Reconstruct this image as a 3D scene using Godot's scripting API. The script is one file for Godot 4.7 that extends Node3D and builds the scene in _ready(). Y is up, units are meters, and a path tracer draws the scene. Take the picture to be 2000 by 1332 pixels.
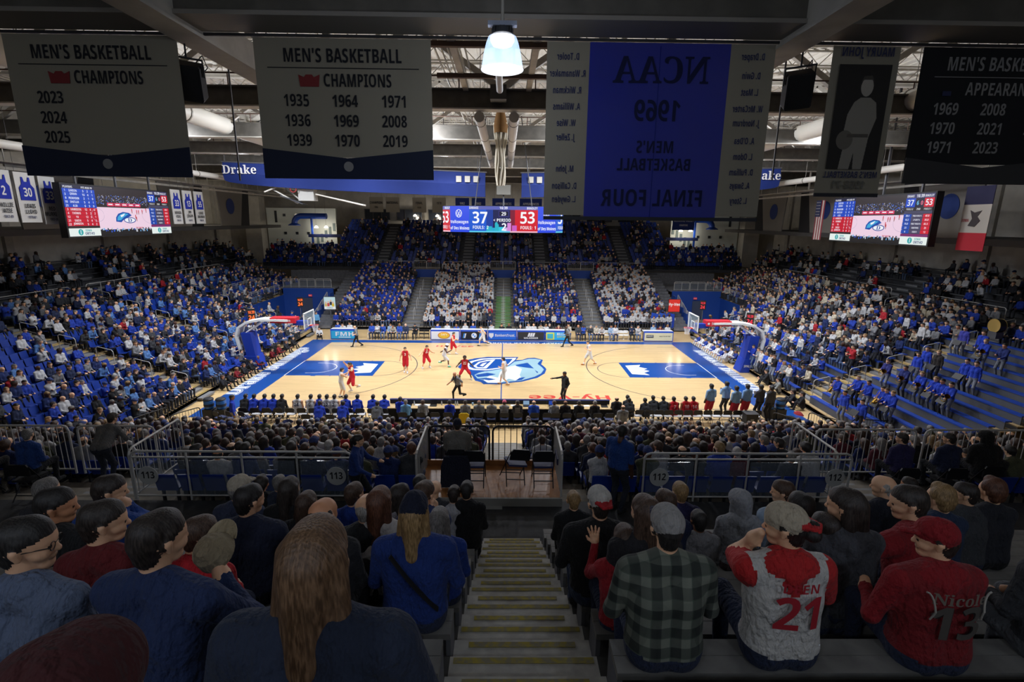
extends Node3D

# ---------- camera solved from the court markings (photo frame 2000x1332) ----------
const CAM := Vector3(0.2168, 10.098, 34.38)
const PITCH := 0.230668
const YAW := 0.0136748
const ROLL := -0.0101872
const FOCAL := 1002.0
var cam_basis := Basis.from_euler(Vector3(-PITCH, -YAW, -ROLL))
var rng := RandomNumberGenerator.new()
var names := {}
var mats := {}
var mesh_cache := {}

# ---------- rays through photo pixels, met with a plane that the thing touches ----------
func ray(px: float, py: float) -> Vector3:
	return cam_basis * Vector3((px - 1000.0) / FOCAL, -(py - 666.0) / FOCAL, -1.0)
func on_y(px: float, py: float, y: float) -> Vector3:
	var d := ray(px, py)
	return CAM + d * ((y - CAM.y) / d.y)
func on_z(px: float, py: float, z: float) -> Vector3:
	var d := ray(px, py)
	return CAM + d * ((z - CAM.z) / d.z)
func on_x(px: float, py: float, x: float) -> Vector3:
	var d := ray(px, py)
	return CAM + d * ((x - CAM.x) / d.x)
# plane through the rows of a stand: y = y0 + s * (z - z0)
func on_rows(px: float, py: float, y0: float, z0: float, s: float) -> Vector3:
	var d := ray(px, py)
	var t := (y0 + s * (CAM.z - z0) - CAM.y) / (d.y - s * d.z)
	return CAM + d * t
func depth_of(p: Vector3) -> float:
	return -(cam_basis.inverse() * (p - CAM)).z
func pixel_of(p: Vector3) -> Vector2:
	var c := cam_basis.inverse() * (p - CAM)
	return Vector2(1000.0 + FOCAL * c.x / -c.z, 666.0 - FOCAL * c.y / -c.z)

# ---------- things and parts ----------
func numbered(called: String) -> String:
	var n: int = names.get(called, 0)
	names[called] = n + 1
	return called if n == 0 else "%s_%03d" % [called, n]
func thing(called: String, label: String, category: String, at := Vector3.ZERO, turn := 0.0, group := "") -> Node3D:
	var o := Node3D.new()
	o.name = numbered(called)
	add_child(o, true)
	o.position = at
	o.rotation.y = turn
	tag(o, label, category, group)
	return o
func tag(o: Node, label: String, category := "", group := "", kind := "") -> void:
	if label: o.set_meta("label", label)
	if category: o.set_meta("category", category)
	if group: o.set_meta("group", group)
	if kind: o.set_meta("kind", kind)
func part(parent: Node, called: String, m: Mesh, mat: Material = null, at := Vector3.ZERO) -> MeshInstance3D:
	var o := MeshInstance3D.new()
	o.name = called
	o.mesh = m
	if mat: o.material_override = mat
	o.position = at
	parent.add_child(o, true)
	return o
func solo(called: String, m: Mesh, mat: Material, label: String, category: String, group := "") -> MeshInstance3D:
	var o := MeshInstance3D.new()
	o.name = numbered(called)
	o.mesh = m
	o.material_override = mat
	add_child(o, true)
	tag(o, label, category, group)
	return o
func struct(called: String, m: Mesh, mat: Material, label := "") -> MeshInstance3D:
	var o := MeshInstance3D.new()
	o.name = numbered(called)
	o.mesh = m
	o.material_override = mat
	add_child(o, true)
	tag(o, label, "", "", "structure")
	return o

const ORD := ["first", "second", "third", "fourth", "fifth", "sixth", "seventh", "eighth", "ninth", "tenth", "eleventh", "twelfth", "thirteenth", "fourteenth", "fifteenth", "sixteenth", "seventeenth", "eighteenth", "nineteenth", "twentieth"]
func nth(i: int) -> String:
	if i < 20: return ORD[i]
	if i < 29: return "twenty-" + ORD[i - 20]
	if i == 29: return "thirtieth"
	return "thirty-" + ORD[i - 30] if i < 39 else "fortieth"

# ---------- materials ----------
func mat(key: String, c: Color, rough := 0.8, metal := 0.0) -> StandardMaterial3D:
	if mats.has(key): return mats[key]
	var m := StandardMaterial3D.new()
	m.resource_name = key
	m.albedo_color = c
	m.roughness = rough
	m.metallic = metal
	mats[key] = m
	return m
func col(hex: String) -> Color:
	return Color.html(hex)
func noise_tex(freq: float, lo: Color, hi: Color, seed_: int, size := 256, stretch := false) -> NoiseTexture2D:
	var n := FastNoiseLite.new()
	n.seed = seed_
	n.frequency = freq
	n.fractal_octaves = 4
	var t := NoiseTexture2D.new()
	t.width = size
	t.height = size
	t.seamless = true
	t.noise = n
	var g := Gradient.new()
	g.set_color(0, lo)
	g.set_color(1, hi)
	g.set_offset(0, 0.25)
	g.set_offset(1, 0.75)
	t.color_ramp = g
	return t
func mottled(key: String, lo: Color, hi: Color, rough: float, scale := 0.5, metal := 0.0) -> StandardMaterial3D:
	if mats.has(key): return mats[key]
	var m := mat(key, Color.WHITE, rough, metal)
	m.albedo_texture = noise_tex(0.02, lo, hi, key.hash() % 1000)
	m.uv1_triplanar = true
	m.uv1_world_triplanar = true
	m.uv1_scale = Vector3.ONE * scale
	return m
func cloth(c: Color) -> StandardMaterial3D:
	var m := mat("cloth_" + c.to_html(false), c, 0.92)
	if m.rim_enabled: return m
	# folds and weave as fine relief
	if not mesh_cache.has("folds"): mesh_cache["folds"] = noise_tex(0.03, Color.BLACK, Color.WHITE, 12)
	m.heightmap_enabled = true
	m.heightmap_texture = mesh_cache["folds"]
	m.heightmap_scale = 1.1
	m.uv1_triplanar = true
	m.uv1_scale = Vector3(3.0, 1.8, 3.0)
	m.rim_enabled = true
	m.rim = 0.25
	m.rim_tint = 0.6
	return m
func glow(key: String, c: Color, e: float) -> StandardMaterial3D:
	var m := mat(key, Color(0.05, 0.05, 0.05), 0.5)
	m.emission_enabled = true
	m.emission = c
	m.emission_energy_multiplier = e
	return m

# ---------- mesh builder: boxes, bars, tubes, lathes, prisms with their own normals ----------
class MB:
	var v := PackedVector3Array()
	var n := PackedVector3Array()
	var uv := PackedVector2Array()
	func tri(a: Vector3, b: Vector3, c: Vector3, na: Vector3, nb: Vector3, nc: Vector3) -> void:
		if (b - a).cross(c - a).dot(na + nb + nc) > 0.0:
			v.append_array([a, c, b]); n.append_array([na, nc, nb])
		else:
			v.append_array([a, b, c]); n.append_array([na, nb, nc])
		uv.append_array([Vector2.ZERO, Vector2.ZERO, Vector2.ZERO])
	func quad(a: Vector3, b: Vector3, c: Vector3, d: Vector3, nn := Vector3.ZERO) -> void:
		var g := (b - a).cross(c - a).normalized() if nn == Vector3.ZERO else nn
		tri(a, b, c, g, g, g)
		tri(a, c, d, g, g, g)
	# a flat sheet with texture coordinates; a is the top left corner of the picture, b top right, c bottom right, d bottom left
	func sheet(a: Vector3, b: Vector3, c: Vector3, d: Vector3) -> void:
		var g := -(b - a).cross(c - a).normalized()
		v.append_array([a, b, c, a, c, d])
		for i in 6: n.append(g)
		uv.append_array([Vector2(0, 0), Vector2(1, 0), Vector2(1, 1), Vector2(0, 0), Vector2(1, 1), Vector2(0, 1)])
	func box(c: Vector3, s: Vector3, b := Basis.IDENTITY) -> void:
		var h := s * 0.5
		for ax in 3:
			for sg in [-1.0, 1.0]:
				var nn := Vector3.ZERO
				nn[ax] = sg
				var u := Vector3.ZERO
				u[(ax + 1) % 3] = h[(ax + 1) % 3]
				var w := Vector3.ZERO
				w[(ax + 2) % 3] = h[(ax + 2) % 3]
				var o := nn * h[ax]
				quad(c + b * (o - u - w), c + b * (o + u - w), c + b * (o + u + w), c + b * (o - u + w), b * nn)
	# box with chamfered long edges looks; cheap: a box plus nothing
	func bar(a: Vector3, b: Vector3, w: float, h: float, up := Vector3.UP) -> void:
		var d := (b - a)
		var l := d.length()
		var z := d / l
		var x := up.cross(z)
		if x.length() < 0.01: x = Vector3.RIGHT.cross(z)
		x = x.normalized()
		box((a + b) * 0.5, Vector3(w, h, l), Basis(x, z.cross(x), z))
	func tube(a: Vector3, b: Vector3, r: float, r2 := -1.0, seg := 8, caps := true) -> void:
		if r2 < 0.0: r2 = r
		var z := (b - a).normalized()
		var x := Vector3.UP.cross(z)
		if x.length() < 0.01: x = Vector3.RIGHT.cross(z)
		x = x.normalized()
		var y := z.cross(x)
		for i in seg:
			var t0 := TAU * i / seg
			var t1 := TAU * (i + 1) / seg
			var d0 := x * cos(t0) + y * sin(t0)
			var d1 := x * cos(t1) + y * sin(t1)
			tri(a + d0 * r, a + d1 * r, b + d1 * r2, d0, d1, d1)
			tri(a + d0 * r, b + d1 * r2, b + d0 * r2, d0, d1, d0)
			if caps:
				tri(a, a + d0 * r, a + d1 * r, -z, -z, -z)
				tri(b, b + d0 * r2, b + d1 * r2, z, z, z)
	func path(pts: Array, r: float, seg := 6) -> void:
		for i in pts.size() - 1:
			tube(pts[i], pts[i + 1], r, -1.0, seg, true)
	# profile: Vector2(radius, height)
	func lathe(c: Vector3, prof: Array, seg := 20, b := Basis.IDENTITY) -> void:
		for k in prof.size() - 1:
			var p: Vector2 = prof[k]
			var q: Vector2 = prof[k + 1]
			var sl := Vector2(q.y - p.y, -(q.x - p.x)).normalized()
			for i in seg:
				var t0 := TAU * i / seg
				var t1 := TAU * (i + 1) / seg
				var d0 := Vector3(cos(t0), 0, sin(t0))
				var d1 := Vector3(cos(t1), 0, sin(t1))
				var n0 := b * (d0 * sl.x + Vector3.UP * sl.y)
				var n1 := b * (d1 * sl.x + Vector3.UP * sl.y)
				var a0 := c + b * (d0 * p.x + Vector3.UP * p.y)
				var a1 := c + b * (d1 * p.x + Vector3.UP * p.y)
				var b0 := c + b * (d0 * q.x + Vector3.UP * q.y)
				var b1 := c + b * (d1 * q.x + Vector3.UP * q.y)
				if p.x > 0.0001: tri(a0, a1, b1, n0, n1, n1)
				if q.x > 0.0001: tri(a0, b1, b0, n0, n1, n0)
	# polygon in a plane given by axes, extruded along w
	func prism(poly: PackedVector2Array, o: Vector3, x: Vector3, y: Vector3, w: Vector3) -> void:
		var idx := Geometry2D.triangulate_polygon(poly)
		var wn := w.normalized()
		for i in range(0, idx.size(), 3):
			var a := o + x * poly[idx[i]].x + y * poly[idx[i]].y
			var b := o + x * poly[idx[i + 1]].x + y * poly[idx[i + 1]].y
			var c := o + x * poly[idx[i + 2]].x + y * poly[idx[i + 2]].y
			tri(a, b, c, -wn, -wn, -wn)
			tri(a + w, b + w, c + w, wn, wn, wn)
		var mid := Vector2.ZERO
		for p in poly: mid += p
		mid /= poly.size()
		var cw := Geometry2D.is_polygon_clockwise(poly)
		for i in poly.size():
			var p: Vector2 = poly[i]
			var q: Vector2 = poly[(i + 1) % poly.size()]
			var e := q - p
			var out := Vector2(-e.y, e.x) if cw else Vector2(e.y, -e.x)
			var nn := (x * out.x + y * out.y).normalized()
			quad(o + x * p.x + y * p.y, o + x * q.x + y * q.y, o + x * q.x + y * q.y + w, o + x * p.x + y * p.y + w, nn)
	func mesh() -> ArrayMesh:
		var a := []
		a.resize(Mesh.ARRAY_MAX)
		a[Mesh.ARRAY_VERTEX] = v
		a[Mesh.ARRAY_NORMAL] = n
		a[Mesh.ARRAY_TEX_UV] = uv
		var m := ArrayMesh.new()
		m.add_surface_from_arrays(Mesh.PRIMITIVE_TRIANGLES, a)
		return m
func bm(c: Vector3, s: Vector3) -> ArrayMesh:
	var m := MB.new()
	m.box(c, s)
	return m.mesh()

# ---------- lettering ----------
func font(serif := false, italic := false, weight := 700) -> SystemFont:
	var k := "font%s%s%d" % [serif, italic, weight]
	if mesh_cache.has(k): return mesh_cache[k]
	var f := SystemFont.new()
	f.font_names = PackedStringArray(["Droid Serif" if serif else "Droid Sans"])
	f.font_weight = weight
	f.font_italic = italic
	mesh_cache[k] = f
	return f
# triangles of a text, centred, one unit of height per capital letter; Vector2 list (x right, y up)
func text_tris(t: String, f: SystemFont) -> PackedVector2Array:
	var key := "tri_" + t + str(f.get_instance_id())
	if mesh_cache.has(key): return mesh_cache[key]
	var tm := TextMesh.new()
	tm.text = t
	tm.font = f
	tm.font_size = 64
	tm.pixel_size = 1.0
	tm.curve_step = 4.0
	tm.depth = 0.0
	var a := tm.get_mesh_arrays()
	var out := PackedVector2Array()
	if a.size() and a[Mesh.ARRAY_VERTEX] != null:
		var vs: PackedVector3Array = a[Mesh.ARRAY_VERTEX]
		var ns: PackedVector3Array = a[Mesh.ARRAY_NORMAL]
		var ix: PackedInt32Array = a[Mesh.ARRAY_INDEX]
		var lo := Vector2(1e9, 1e9)
		var hi := -lo
		for i in ix:
			if ns[i].z > 0.5:
				var p := Vector2(vs[i].x, vs[i].y)
				out.append(p)
				lo = lo.min(p)
				hi = hi.max(p)
		var cap := 64.0 * 0.714
		var mid := Vector2((lo.x + hi.x) * 0.5, 0.0)
		# baseline: use the lowest point of a flat capital as zero
		var base := lo.y
		for i in out.size(): out[i] = (out[i] - Vector2(mid.x, base)) / cap
	mesh_cache[key] = out
	return out
# lettering as a thin mesh; o = middle of the baseline, x = reading direction, y = up, size = cap height
func letters(t: String, o: Vector3, x: Vector3, y: Vector3, size: float, f: SystemFont, squeeze := 1.0, bend := 0.0, mb: MB = null) -> MB:
	var m := MB.new() if mb == null else mb
	var tr := text_tris(t, f)
	var nn := x.cross(y).normalized()
	for i in range(0, tr.size(), 3):
		var q: Array = []
		for k in 3:
			var p: Vector2 = tr[i + k] * size
			q.append(o + x * p.x * squeeze + y * p.y - nn * bend * p.x * p.x)
		m.tri(q[0], q[1], q[2], nn, nn, nn)
	return m
# ---------- pictures ----------
func fill_tri(im: Image, a: Vector2, b: Vector2, c: Vector2, co: Color) -> void:
	var y0 := maxi(0, int(floor(minf(a.y, minf(b.y, c.y)))))
	var y1 := mini(im.get_height() - 1, int(ceil(maxf(a.y, maxf(b.y, c.y)))))
	for y in range(y0, y1 + 1):
		var yc := y + 0.5
		var lo := 1e9
		var hi := -1e9
		for e in [[a, b], [b, c], [c, a]]:
			var p: Vector2 = e[0]
			var q: Vector2 = e[1]
			if (p.y <= yc) != (q.y <= yc):
				var x := p.x + (q.x - p.x) * (yc - p.y) / (q.y - p.y)
				lo = minf(lo, x)
				hi = maxf(hi, x)
		if hi >= lo:
			var x0 := int(round(lo))
			var x1 := int(round(hi))
			if x1 > x0: im.fill_rect(Rect2i(x0, y, x1 - x0, 1), co)
func fill_poly(im: Image, pts: PackedVector2Array, co: Color) -> void:
	var idx := Geometry2D.triangulate_polygon(pts)
	for i in range(0, idx.size(), 3):
		fill_tri(im, pts[idx[i]], pts[idx[i + 1]], pts[idx[i + 2]], co)
# o = middle of the baseline in pixels, x/y = axes in pixels
func draw_text(im: Image, t: String, o: Vector2, size: float, co: Color, f: SystemFont, squeeze := 1.0, x := Vector2(1, 0), y := Vector2(0, -1)) -> void:
	var tr := text_tris(t, f)
	for i in range(0, tr.size(), 3):
		var q: Array = []
		for k in 3:
			var p: Vector2 = tr[i + k] * size
			q.append(o + x * p.x * squeeze + y * p.y)
		fill_tri(im, q[0], q[1], q[2], co)
func ellipse_pts(c: Vector2, r: Vector2, n := 40, a0 := 0.0, a1 := TAU) -> PackedVector2Array:
	var p := PackedVector2Array()
	for i in n:
		var t := a0 + (a1 - a0) * i / (n if a1 - a0 > 6.2 else n - 1)
		p.append(c + Vector2(cos(t) * r.x, sin(t) * r.y))
	return p
func stroke(im: Image, pts: PackedVector2Array, w: float, co: Color) -> void:
	for i in pts.size() - 1:
		var d := (pts[i + 1] - pts[i]).normalized()
		var s := Vector2(-d.y, d.x) * w * 0.5
		var e := d * w * 0.3
		fill_tri(im, pts[i] + s - e, pts[i + 1] + s + e, pts[i + 1] - s + e, co)
		fill_tri(im, pts[i] + s - e, pts[i + 1] - s + e, pts[i] - s - e, co)
func picture(im: Image, key: String, rough := 0.5) -> StandardMaterial3D:
	var m := mat(key, Color.WHITE, rough)
	m.albedo_texture = ImageTexture.create_from_image(im)
	m.texture_repeat = false
	return m
func screen_mat(im: Image, key: String, e: float) -> StandardMaterial3D:
	var m := mat(key, Color(0.02, 0.02, 0.02), 0.4)
	m.emission_enabled = true
	m.emission = Color.WHITE
	m.emission_operator = BaseMaterial3D.EMISSION_OP_MULTIPLY
	m.emission_texture = ImageTexture.create_from_image(im)
	m.emission_energy_multiplier = e
	m.texture_repeat = false
	return m

# =====================================================================================
func _ready() -> void:
	rng.seed = 20250
	set_camera_and_light()
	build_shell()
	build_court()
	build_banks()
	build_roof()
	build_hung_things()
	build_court_things()
	build_rails()
	build_near_rows()
	build_people()
	build_crowd()

func set_camera_and_light() -> void:
	var cam := Camera3D.new()
	cam.name = "camera"
	cam.position = CAM
	cam.basis = cam_basis
	cam.fov = rad_to_deg(2.0 * atan(666.0 / FOCAL))
	cam.near = 0.05
	cam.far = 300.0
	add_child(cam)
	cam.current = true
	var we := WorldEnvironment.new()
	we.name = "surroundings"
	var e := Environment.new()
	e.background_mode = Environment.BG_COLOR
	e.background_color = Color.BLACK
	e.tonemap_mode = Environment.TONE_MAPPER_LINEAR
	e.tonemap_exposure = 1.0
	e.sdfgi_enabled = true
	e.ssao_enabled = true
	e.ssil_enabled = true
	we.environment = e
	add_child(we)
	# floodlights on the trusses over the court, aimed at the floor (their fittings are built in build_roof)
	for p in FLOODS:
		var s := SpotLight3D.new()
		s.name = "flood_beam"
		s.position = p[0]
		s.light_energy = 74.0
		s.light_color = col("f4f7ff")
		s.light_size = 0.25
		s.spot_angle = 78.0
		s.spot_angle_attenuation = 0.8
		s.spot_range = 80.0
		s.spot_attenuation = 2.0
		s.shadow_enabled = true
		add_child(s, true)
		s.look_at(p[1], Vector3.RIGHT)
		# added omni fill at each flood, brightening the roof and the stands
		var o := OmniLight3D.new()
		o.name = "added_flood_fill"
		o.position = p[0] + Vector3(0, -0.3, 0)
		o.light_energy = 15.0
		o.light_color = col("f4f7ff")
		o.light_size = 0.3
		o.omni_range = 80.0
		o.omni_attenuation = 2.0
		o.shadow_enabled = true
		add_child(o, true)

# fitting position, and the point of the floor that it is aimed at
var FLOODS := [
	[Vector3(-18.0, 14.6, -3.2), Vector3(-13.5, 0, -2)], [Vector3(-11.0, 14.6, -3.2), Vector3(-9, 0, -3)], [Vector3(-4.1, 14.6, -3.2), Vector3(-3.5, 0, -3)],
	[Vector3(4.1, 14.6, -3.2), Vector3(3.5, 0, -3)], [Vector3(11.0, 14.6, -3.2), Vector3(9, 0, -3)], [Vector3(17.7, 14.6, -3.2), Vector3(13.5, 0, -2)],
	[Vector3(-18.0, 14.6, 6.2), Vector3(-13.5, 0, 2)], [Vector3(-11.0, 14.6, 6.2), Vector3(-9, 0, 3)], [Vector3(-4.1, 14.6, 6.2), Vector3(-3.5, 0, 3)],
	[Vector3(4.1, 14.6, 6.2), Vector3(3.5, 0, 3)], [Vector3(11.0, 14.6, 6.2), Vector3(9, 0, 3)], [Vector3(17.7, 14.6, 6.2), Vector3(13.5, 0, 2)],
]

# ---------- walls, floor, ceiling ----------
func build_shell() -> void:
	var paint := mottled("wall_paint", col("b3b0a8"), col("bfbcb3"), 0.9, 0.15)
	var white := mottled("deck_paint", col("d8d5cc"), col("e4e1d8"), 0.85, 0.12)
	var wood := mat("arena_boards", Color.WHITE, 0.35)
	wood.albedo_texture = boards_image(512, 512, 0)
	wood.uv1_triplanar = true
	wood.uv1_world_triplanar = true
	wood.uv1_scale = Vector3.ONE * 0.25
	struct("floor", bm(Vector3(0, -0.15, 0), Vector3(84, 0.3, 88)), wood, "pale maple arena floor around the court")
	struct("wall_left", bm(Vector3(-35.4, 8.9, -2), Vector3(0.4, 17.8, 88)), paint)
	struct("wall_right", bm(Vector3(35.4, 8.9, -2), Vector3(0.4, 17.8, 88)), paint)
	struct("wall_back", bm(Vector3(0, 8.9, -41.2), Vector3(72, 17.8, 0.4)), paint)
	struct("wall_front", bm(Vector3(0, 8.9, 41.2), Vector3(72, 17.8, 0.4)), paint)
	struct("ceiling", bm(Vector3(0, 17.95, 0), Vector3(72, 0.3, 84)), white, "white painted steel roof deck")
	# columns along the side walls
	var cm := mottled("column_paint", col("a5a29b"), col("b1aea6"), 0.9, 0.3)
	for sx in [-1.0, 1.0]:
		var w: Node3D = get_node("wall_left" if sx < 0 else "wall_right")
		for z in [-30.0, -21.0, -12.0, -3.0, 6.0, 15.0]:
			part(w, "column", bm(Vector3(sx * 35.1, 12, z), Vector3(0.3, 11, 0.6)), cm)
	# white lobby walls in the two far corners, with dark plates for small square openings and steps of grey panels
	var lob := mat("lobby_white", col("d3dad4"), 0.7)
	var lob2 := mat("lobby_blue_grey", col("9fb2b8"), 0.7)
	var dark := mat("opening_shade", col("33383f"), 0.12)  # dark plate colour stands in for the shade inside the openings
	var blue := mat("royal_steel", col("123f9e"), 0.45)
	for sx in [-1.0, 1.0]:
		var st := struct("wall_lobby", bm(Vector3(sx * 26.6, 8.6, -35.2), Vector3(9.0, 5.6, 0.3)), lob, "white lobby wall with dark plates as small square openings behind the corner seats")
		part(st, "dado", bm(Vector3(sx * 26.6, 6.35, -35.02), Vector3(9.0, 1.0, 0.06)), lob2)
		for q in [[0, 0], [1, 0], [2, 0], [0, 1], [1, 1], [2, 1]]:
			part(st, "small_opening_plate", bm(Vector3(sx * (28.8 - q[0] * 1.5), 10.5 - q[1] * 2.3, -35.02), Vector3(0.34, 0.34, 0.06)), dark)
		part(st, "tall_opening_plate", bm(Vector3(sx * 29.9, 10.3, -35.02), Vector3(0.3, 1.5, 0.06)), dark)
		for k in 5:
			part(st, "stair_panel", bm(Vector3(sx * (24.6 - k * 0.55), 7.2 + k * 0.45, -35.0), Vector3(0.3, 1.0, 0.08)), mat("stair_panel", col("6e7f80"), 0.6))
		# pier that closes the lobby towards the side wall
		struct("wall_pier", bm(Vector3(sx * 32.2, 8.6, -34.2), Vector3(2.0, 8.4, 1.6)), paint)
		# blue elbow duct with a flange, and its post
		var d := thing("elbow_duct", "blue painted elbow air duct before the white lobby wall, " + ("jersey" if sx < 0 else "flag") + " side corner", "duct", Vector3(sx * 27.0, 0, -33.6))
		var m := MB.new()
		var pts := []
		for i in 9:
			var t := PI * 0.5 * i / 8.0
			pts.append(Vector3(-sx * (1.0 - cos(t)) * 1.0, 9.4 + sin(t) * 1.0, 0))
		pts.append(Vector3(-sx * 4.2, 10.4, 0))
		m.path(pts, 0.36, 12)
		part(d, "pipe", m.mesh(), blue)
		var fl := MB.new()
		fl.lathe(Vector3(0, 9.2, 0), [Vector2(0, 0), Vector2(0.75, 0), Vector2(0.75, 0.08), Vector2(0.38, 0.3)], 16)
		part(d, "flange", fl.mesh(), blue)
		var ps := thing("lobby_post", "slim blue post carrying a dark crossbar in the " + ("corner towards the jersey banners" if sx < 0 else "corner towards the flags"), "post", Vector3(sx * 24.7, 4.4, -33.4))
		part(ps, "shaft", bm(Vector3(0, 2.9, 0), Vector3(0.22, 5.8, 0.22)), blue)
		part(ps, "crossbar", bm(Vector3(-sx * 1.6, 3.55, 0), Vector3(4.2, 0.4, 0.25)), mat("bar_navy", col("16224f"), 0.5))
		for k in 2:
			pendant(Vector3(sx * (24.0 - k * 1.25), 9.0, -33.0), "in the lobby corner towards the " + ("jersey banners" if sx < 0 else "flags"))
	# glazed concourse boxes at the top of the far stand
	var mull := mat("mullion", col("3a3c40"), 0.5)
	for i in 9:
		var x := -18.0 + i * 4.5
		var wn := struct("window", bm(Vector3(x, 10.75, -40.7), Vector3(3.4, 1.3, 0.1)), mat("window_dark", col("2b3038"), 0.15), "concourse window above the top row of the far stand")
		part(wn, "frame", bm(Vector3(x, 11.45, -40.62), Vector3(3.6, 0.1, 0.12)), mull)
		part(wn, "frame", bm(Vector3(x, 10.05, -40.62), Vector3(3.6, 0.1, 0.12)), mull)
		for q in [-1.75, -0.6, 0.6, 1.75]: part(wn, "mullion", bm(Vector3(x + q, 10.75, -40.62), Vector3(0.08, 1.4, 0.12)), mull)
	for i in 6: pendant(Vector3(-12.5 + i * 3.1 + (3.0 if i > 3 else 0.0), 10.6, -39.6), "over the top row of the far stand")
	for i in 4: pendant(Vector3(-31.5 + i * 0.3, 11.0, -8.0 - i * 6.0), "along the wall beneath the jersey banners")

func pendant(at: Vector3, where: String) -> void:
	var t := thing("pendant_lamp", "small white glowing pendant lamp hung " + where, "lamp", at, 0.0, "pendant lamps " + where)
	var m := MB.new()
	m.lathe(Vector3.ZERO, [Vector2(0, 0.22), Vector2(0.1, 0.2), Vector2(0.24, 0.05), Vector2(0.26, -0.08), Vector2(0.0, -0.1)], 14)
	part(t, "globe", m.mesh(), glow("pendant_glow", col("fff6e2"), 5.0))
	var r := MB.new()
	r.tube(Vector3(0, 0.2, 0), Vector3(0, 17.77 - at.y, 0), 0.012, -1, 5)
	part(t, "rod", r.mesh(), mat("rod_grey", col("55565a"), 0.5))
	var l := OmniLight3D.new()
	l.name = "pendant_light"
	l.light_energy = 2.2
	l.light_size = 0.25
	l.light_color = col("fff1dc")
	l.omni_range = 60.0
	l.omni_attenuation = 2.0
	l.shadow_enabled = true
	l.position = Vector3(0, -0.32, 0)
	t.add_child(l)

func boards_image(w: int, h: int, seed_: int) -> ImageTexture:
	return ImageTexture.create_from_image(boards(w, h, seed_, 3.6))
func boards(w: int, h: int, seed_: int, lane: float) -> Image:
	var im := Image.create(w, h, false, Image.FORMAT_RGB8)
	var r := RandomNumberGenerator.new()
	r.seed = 77 + seed_
	var y := 0.0
	while y < h:
		var x := -r.randf() * 120.0
		while x < w:
			var l := r.randf_range(40.0, 150.0)
			var t := r.randf_range(-0.035, 0.035)
			im.fill_rect(Rect2i(int(x), int(y), int(l) + 1, int(lane) + 2), Color(0.83 + t, 0.715 + t, 0.52 + t * 0.8))
			x += l
		y += lane
	return im

# ---------- the court, printed with its lines, lettering and emblem ----------
const CX := 16.2
const CZ0 := -8.55
const CZ1 := 9.2
const PPM := 62.0
var court: Image
func cp(x: float, z: float) -> Vector2:
	return Vector2((x + CX) * PPM, (z - CZ0) * PPM)
func cpx(px: float, py: float) -> Vector2:
	var p := on_y(px, py, 0.02)
	return cp(p.x, p.z)
func crect(x0: float, z0: float, x1: float, z1: float, c: Color) -> void:
	var a := cp(x0, z0)
	var b := cp(x1, z1)
	court.fill_rect(Rect2i(int(a.x), int(a.y), maxi(1, int(round(b.x - a.x))), maxi(1, int(round(b.y - a.y)))), c)
func carc(cx: float, cz: float, r: float, a0: float, a1: float, w: float, c: Color) -> void:
	var p := PackedVector2Array()
	for i in 61: p.append(cp(cx + cos(lerpf(a0, a1, i / 60.0)) * r, cz + sin(lerpf(a0, a1, i / 60.0)) * r))
	stroke(court, p, w * PPM, c)
func cpoly(zoom: Array, ox: float, c: Color) -> void:
	var p := PackedVector2Array()
	for i in range(0, zoom.size(), 2): p.append(cpx(ox + zoom[i] * 0.14, 630.0 + zoom[i + 1] * 0.14))
	fill_poly(court, p, c)
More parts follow.
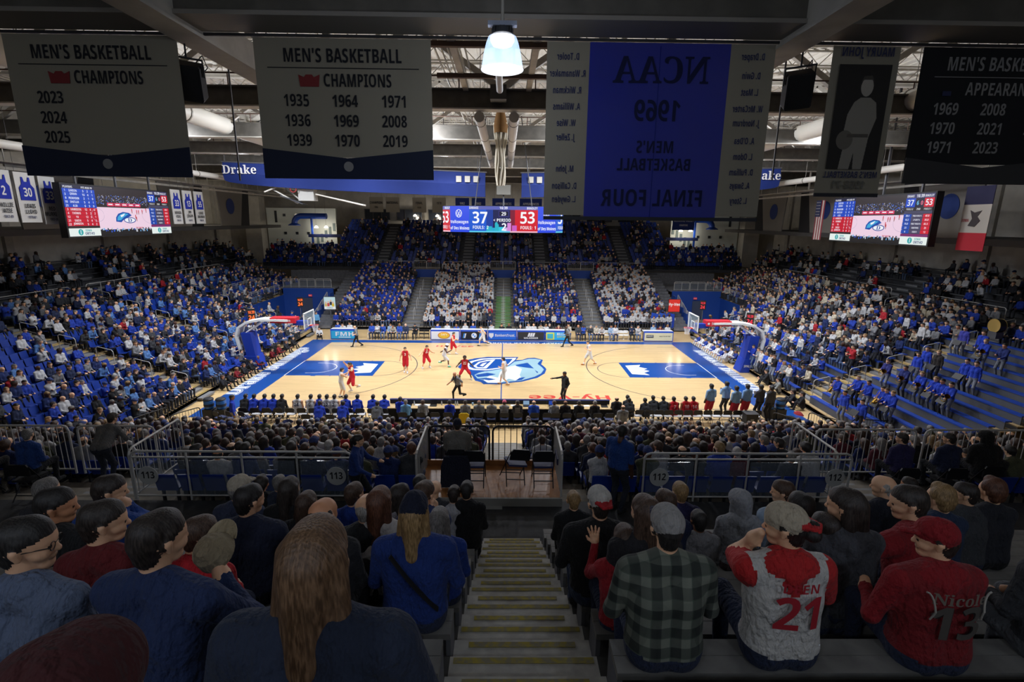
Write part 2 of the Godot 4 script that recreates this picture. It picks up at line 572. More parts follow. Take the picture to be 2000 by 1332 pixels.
func build_court() -> void:
	var w := int(CX * 2 * PPM)
	var h := int((CZ1 - CZ0) * PPM)
	court = boards(w, h, 5, 3.6)
	var blue := col("0b4794")
	var line := col("1b2a45")
	var white := col("e9eef2")
	var ice := col("8fb0ba")
	# apron: ends and far side blue; near side stays wood up to the bench
	crect(-CX, CZ0, -14.325, CZ1, blue)
	crect(14.325, CZ0, CX, CZ1, blue)
	crect(-CX, CZ0, CX, -7.62, blue)
	crect(-CX, 7.66, CX, 7.72, line)
	for s in [-1.0, 1.0]:
		var bx: float = s * 14.325
		var fx: float = s * 8.535
		crect(minf(bx, fx), -1.83, maxf(bx, fx), 1.83, blue)
		crect(bx - 0.03, -1.83, bx + 0.03, 1.83, white)
		# restricted area arc
		var hx: float = s * 12.725
		carc(hx, 0, 1.22, PI * 0.5 if s > 0 else -PI * 0.5, PI * 1.5 if s > 0 else PI * 0.5, 0.05, white)
		crect(minf(hx, hx + s * 0.45), -1.25, maxf(hx, hx + s * 0.45), -1.2, white)
		crect(minf(hx, hx + s * 0.45), 1.2, maxf(hx, hx + s * 0.45), 1.25, white)
		# free throw circle, three point line
		carc(fx, 0, 1.83, PI * 0.5 if s > 0 else -PI * 0.5, PI * 1.5 if s > 0 else PI * 0.5, 0.045, line)
		var a := asin(6.6 / 6.75)
		if s < 0: carc(hx, 0, 6.75, -a, a, 0.05, line)
		else: carc(hx, 0, 6.75, PI - a, PI + a, 0.05, line)
		for zz in [-6.6, 6.6]: crect(minf(bx, hx), zz - 0.025, maxf(bx, hx), zz + 0.025, line)
		for k in 4:
			for zz in [-1.93, 1.83]:
				var lx: float = bx - s * (2.1 + k * 0.92 + (0.0 if k > 0 else -0.2))
				crect(lx - (0.15 if k == 0 else 0.03), zz, lx + (0.15 if k == 0 else 0.03), zz + 0.1, blue)
		# conference mark in the lane: a crown shape
		var mx: float = s * 9.55
		var crown := PackedVector2Array()
		for q in [[-0.9, -1.1], [-0.9, 1.1], [0.25, 1.35], [0.0, 0.75], [0.5, 0.3], [0.15, 0.0], [0.5, -0.3], [0.0, -0.75], [0.25, -1.35]]:
			crown.append(cp(mx - s * (-q[0]) + s * 0.2, q[1] * 0.95))
		fill_poly(court, crown, white)
		for q in [-0.5, 0.0, 0.5]: crect(mx - 0.45, q - 0.03, mx + 0.3, q + 0.03, blue)
		# team lettering along the baseline
		var f := font(true, true, 700)
		var o := cp(s * 15.55, 0.0) + Vector2(-s * 0.35, 0) * PPM
		for ring in [[6.0, white], [3.2, blue], [0.0, white]]:
			for e in 8:
				draw_text(court, "Drake Bulldogs", o + Vector2.from_angle(e * PI / 4) * ring[0], 0.95 * PPM, ring[1], f, 1.12, Vector2(0, s), Vector2(s, 0))
				if ring[0] == 0.0: break
	crect(-0.03, -7.62, 0.03, 7.66, blue)
	# far side lettering on the apron, read from the far stand
	draw_text(court, "KNAPP CENTER COURT", cp(2.0, -7.95), 0.34 * PPM, white, font(false, false, 700), 1.25, Vector2(-1, 0), Vector2(0, 1))
	# sponsor word in red script, upside down towards the scorer's table, and small one beyond
	draw_text(court, "Hy-Vee", cp(4.0, 5.2), 0.78 * PPM, col("c8413a"), font(false, true, 700), 1.35, Vector2(-1, 0), Vector2(0, 1))
	draw_text(court, "Hy-Vee", cp(-3.9, -6.1), 0.5 * PPM, col("c8413a"), font(false, true, 700), 1.35, Vector2(1, 0), Vector2(0, -1))
	build_emblem(blue, white, ice)
	var m := picture(court, "court_print", 0.32)
	m.clearcoat_enabled = true
	m.clearcoat = 0.25
	m.clearcoat_roughness = 0.12
	var mb := MB.new()
	mb.sheet(Vector3(-CX, 0.02, CZ0), Vector3(CX, 0.02, CZ0), Vector3(CX, 0.02, CZ1), Vector3(-CX, 0.02, CZ1))
	var fl := struct("floor_court", mb.mesh(), m, "polished maple basketball court with blue lanes and bulldog emblem")
	part(fl, "edge", bm(Vector3(0, 0.009, (CZ0 + CZ1) * 0.5), Vector3(CX * 2, 0.018, CZ1 - CZ0)), mat("court_edge", col("0b3a7c"), 0.5))

# the centre emblem: a slanted letter D over a bulldog head, traced on the floor plane
func build_emblem(blue: Color, white: Color, ice: Color) -> void:
	# head: outline, then pale fills
	cpoly([-330, 560, -250, 500, -60, 478, 350, 480, 300, 525, 430, 520, 500, 495, 600, 490, 715, 520, 700, 560, 690, 580, 740, 620, 765, 650, 740, 710, 640, 770, 420, 825, 250, 840, 100, 862, -90, 858, -110, 862, -150, 830, -230, 810, -270, 740, -330, 690, -400, 640], 960, blue)
	cpoly([200, 560, 420, 530, 520, 505, 610, 505, 690, 522, 660, 550, 640, 575, 700, 620, 730, 655, 690, 710, 600, 755, 400, 810, 260, 822, 100, 842, -60, 842, -120, 800, -200, 780, -240, 730, -180, 700, 60, 640], 960, ice)
	cpoly([230, 620, 330, 600, 420, 650, 390, 730, 420, 790, 330, 805, 240, 780, 120, 840, -50, 838, -110, 800, -30, 740, 90, 770, 120, 690, 180, 640], 960, white)
	cpoly([340, 590, 500, 560, 590, 640, 460, 625, 340, 605], 960, blue)
	cpoly([600, 660, 650, 690, 635, 705], 960, blue)
	cpoly([390, 770, 470, 760, 420, 800, 330, 812], 960, blue)
	cpoly([-230, 730, -60, 700, 60, 720, -40, 745, -190, 760], 960, blue)
	cpoly([-200, 780, -60, 770, 60, 790, -40, 805], 960, blue)
	# letter D: blue field, white band, blue body, white counter
	cpoly([1240, 620, 1300, 560, 1400, 515, 1560, 490, 1720, 480, 2090, 480, 2040, 540, 1960, 600, 1830, 650, 1640, 680, 1430, 670, 1290, 650], 720, blue)
	cpoly([1330, 600, 1420, 540, 1560, 505, 1720, 495, 2060, 492, 2040, 520, 1960, 585, 1830, 640, 1640, 666, 1450, 660, 1350, 635], 720, white)
	cpoly([1400, 590, 1470, 545, 1600, 515, 1760, 508, 2010, 505, 1950, 575, 1830, 628, 1640, 652, 1480, 645, 1410, 620], 720, blue)
	cpoly([1460, 605, 1530, 550, 1640, 525, 1765, 515, 1640, 640, 1500, 635], 720, white)
	cpoly([1500, 600, 1560, 555, 1640, 540, 1710, 532, 1600, 626, 1520, 622], 720, blue)
	cpoly([1550, 600, 1590, 570, 1650, 556, 1590, 612], 720, white)

# ---------- seating banks ----------
const ROWS := 18
const RD := 0.66
const RR := 0.228
const Y0 := 0.30
const WALK := 4.41
const UR := 0.332
const UY := 4.616
var seats := []      # every seat place: {p, turn, row, bank, kind}

# side: 0 far, 1 near, 2 left, 3 right. s = along the bank, d = up the slope from the front edge
func spot(side: int, s: float, d: float, y: float) -> Vector3:
	match side:
		0: return Vector3(s, y, -12.87 - d)
		1: return Vector3(s, y, 12.87 + d)
		2: return Vector3(-17.1 - d, y, s)
	return Vector3(17.1 + d, y, s)
func face(side: int) -> float:
	return [0.0, PI, PI * 0.5, -PI * 0.5][side]
func slab(side: int, s0: float, s1: float, d0: float, d1: float, y0: float, y1: float) -> ArrayMesh:
	var a := spot(side, s0, d0, y0)
	var b := spot(side, s1, d1, y1)
	return bm((a + b) * 0.5, (b - a).abs())

var BANKS := [
	{"side": 0, "s0": -16.0, "s1": 16.0, "aisles": [-8.6, 0.0, 8.6], "w": 1.5, "label": "lower seating bank across the court behind the press tables", "us0": -20.5, "us1": 20.5, "urows": 15, "ua": [-14.6, -4.4, 4.4, 14.6]},
	{"side": 1, "s0": -16.0, "s1": 16.0, "aisles": [-8.6, 0.2, 8.6], "w": 1.2, "label": "lower seating bank behind the scorer's table", "us0": -20.0, "us1": 20.0, "urows": 20, "ua": [0.37, -9.5, 9.9]},
	{"side": 2, "s0": -24.4, "s1": 14.5, "aisles": [6.2, -2.0, -10.0], "w": 1.25, "label": "lower seating bank behind the basket on the jersey banner side", "us0": -31.0, "us1": 20.0, "urows": 6, "ua": [5.5, -6.0, -14.0, -23.0]},
	{"side": 3, "s0": -24.4, "s1": 14.5, "aisles": [6.6, -2.2, -9.6], "w": 1.25, "label": "lower bench bank of students and band behind the other basket", "us0": -31.0, "us1": 20.0, "urows": 6, "ua": [5.5, -6.0, -14.0, -23.0]},
]
func build_banks() -> void:
	var deck := mottled("bank_deck", col("6f6a60"), col("7d776c"), 0.8, 0.4)
	var deckw := mottled("bank_boards", col("a78f66"), col("b89f74"), 0.6, 0.5)
	var riser := mat("bank_riser", col("5a5b5f"), 0.7)
	var step := mat("aisle_step", col("77797c"), 0.6)
	var green := mat("graphic_green", col("4f8a3c"), 0.6)
	var ybar := mottled("step_stripe", col("8a7a22"), col("a8922c"), 0.8, 3.0)
	var udeck := mottled("upper_deck", col("4a4a4b"), col("555555"), 0.85, 0.5)
	var fascia := mat("walk_fascia", col("3c3e43"), 0.7)
	for B in BANKS:
		var side: int = B.side
		var t := thing("seating_bank", B.label, "seating bank")
		for r in ROWS:
			var y: float = Y0 + RR * r
			var a: float = B.s0
			var b: float = B.s1
			if side >= 2 and r < 9: a = -11.2   # the tunnel mouths cut the low rows at the far corners
			part(t, "tread", slab(side, a, b, r * RD, (r + 1) * RD, y - 0.05, y), deckw if (side == 2 or side == 3) and r < 14 else deck)
			part(t, "riser", slab(side, a, b, r * RD, r * RD + 0.03, y - RR, y - 0.05), riser)
			for s in B.aisles:
				if s > a and s < b:
					var hw: float = B.w * 0.5
					part(t, "half_step", slab(side, s - hw, s + hw, r * RD - 0.3, r * RD - 0.002, y - RR, y - RR * 0.5), step)
					if side == 0 and s == 0.0 and r < 10:
						for e in [[r * RD - 0.31, y - RR], [r * RD - 0.005, y - RR * 0.5]]:
							var gr := part(t, "riser_graphic", slab(side, s - hw, s + hw, e[0], e[0] + 0.008, e[1] + 0.01, e[1] + RR * 0.5 - 0.008), green)
							part(gr, "mark", slab(side, s - 0.2, s + 0.2, e[0] - 0.004, e[0], e[1] + 0.04, e[1] + 0.08), mat("mark_white", col("c8ccc4"), 0.7))
					if side >= 2: part(t, "step_stripe", slab(side, s - hw, s + hw, r * RD + 0.01, r * RD + 0.09, y, y + 0.004), ybar)
			for k in int((b - a) / 0.5):
				var s: float = a + 0.25 + k * 0.5
				var free := true
				for q in B.aisles:
					if absf(s - q) < B.w * 0.5 + 0.22: free = false
				if side <= 1 and r >= 15:
					for q in B.aisles:
						if absf(s - q) < 1.7: free = false
				if free: seats.append({"p": spot(side, s, r * RD + 0.36, y), "turn": face(side), "row": r, "bank": side, "low": true, "s": s})
		# solid under-structure so that light does not pass below the rows
		part(t, "under_wall", slab(side, B.s0 if side < 2 else -11.2, B.s1, 0.0, 0.05, 0.0, Y0 - 0.04), riser)
		# cross walkway and the upper rows
		part(t, "walkway", slab(side, B.us0 - 3.0, B.us1 + 3.0, ROWS * RD, ROWS * RD + (2.0 if side == 1 else 1.85), WALK - 0.2, WALK), udeck)
		if side == 1: continue    # the near upper rows are built singly in build_near_rows
		var u := thing("upper_bank", ["upper seating bank across the court below the concourse windows", "", "upper dark bleachers along the wall under the jersey banners", "upper dark bleachers along the wall under the flags"][side], "seating bank")
		for r in B.urows:
			var y: float = UY + UR * r
			var d: float = 13.71 + r * RD
			var wide: float = 8.0 if side == 0 and r < 6 else 0.0   # low rows run round into the corners
			part(u, "tread", slab(side, B.us0 - wide, B.us1 + wide, d, d + RD, y - 0.06, y), udeck)
			part(u, "riser", slab(side, B.us0 - wide, B.us1 + wide, d, d + 0.03, y - UR, y - 0.06), fascia)
			if side >= 2:
				part(u, "bench", slab(side, B.us0, B.us1, d + 0.3, d + 0.58, y + 0.38, y + 0.42), mat("bench_grey", col("5e6166"), 0.6))
			for s in B.ua:
				part(u, "half_step", slab(side, s - 0.6, s + 0.6, d - 0.3, d - 0.002, y - UR, y - UR * 0.5), step)
			for k in int((B.us1 - B.us0 + 2.0 * wide) / 0.5):
				var s: float = B.us0 - wide + 0.25 + k * 0.5
				var free := true
				for q in B.ua:
					if absf(s - q) < 0.85: free = false
				if free: seats.append({"p": spot(side, s, d + 0.36, y), "turn": face(side), "row": r, "bank": side, "low": false, "s": s})
		part(u, "back_deck", slab(side, B.us0, B.us1, 13.71 + B.urows * RD, 27.9 if side == 0 else 17.7, UY + UR * B.urows - 0.4, UY + UR * B.urows - 0.1), udeck)
	# far corner tunnels: blue walls under the corner rows, a gallery rail above
	var blue := mat("tunnel_blue", col("0f3f94"), 0.55)
	var grey := mottled("corner_steps", col("5f6064"), col("6c6d70"), 0.85, 0.6)
	for sx in [-1.0, 1.0]:
		var t := thing("corner_tunnel", "royal blue walled tunnel mouth in the far corner " + ("under the jersey side gallery" if sx < 0 else "by the flags and band side"), "tunnel")
		part(t, "end_wall", bm(Vector3(sx * 20.4, 1.5, -19.3), Vector3(5.2, 3.0, 0.2)), blue)
		part(t, "cut_wall", bm(Vector3(sx * 23.0, 1.15, -15.3), Vector3(0.1, 2.3, 8.2)), blue)
		part(t, "gallery_deck", bm(Vector3(sx * 21.0, 3.0, -22.1), Vector3(6.6, 0.16, 5.4)), grey)
		part(t, "gallery_back", bm(Vector3(sx * 21.0, 3.72, -24.8), Vector3(6.6, 1.3, 0.12)), grey)
		part(t, "doorway_plate", bm(Vector3(sx * 20.6, 1.0, -19.18), Vector3(1.2, 2.0, 0.06)), mat("doorway_shade", col("3f4a63"), 0.5))  # flat panel coloured for the dark of an open doorway
		for k in 5:
			part(t, "side_panel", bm(Vector3(sx * (17.75 - k * 0.02), 0.55 + k * 0.2, -13.4 - k * 1.2), Vector3(0.15, 1.1 + k * 0.4, 1.15)), blue)
		for r in 18:
			part(t, "corner_step", bm(Vector3(sx * 16.9, 0.12 + RR * r * 0.5 + 0.1, -13.2 - RD * r), Vector3(1.5, 0.24 + RR * r + 0.0, RD)), grey)
	# blue curtain-like banner flags beside the tunnel on the band side
	for k in 3:
		var f := MB.new()
		for i in 6:
			var x0 := 0.12 * i
			f.box(Vector3(x0, 0.9, 0.04 * sin(i * 2.1)), Vector3(0.125, 1.7 - 0.05 * i, 0.02))
		var fo := thing("standing_flag", ["blue draped flag on a pole beside the tunnel steps", "blue and white draped flag between two blue flags", "blue flag with white emblem by the usher"][k], "flag", Vector3(15.6 - k * 0.75, 0.0, -13.3))
		part(fo, "cloth", f.mesh(), mat("flag_blue%d" % k, [col("1a3fae"), col("2a57b8"), col("1f49b4")][k], 0.8))
		var p := MB.new()
		p.tube(Vector3(-0.1, 0, 0), Vector3(-0.1, 2.0, 0), 0.02)
		p.lathe(Vector3(-0.1, 0, 0), [Vector2(0.16, 0), Vector2(0.16, 0.03), Vector2(0.03, 0.06)], 10)
		part(fo, "pole", p.mesh(), mat("brass", col("a98c4a"), 0.35, 0.8))

# ---------- individual plastic seats and the rest of them as one mass ----------
func seat_mesh() -> Array:
	var s := MB.new()
	var prof := PackedVector2Array([Vector2(-0.2, 0.40), Vector2(0.2, 0.42), Vector2(0.21, 0.45), Vector2(-0.2, 0.44)])
	s.prism(prof, Vector3(-0.21, 0, 0), Vector3(0, 0, 1), Vector3.UP, Vector3(0.42, 0, 0))
	var b := MB.new()
	var bp := PackedVector2Array([Vector2(-0.2, 0.42), Vector2(-0.16, 0.42), Vector2(-0.25, 0.80), Vector2(-0.285, 0.80)])
	b.prism(bp, Vector3(-0.21, 0, 0), Vector3(0, 0, 1), Vector3.UP, Vector3(0.42, 0, 0))
	var l := MB.new()
	for x in [-0.15, 0.15]: l.box(Vector3(x, 0.2, -0.12), Vector3(0.04, 0.4, 0.06))
	return [s.mesh(), b.mesh(), l.mesh()]

# ---------- roof steel, ducts, lamps ----------
func build_roof() -> void:
	var dark := mottled("girder_paint", col("55524c"), col("615d56"), 0.75, 0.3)
	var pale := mottled("steel_white", col("b4b0a6"), col("c2beb4"), 0.7, 0.3)
	var duct := mat("duct_white", col("c8c5bc"), 0.5)
	var brown := mat("primer_brown", col("5d4a40"), 0.8)
	# the near cross girder from which the banners hang
	var g := thing("cross_girder", "deep dark box girder from which the big championship banners hang", "girder")
	part(g, "web", bm(Vector3(0, 13.75, 25.7), Vector3(70, 1.5, 0.66)), dark)
	part(g, "bottom_flange", bm(Vector3(0, 12.98, 25.7), Vector3(70, 0.06, 0.74)), mat("lit_flange_edge", col("86817a"), 0.6))  # flange coloured paler than the web for the light on its edge
	part(g, "banner_rail", bm(Vector3(0, 12.93, 25.28), Vector3(26, 0.04, 0.04)), mat("rail_dark", col("2a2a2c"), 0.5))
	# slab of the lower roof over the near rows
	struct("ceiling_near", bm(Vector3(0, 14.65, 33.9), Vector3(70.2, 0.3, 15.7)), mats["deck_paint"], "white low soffit over the near upper rows")
	# further cross girders towards the far end
	var zs := [13.0, 5.2, -1.8, -9.5, -18.0, -27.0]
	var what := ["first", "second", "third", "fourth", "fifth", "sixth"]
	for i in zs.size():
		var c := thing("roof_girder", "grey steel roof girder crossing the hall, %s beyond the banner girder" % what[i], "girder")
		var z: float = zs[i]
		var yb := 14.25
		part(c, "web", bm(Vector3(0, yb + 0.35, z), Vector3(70, 0.66, 0.22)), dark)
		part(c, "bottom_flange", bm(Vector3(0, yb, z), Vector3(70, 0.05, 0.55)), pale)  # pale colour carries the light along the lower flange
		part(c, "top_flange", bm(Vector3(0, yb + 0.7, z), Vector3(70, 0.05, 0.5)), dark)
		# upper chord and diagonals up to the deck
		part(c, "top_chord", bm(Vector3(0, 17.3, z), Vector3(70, 0.3, 0.3)), pale)
		var n := 10
		for k in n:
			var x0 := -33.0 + k * 6.6
			for e in [[x0, x0 + 3.3], [x0 + 6.6, x0 + 3.3]]:
				var m := MB.new()
				m.bar(Vector3(e[0], yb + 0.75, z), Vector3(e[1], 17.15, z), 0.22, 0.22)
				part(c, "diagonal", m.mesh(), pale)
		# catwalk handrail above the girder
		var h := MB.new()
		h.tube(Vector3(-34, yb + 1.15, z + 0.2), Vector3(34, yb + 1.15, z + 0.2), 0.03, -1, 6)
		for k in 24: h.tube(Vector3(-33.5 + k * 2.9, yb + 0.72, z + 0.2), Vector3(-33.5 + k * 2.9, yb + 1.15, z + 0.2), 0.025, -1, 5)
		part(c, "handrail", h.mesh(), brown)
	# bar joists under the deck: top chord, bottom chord and zigzag of each
	for j in 24:
		var z := 24.5 - j * 2.6
		var jo := thing("bar_joist", "white open web bar joist under the roof deck", "joist", Vector3.ZERO, 0.0, "bar joists under the roof deck")
		var m := MB.new()
		m.box(Vector3(0, 17.7, z), Vector3(70, 0.08, 0.12))
		m.box(Vector3(0, 17.1, z), Vector3(70, 0.07, 0.1))
		part(jo, "chords", m.mesh(), pale)
		var w := MB.new()
		for k in 58:
			var x := -34.8 + k * 1.2
			w.bar(Vector3(x, 17.12, z), Vector3(x + 0.6, 17.7, z), 0.035, 0.035)
			w.bar(Vector3(x + 0.6, 17.7, z), Vector3(x + 1.2, 17.12, z), 0.035, 0.035)
		part(jo, "web_bars", w.mesh(), pale)
	# corrugation of the deck: ribs running across the joists
	var rib := MB.new()
	for k in 140: rib.box(Vector3(-34.8 + k * 0.5, 17.78, 0), Vector3(0.18, 0.06, 82))
	var ro := part(get_node("ceiling"), "deck_ribs", rib.mesh(), mats["deck_paint"])
	tag(ro, "fine ribs of the roof deck", "", "", "stuff")
	# two long beams along the hall
	for sx in [-1.0, 1.0]:
		var b := thing("long_beam", "pale box beam running the length of the hall, carrying the " + ("loudspeaker by the recent years banner" if sx < 0 else "loudspeaker by the portrait banner"), "girder")
		part(b, "beam", bm(Vector3(sx * 4.8, 13.1, 22.0), Vector3(0.4, 0.46, 28.0)), pale)
		part(b, "flange", bm(Vector3(sx * 4.8, 12.85, 22.0), Vector3(0.5, 0.05, 28.0)), pale)
		var m := MB.new()
		for k in 4: m.bar(Vector3(sx * 4.75, 13.1, 11.0 + k * 7.0), Vector3(sx * 4.75, 17.3, 12.5 + k * 7.0), 0.18, 0.18)
		part(b, "hanger", m.mesh(), pale)
	# round ducts
	for q in [[-0.85, 14.0, 13.0, -5.0, 0.2, "twin white duct pipe over midcourt beside the rope bundle, scoreboard clock side"], [0.5, 14.0, 13.0, -5.0, 0.2, "twin white duct pipe over midcourt beside the rope bundle, visitor score side"], [0.02, 13.6, 27.0, 19.0, 0.09, "slim white pipe running above the glowing bell lamp"], [-14.6, 14.8, 22.0, -30.0, 0.42, "fat white air duct high over the jersey side bank"], [16.0, 14.8, 22.0, -30.0, 0.42, "fat white air duct high over the band side bank"], [-22.3, 13.2, 16.0, -32.0, 0.2, "long pale pipe above the jersey banners"], [22.3, 13.2, 16.0, -32.0, 0.2, "long pale pipe above the flags"]]:
		var d := thing("air_duct", q[5], "duct")
		var m := MB.new()
		m.tube(Vector3(q[0], q[1], q[2]), Vector3(q[0], q[1], q[3]), q[4], -1, 14)
		part(d, "pipe", m.mesh(), duct)
		var c := MB.new()
		var zz: float = q[2] - 1.0
		while zz > q[3]:
			c.tube(Vector3(q[0], q[1], zz), Vector3(q[0], q[1], zz - 0.08), q[4] * 1.08, -1, 14)
			c.tube(Vector3(q[0], q[1] + q[4], zz), Vector3(q[0], 17.76, zz), 0.015, -1, 5)
			zz -= 4.0
		part(d, "hanger_collars", c.mesh(), mat("collar_grey", col("8b8880"), 0.5, 0.3))
	# side catwalk trusses over the walkways
	for sx in [-1.0, 1.0]:
		var c := thing("catwalk", "pale steel catwalk under the roof over the " + ("jersey" if sx < 0 else "band") + " side walkway", "catwalk")
		part(c, "deck", bm(Vector3(sx * 25.5, 12.75, -6), Vector3(1.1, 0.08, 46)), pale)
		part(c, "lower_tube", bm(Vector3(sx * 24.9, 12.4, -6), Vector3(0.14, 0.14, 46)), pale)
		var m := MB.new()
		m.tube(Vector3(sx * 24.95, 13.75, -29), Vector3(sx * 24.95, 13.75, 17), 0.035, -1, 6)
		for k in 16: m.tube(Vector3(sx * 24.95, 12.75, -29 + k * 3.0), Vector3(sx * 24.95, 13.75, -29 + k * 3.0), 0.03, -1, 5)
		part(c, "rail", m.mesh(), pale)
		var hg := MB.new()
		for k in 6: hg.bar(Vector3(sx * 25.5, 12.8, -28 + k * 9.0), Vector3(sx * 25.5, 17.2, -28 + k * 9.0), 0.1, 0.1)
		part(c, "hangers", hg.mesh(), pale)
	# conduits clustered near midcourt
	for k in 6:
		var m := MB.new()
		m.tube(Vector3(-2.0 + k * 0.16, 15.2 + 0.1 * k, 22.0), Vector3(-2.0 + k * 0.16, 15.2 + 0.1 * k, -14.0), 0.03, -1, 6)
		solo("conduit", m.mesh(), duct, "thin white conduit running along the roof near midcourt", "conduit", "conduits along the roof")
	# hoist frame at midcourt: two rails and brown cross members
	var h := thing("hoist_frame", "hoist frame of pale rails and brown cross members above midcourt", "hoist")
	for x in [-1.35, 1.05]: part(h, "rail", bm(Vector3(x, 15.0, 14.5), Vector3(0.2, 0.2, 9.0)), pale)
	for z in [18.6, 15.4, 12.4]: part(h, "cross_member", bm(Vector3(-0.15, 14.85, z), Vector3(4.0, 0.14, 0.16)), brown)
	part(h, "winch", bm(Vector3(-0.1, 14.7, 13.6), Vector3(0.6, 0.5, 0.7)), mat("winch_grey", col("4a4a4a"), 0.5))
	# rope bundle
	var rb := thing("rope_bundle", "thick bundle of white ropes hanging from a brown wrapped head above the scoreboard", "rope", Vector3(-0.1, 0, 6.0))
	for k in 9:
		var m := MB.new()
		var a := TAU * k / 9.0
		var pts := []
		for i in 13:
			var t := i / 12.0
			var rr := 0.3 * (1.0 - 0.45 * t)
			pts.append(Vector3(cos(a) * rr + 0.05 * sin(t * 9.0 + k), 15.0 - t * 3.1, sin(a) * rr * 0.7))
		m.path(pts, 0.055, 7)
		part(rb, "rope", m.mesh(), mat("rope_white", col("c9c2b0"), 0.9))
	var wr := MB.new()
	wr.lathe(Vector3(0, 14.5, 0), [Vector2(0.36, 0.0), Vector2(0.38, 0.35), Vector2(0.22, 1.0), Vector2(0.08, 1.6), Vector2(0.03, 1.8), Vector2(0.03, 3.295)], 12)
	part(rb, "wrap", wr.mesh(), mat("rope_wrap", col("6b4a1f"), 0.9))
	# floodlight fittings: flat tilted panels
	for p in FLOODS:
		var at: Vector3 = p[0]
		var aim: Vector3 = (p[1] - at).normalized()
		var t := thing("floodlight", "flat white floodlight panel on the roof steel aimed at the court", "floodlight", Vector3.ZERO, 0.0, "floodlights over the court")
		var m := MB.new()
		var bx := Basis.looking_at(aim, Vector3.RIGHT)
		m.box(at - aim * 0.16, Vector3(0.5, 0.7, 0.1), bx)
		part(t, "housing", m.mesh(), mat("flood_housing", col("9a9a98"), 0.4, 0.4))
		var f := MB.new()
		f.box(at - aim * 0.09, Vector3(0.44, 0.64, 0.03), bx)
		part(t, "panel", f.mesh(), glow("flood_glow", col("eaf4ff"), 3.0))
		var b := MB.new()
		b.tube(at - aim * 0.2, Vector3(at.x, 17.76, at.z), 0.03, -1, 6)
		part(t, "stem", b.mesh(), mat("rod_grey", col("55565a"), 0.5))
	# bell lamps: one near the banners, and those over the rear rows that light the backs of the near spectators
	bell_lamp(Vector3(0.155, 11.96, 27.25), "glowing translucent bell shaped lamp hanging between the two large banners", 0.8)
	for i in 4: bell_lamp(Vector3(-7.8 + i * 5.2, 12.3, 37.2), "bell shaped lamp over the rear rows, %s from the section 113 side" % nth(i), 3.4)
func bell_lamp(at: Vector3, label: String, energy: float) -> void:
	var L := thing("bell_lamp", label, "lamp", at)
	var bell := MB.new()
	bell.lathe(Vector3.ZERO, [Vector2(0.262, 0.0), Vector2(0.255, 0.06), Vector2(0.23, 0.2), Vector2(0.2, 0.31), Vector2(0.175, 0.37), Vector2(0.10, 0.40)], 40)
	var bmt := mat("bell_glass", Color(0.75, 0.85, 1.0, 0.4), 0.35)
	bmt.transparency = BaseMaterial3D.TRANSPARENCY_ALPHA
	bmt.emission_enabled = true
	bmt.emission = col("c9dcff")
	bmt.emission_energy_multiplier = 0.3
	part(L, "shade", bell.mesh(), bmt)
	var ring := MB.new()
	for i in 40:
		var a := TAU * i / 40.0
		var b2 := TAU * (i + 1) / 40.0
		ring.tube(Vector3(cos(a) * 0.262, 0, sin(a) * 0.262), Vector3(cos(b2) * 0.262, 0, sin(b2) * 0.262), 0.009, -1, 6, false)
	part(L, "rim", ring.mesh(), glow("rim_glow", col("eaf2ff"), 1.4))
	var src := MB.new()
	src.lathe(Vector3.ZERO, [Vector2(0, 0.27), Vector2(0.12, 0.28), Vector2(0.15, 0.33), Vector2(0.15, 0.375), Vector2(0, 0.38)], 24)
	part(L, "emitter", src.mesh(), glow("emitter_glow", col("ffffff"), 4.0))
	var cap := MB.new()
	cap.lathe(Vector3(0, 0.4, 0), [Vector2(0.0, 0.0), Vector2(0.13, 0.0), Vector2(0.13, 0.07), Vector2(0.05, 0.09), Vector2(0.0, 0.09)], 20)
	for i in 18: cap.box(Vector3(cos(TAU * i / 18.0) * 0.13, 0.44, sin(TAU * i / 18.0) * 0.13), Vector3(0.012, 0.06, 0.012))
	part(L, "heat_sink", cap.mesh(), mat("sink_dark", col("3a3c42"), 0.4, 0.6))
	part(L, "driver_box", bm(Vector3(0, 0.52, 0), Vector3(0.36, 0.05, 0.1)), mat("driver_pale", col("a9b4cc"), 0.5))
	var st := MB.new()
	st.tube(Vector3(0, 0.54, 0), Vector3(0, 14.5 - at.y, 0), 0.02, -1, 8)
	part(L, "stem", st.mesh(), mats["duct_white"])
	var l := OmniLight3D.new()
	l.name = "bell_light"
	l.position = Vector3(0, -0.06, 0)
	l.light_energy = energy
	l.light_size = 0.2
	l.light_color = col("e4eeff")
	l.omni_range = 60.0
	l.omni_attenuation = 2.0
	l.shadow_enabled = true
	L.add_child(l)

# ---------- banners, screens, scoreboard ----------
# a gently waved cloth between two top and two bottom corners, thickness 12 mm
func cloth_mesh(x0: float, x1: float, y0: float, y1: float, z: float, amp := 0.03, ph := 0.0, n := 16) -> ArrayMesh:
	var m := MB.new()
	for i in n:
		for j in 4:
			var c := []
			for q in [[0, 0], [1, 0], [1, 1], [0, 1]]:
				var u: float = (i + q[0]) / float(n)
				var v: float = (j + q[1]) / 4.0
				c.append(Vector3(lerpf(x0, x1, u), lerpf(y1, y0, v), z + amp * sin(u * 9.0 + ph) * v))
			m.quad(c[0], c[1], c[2], c[3], Vector3(0, 0, 1))
			var k := Vector3(0, 0, -0.012)
			m.quad(c[0] + k, c[1] + k, c[2] + k, c[3] + k, Vector3(0, 0, -1))
	return m.mesh()
func fabric(key: String, c: Color, through := 0.35) -> StandardMaterial3D:
	var m := mat(key, c, 0.9)
	m.backlight_enabled = true
	m.backlight = Color(through, through, through)
	return m
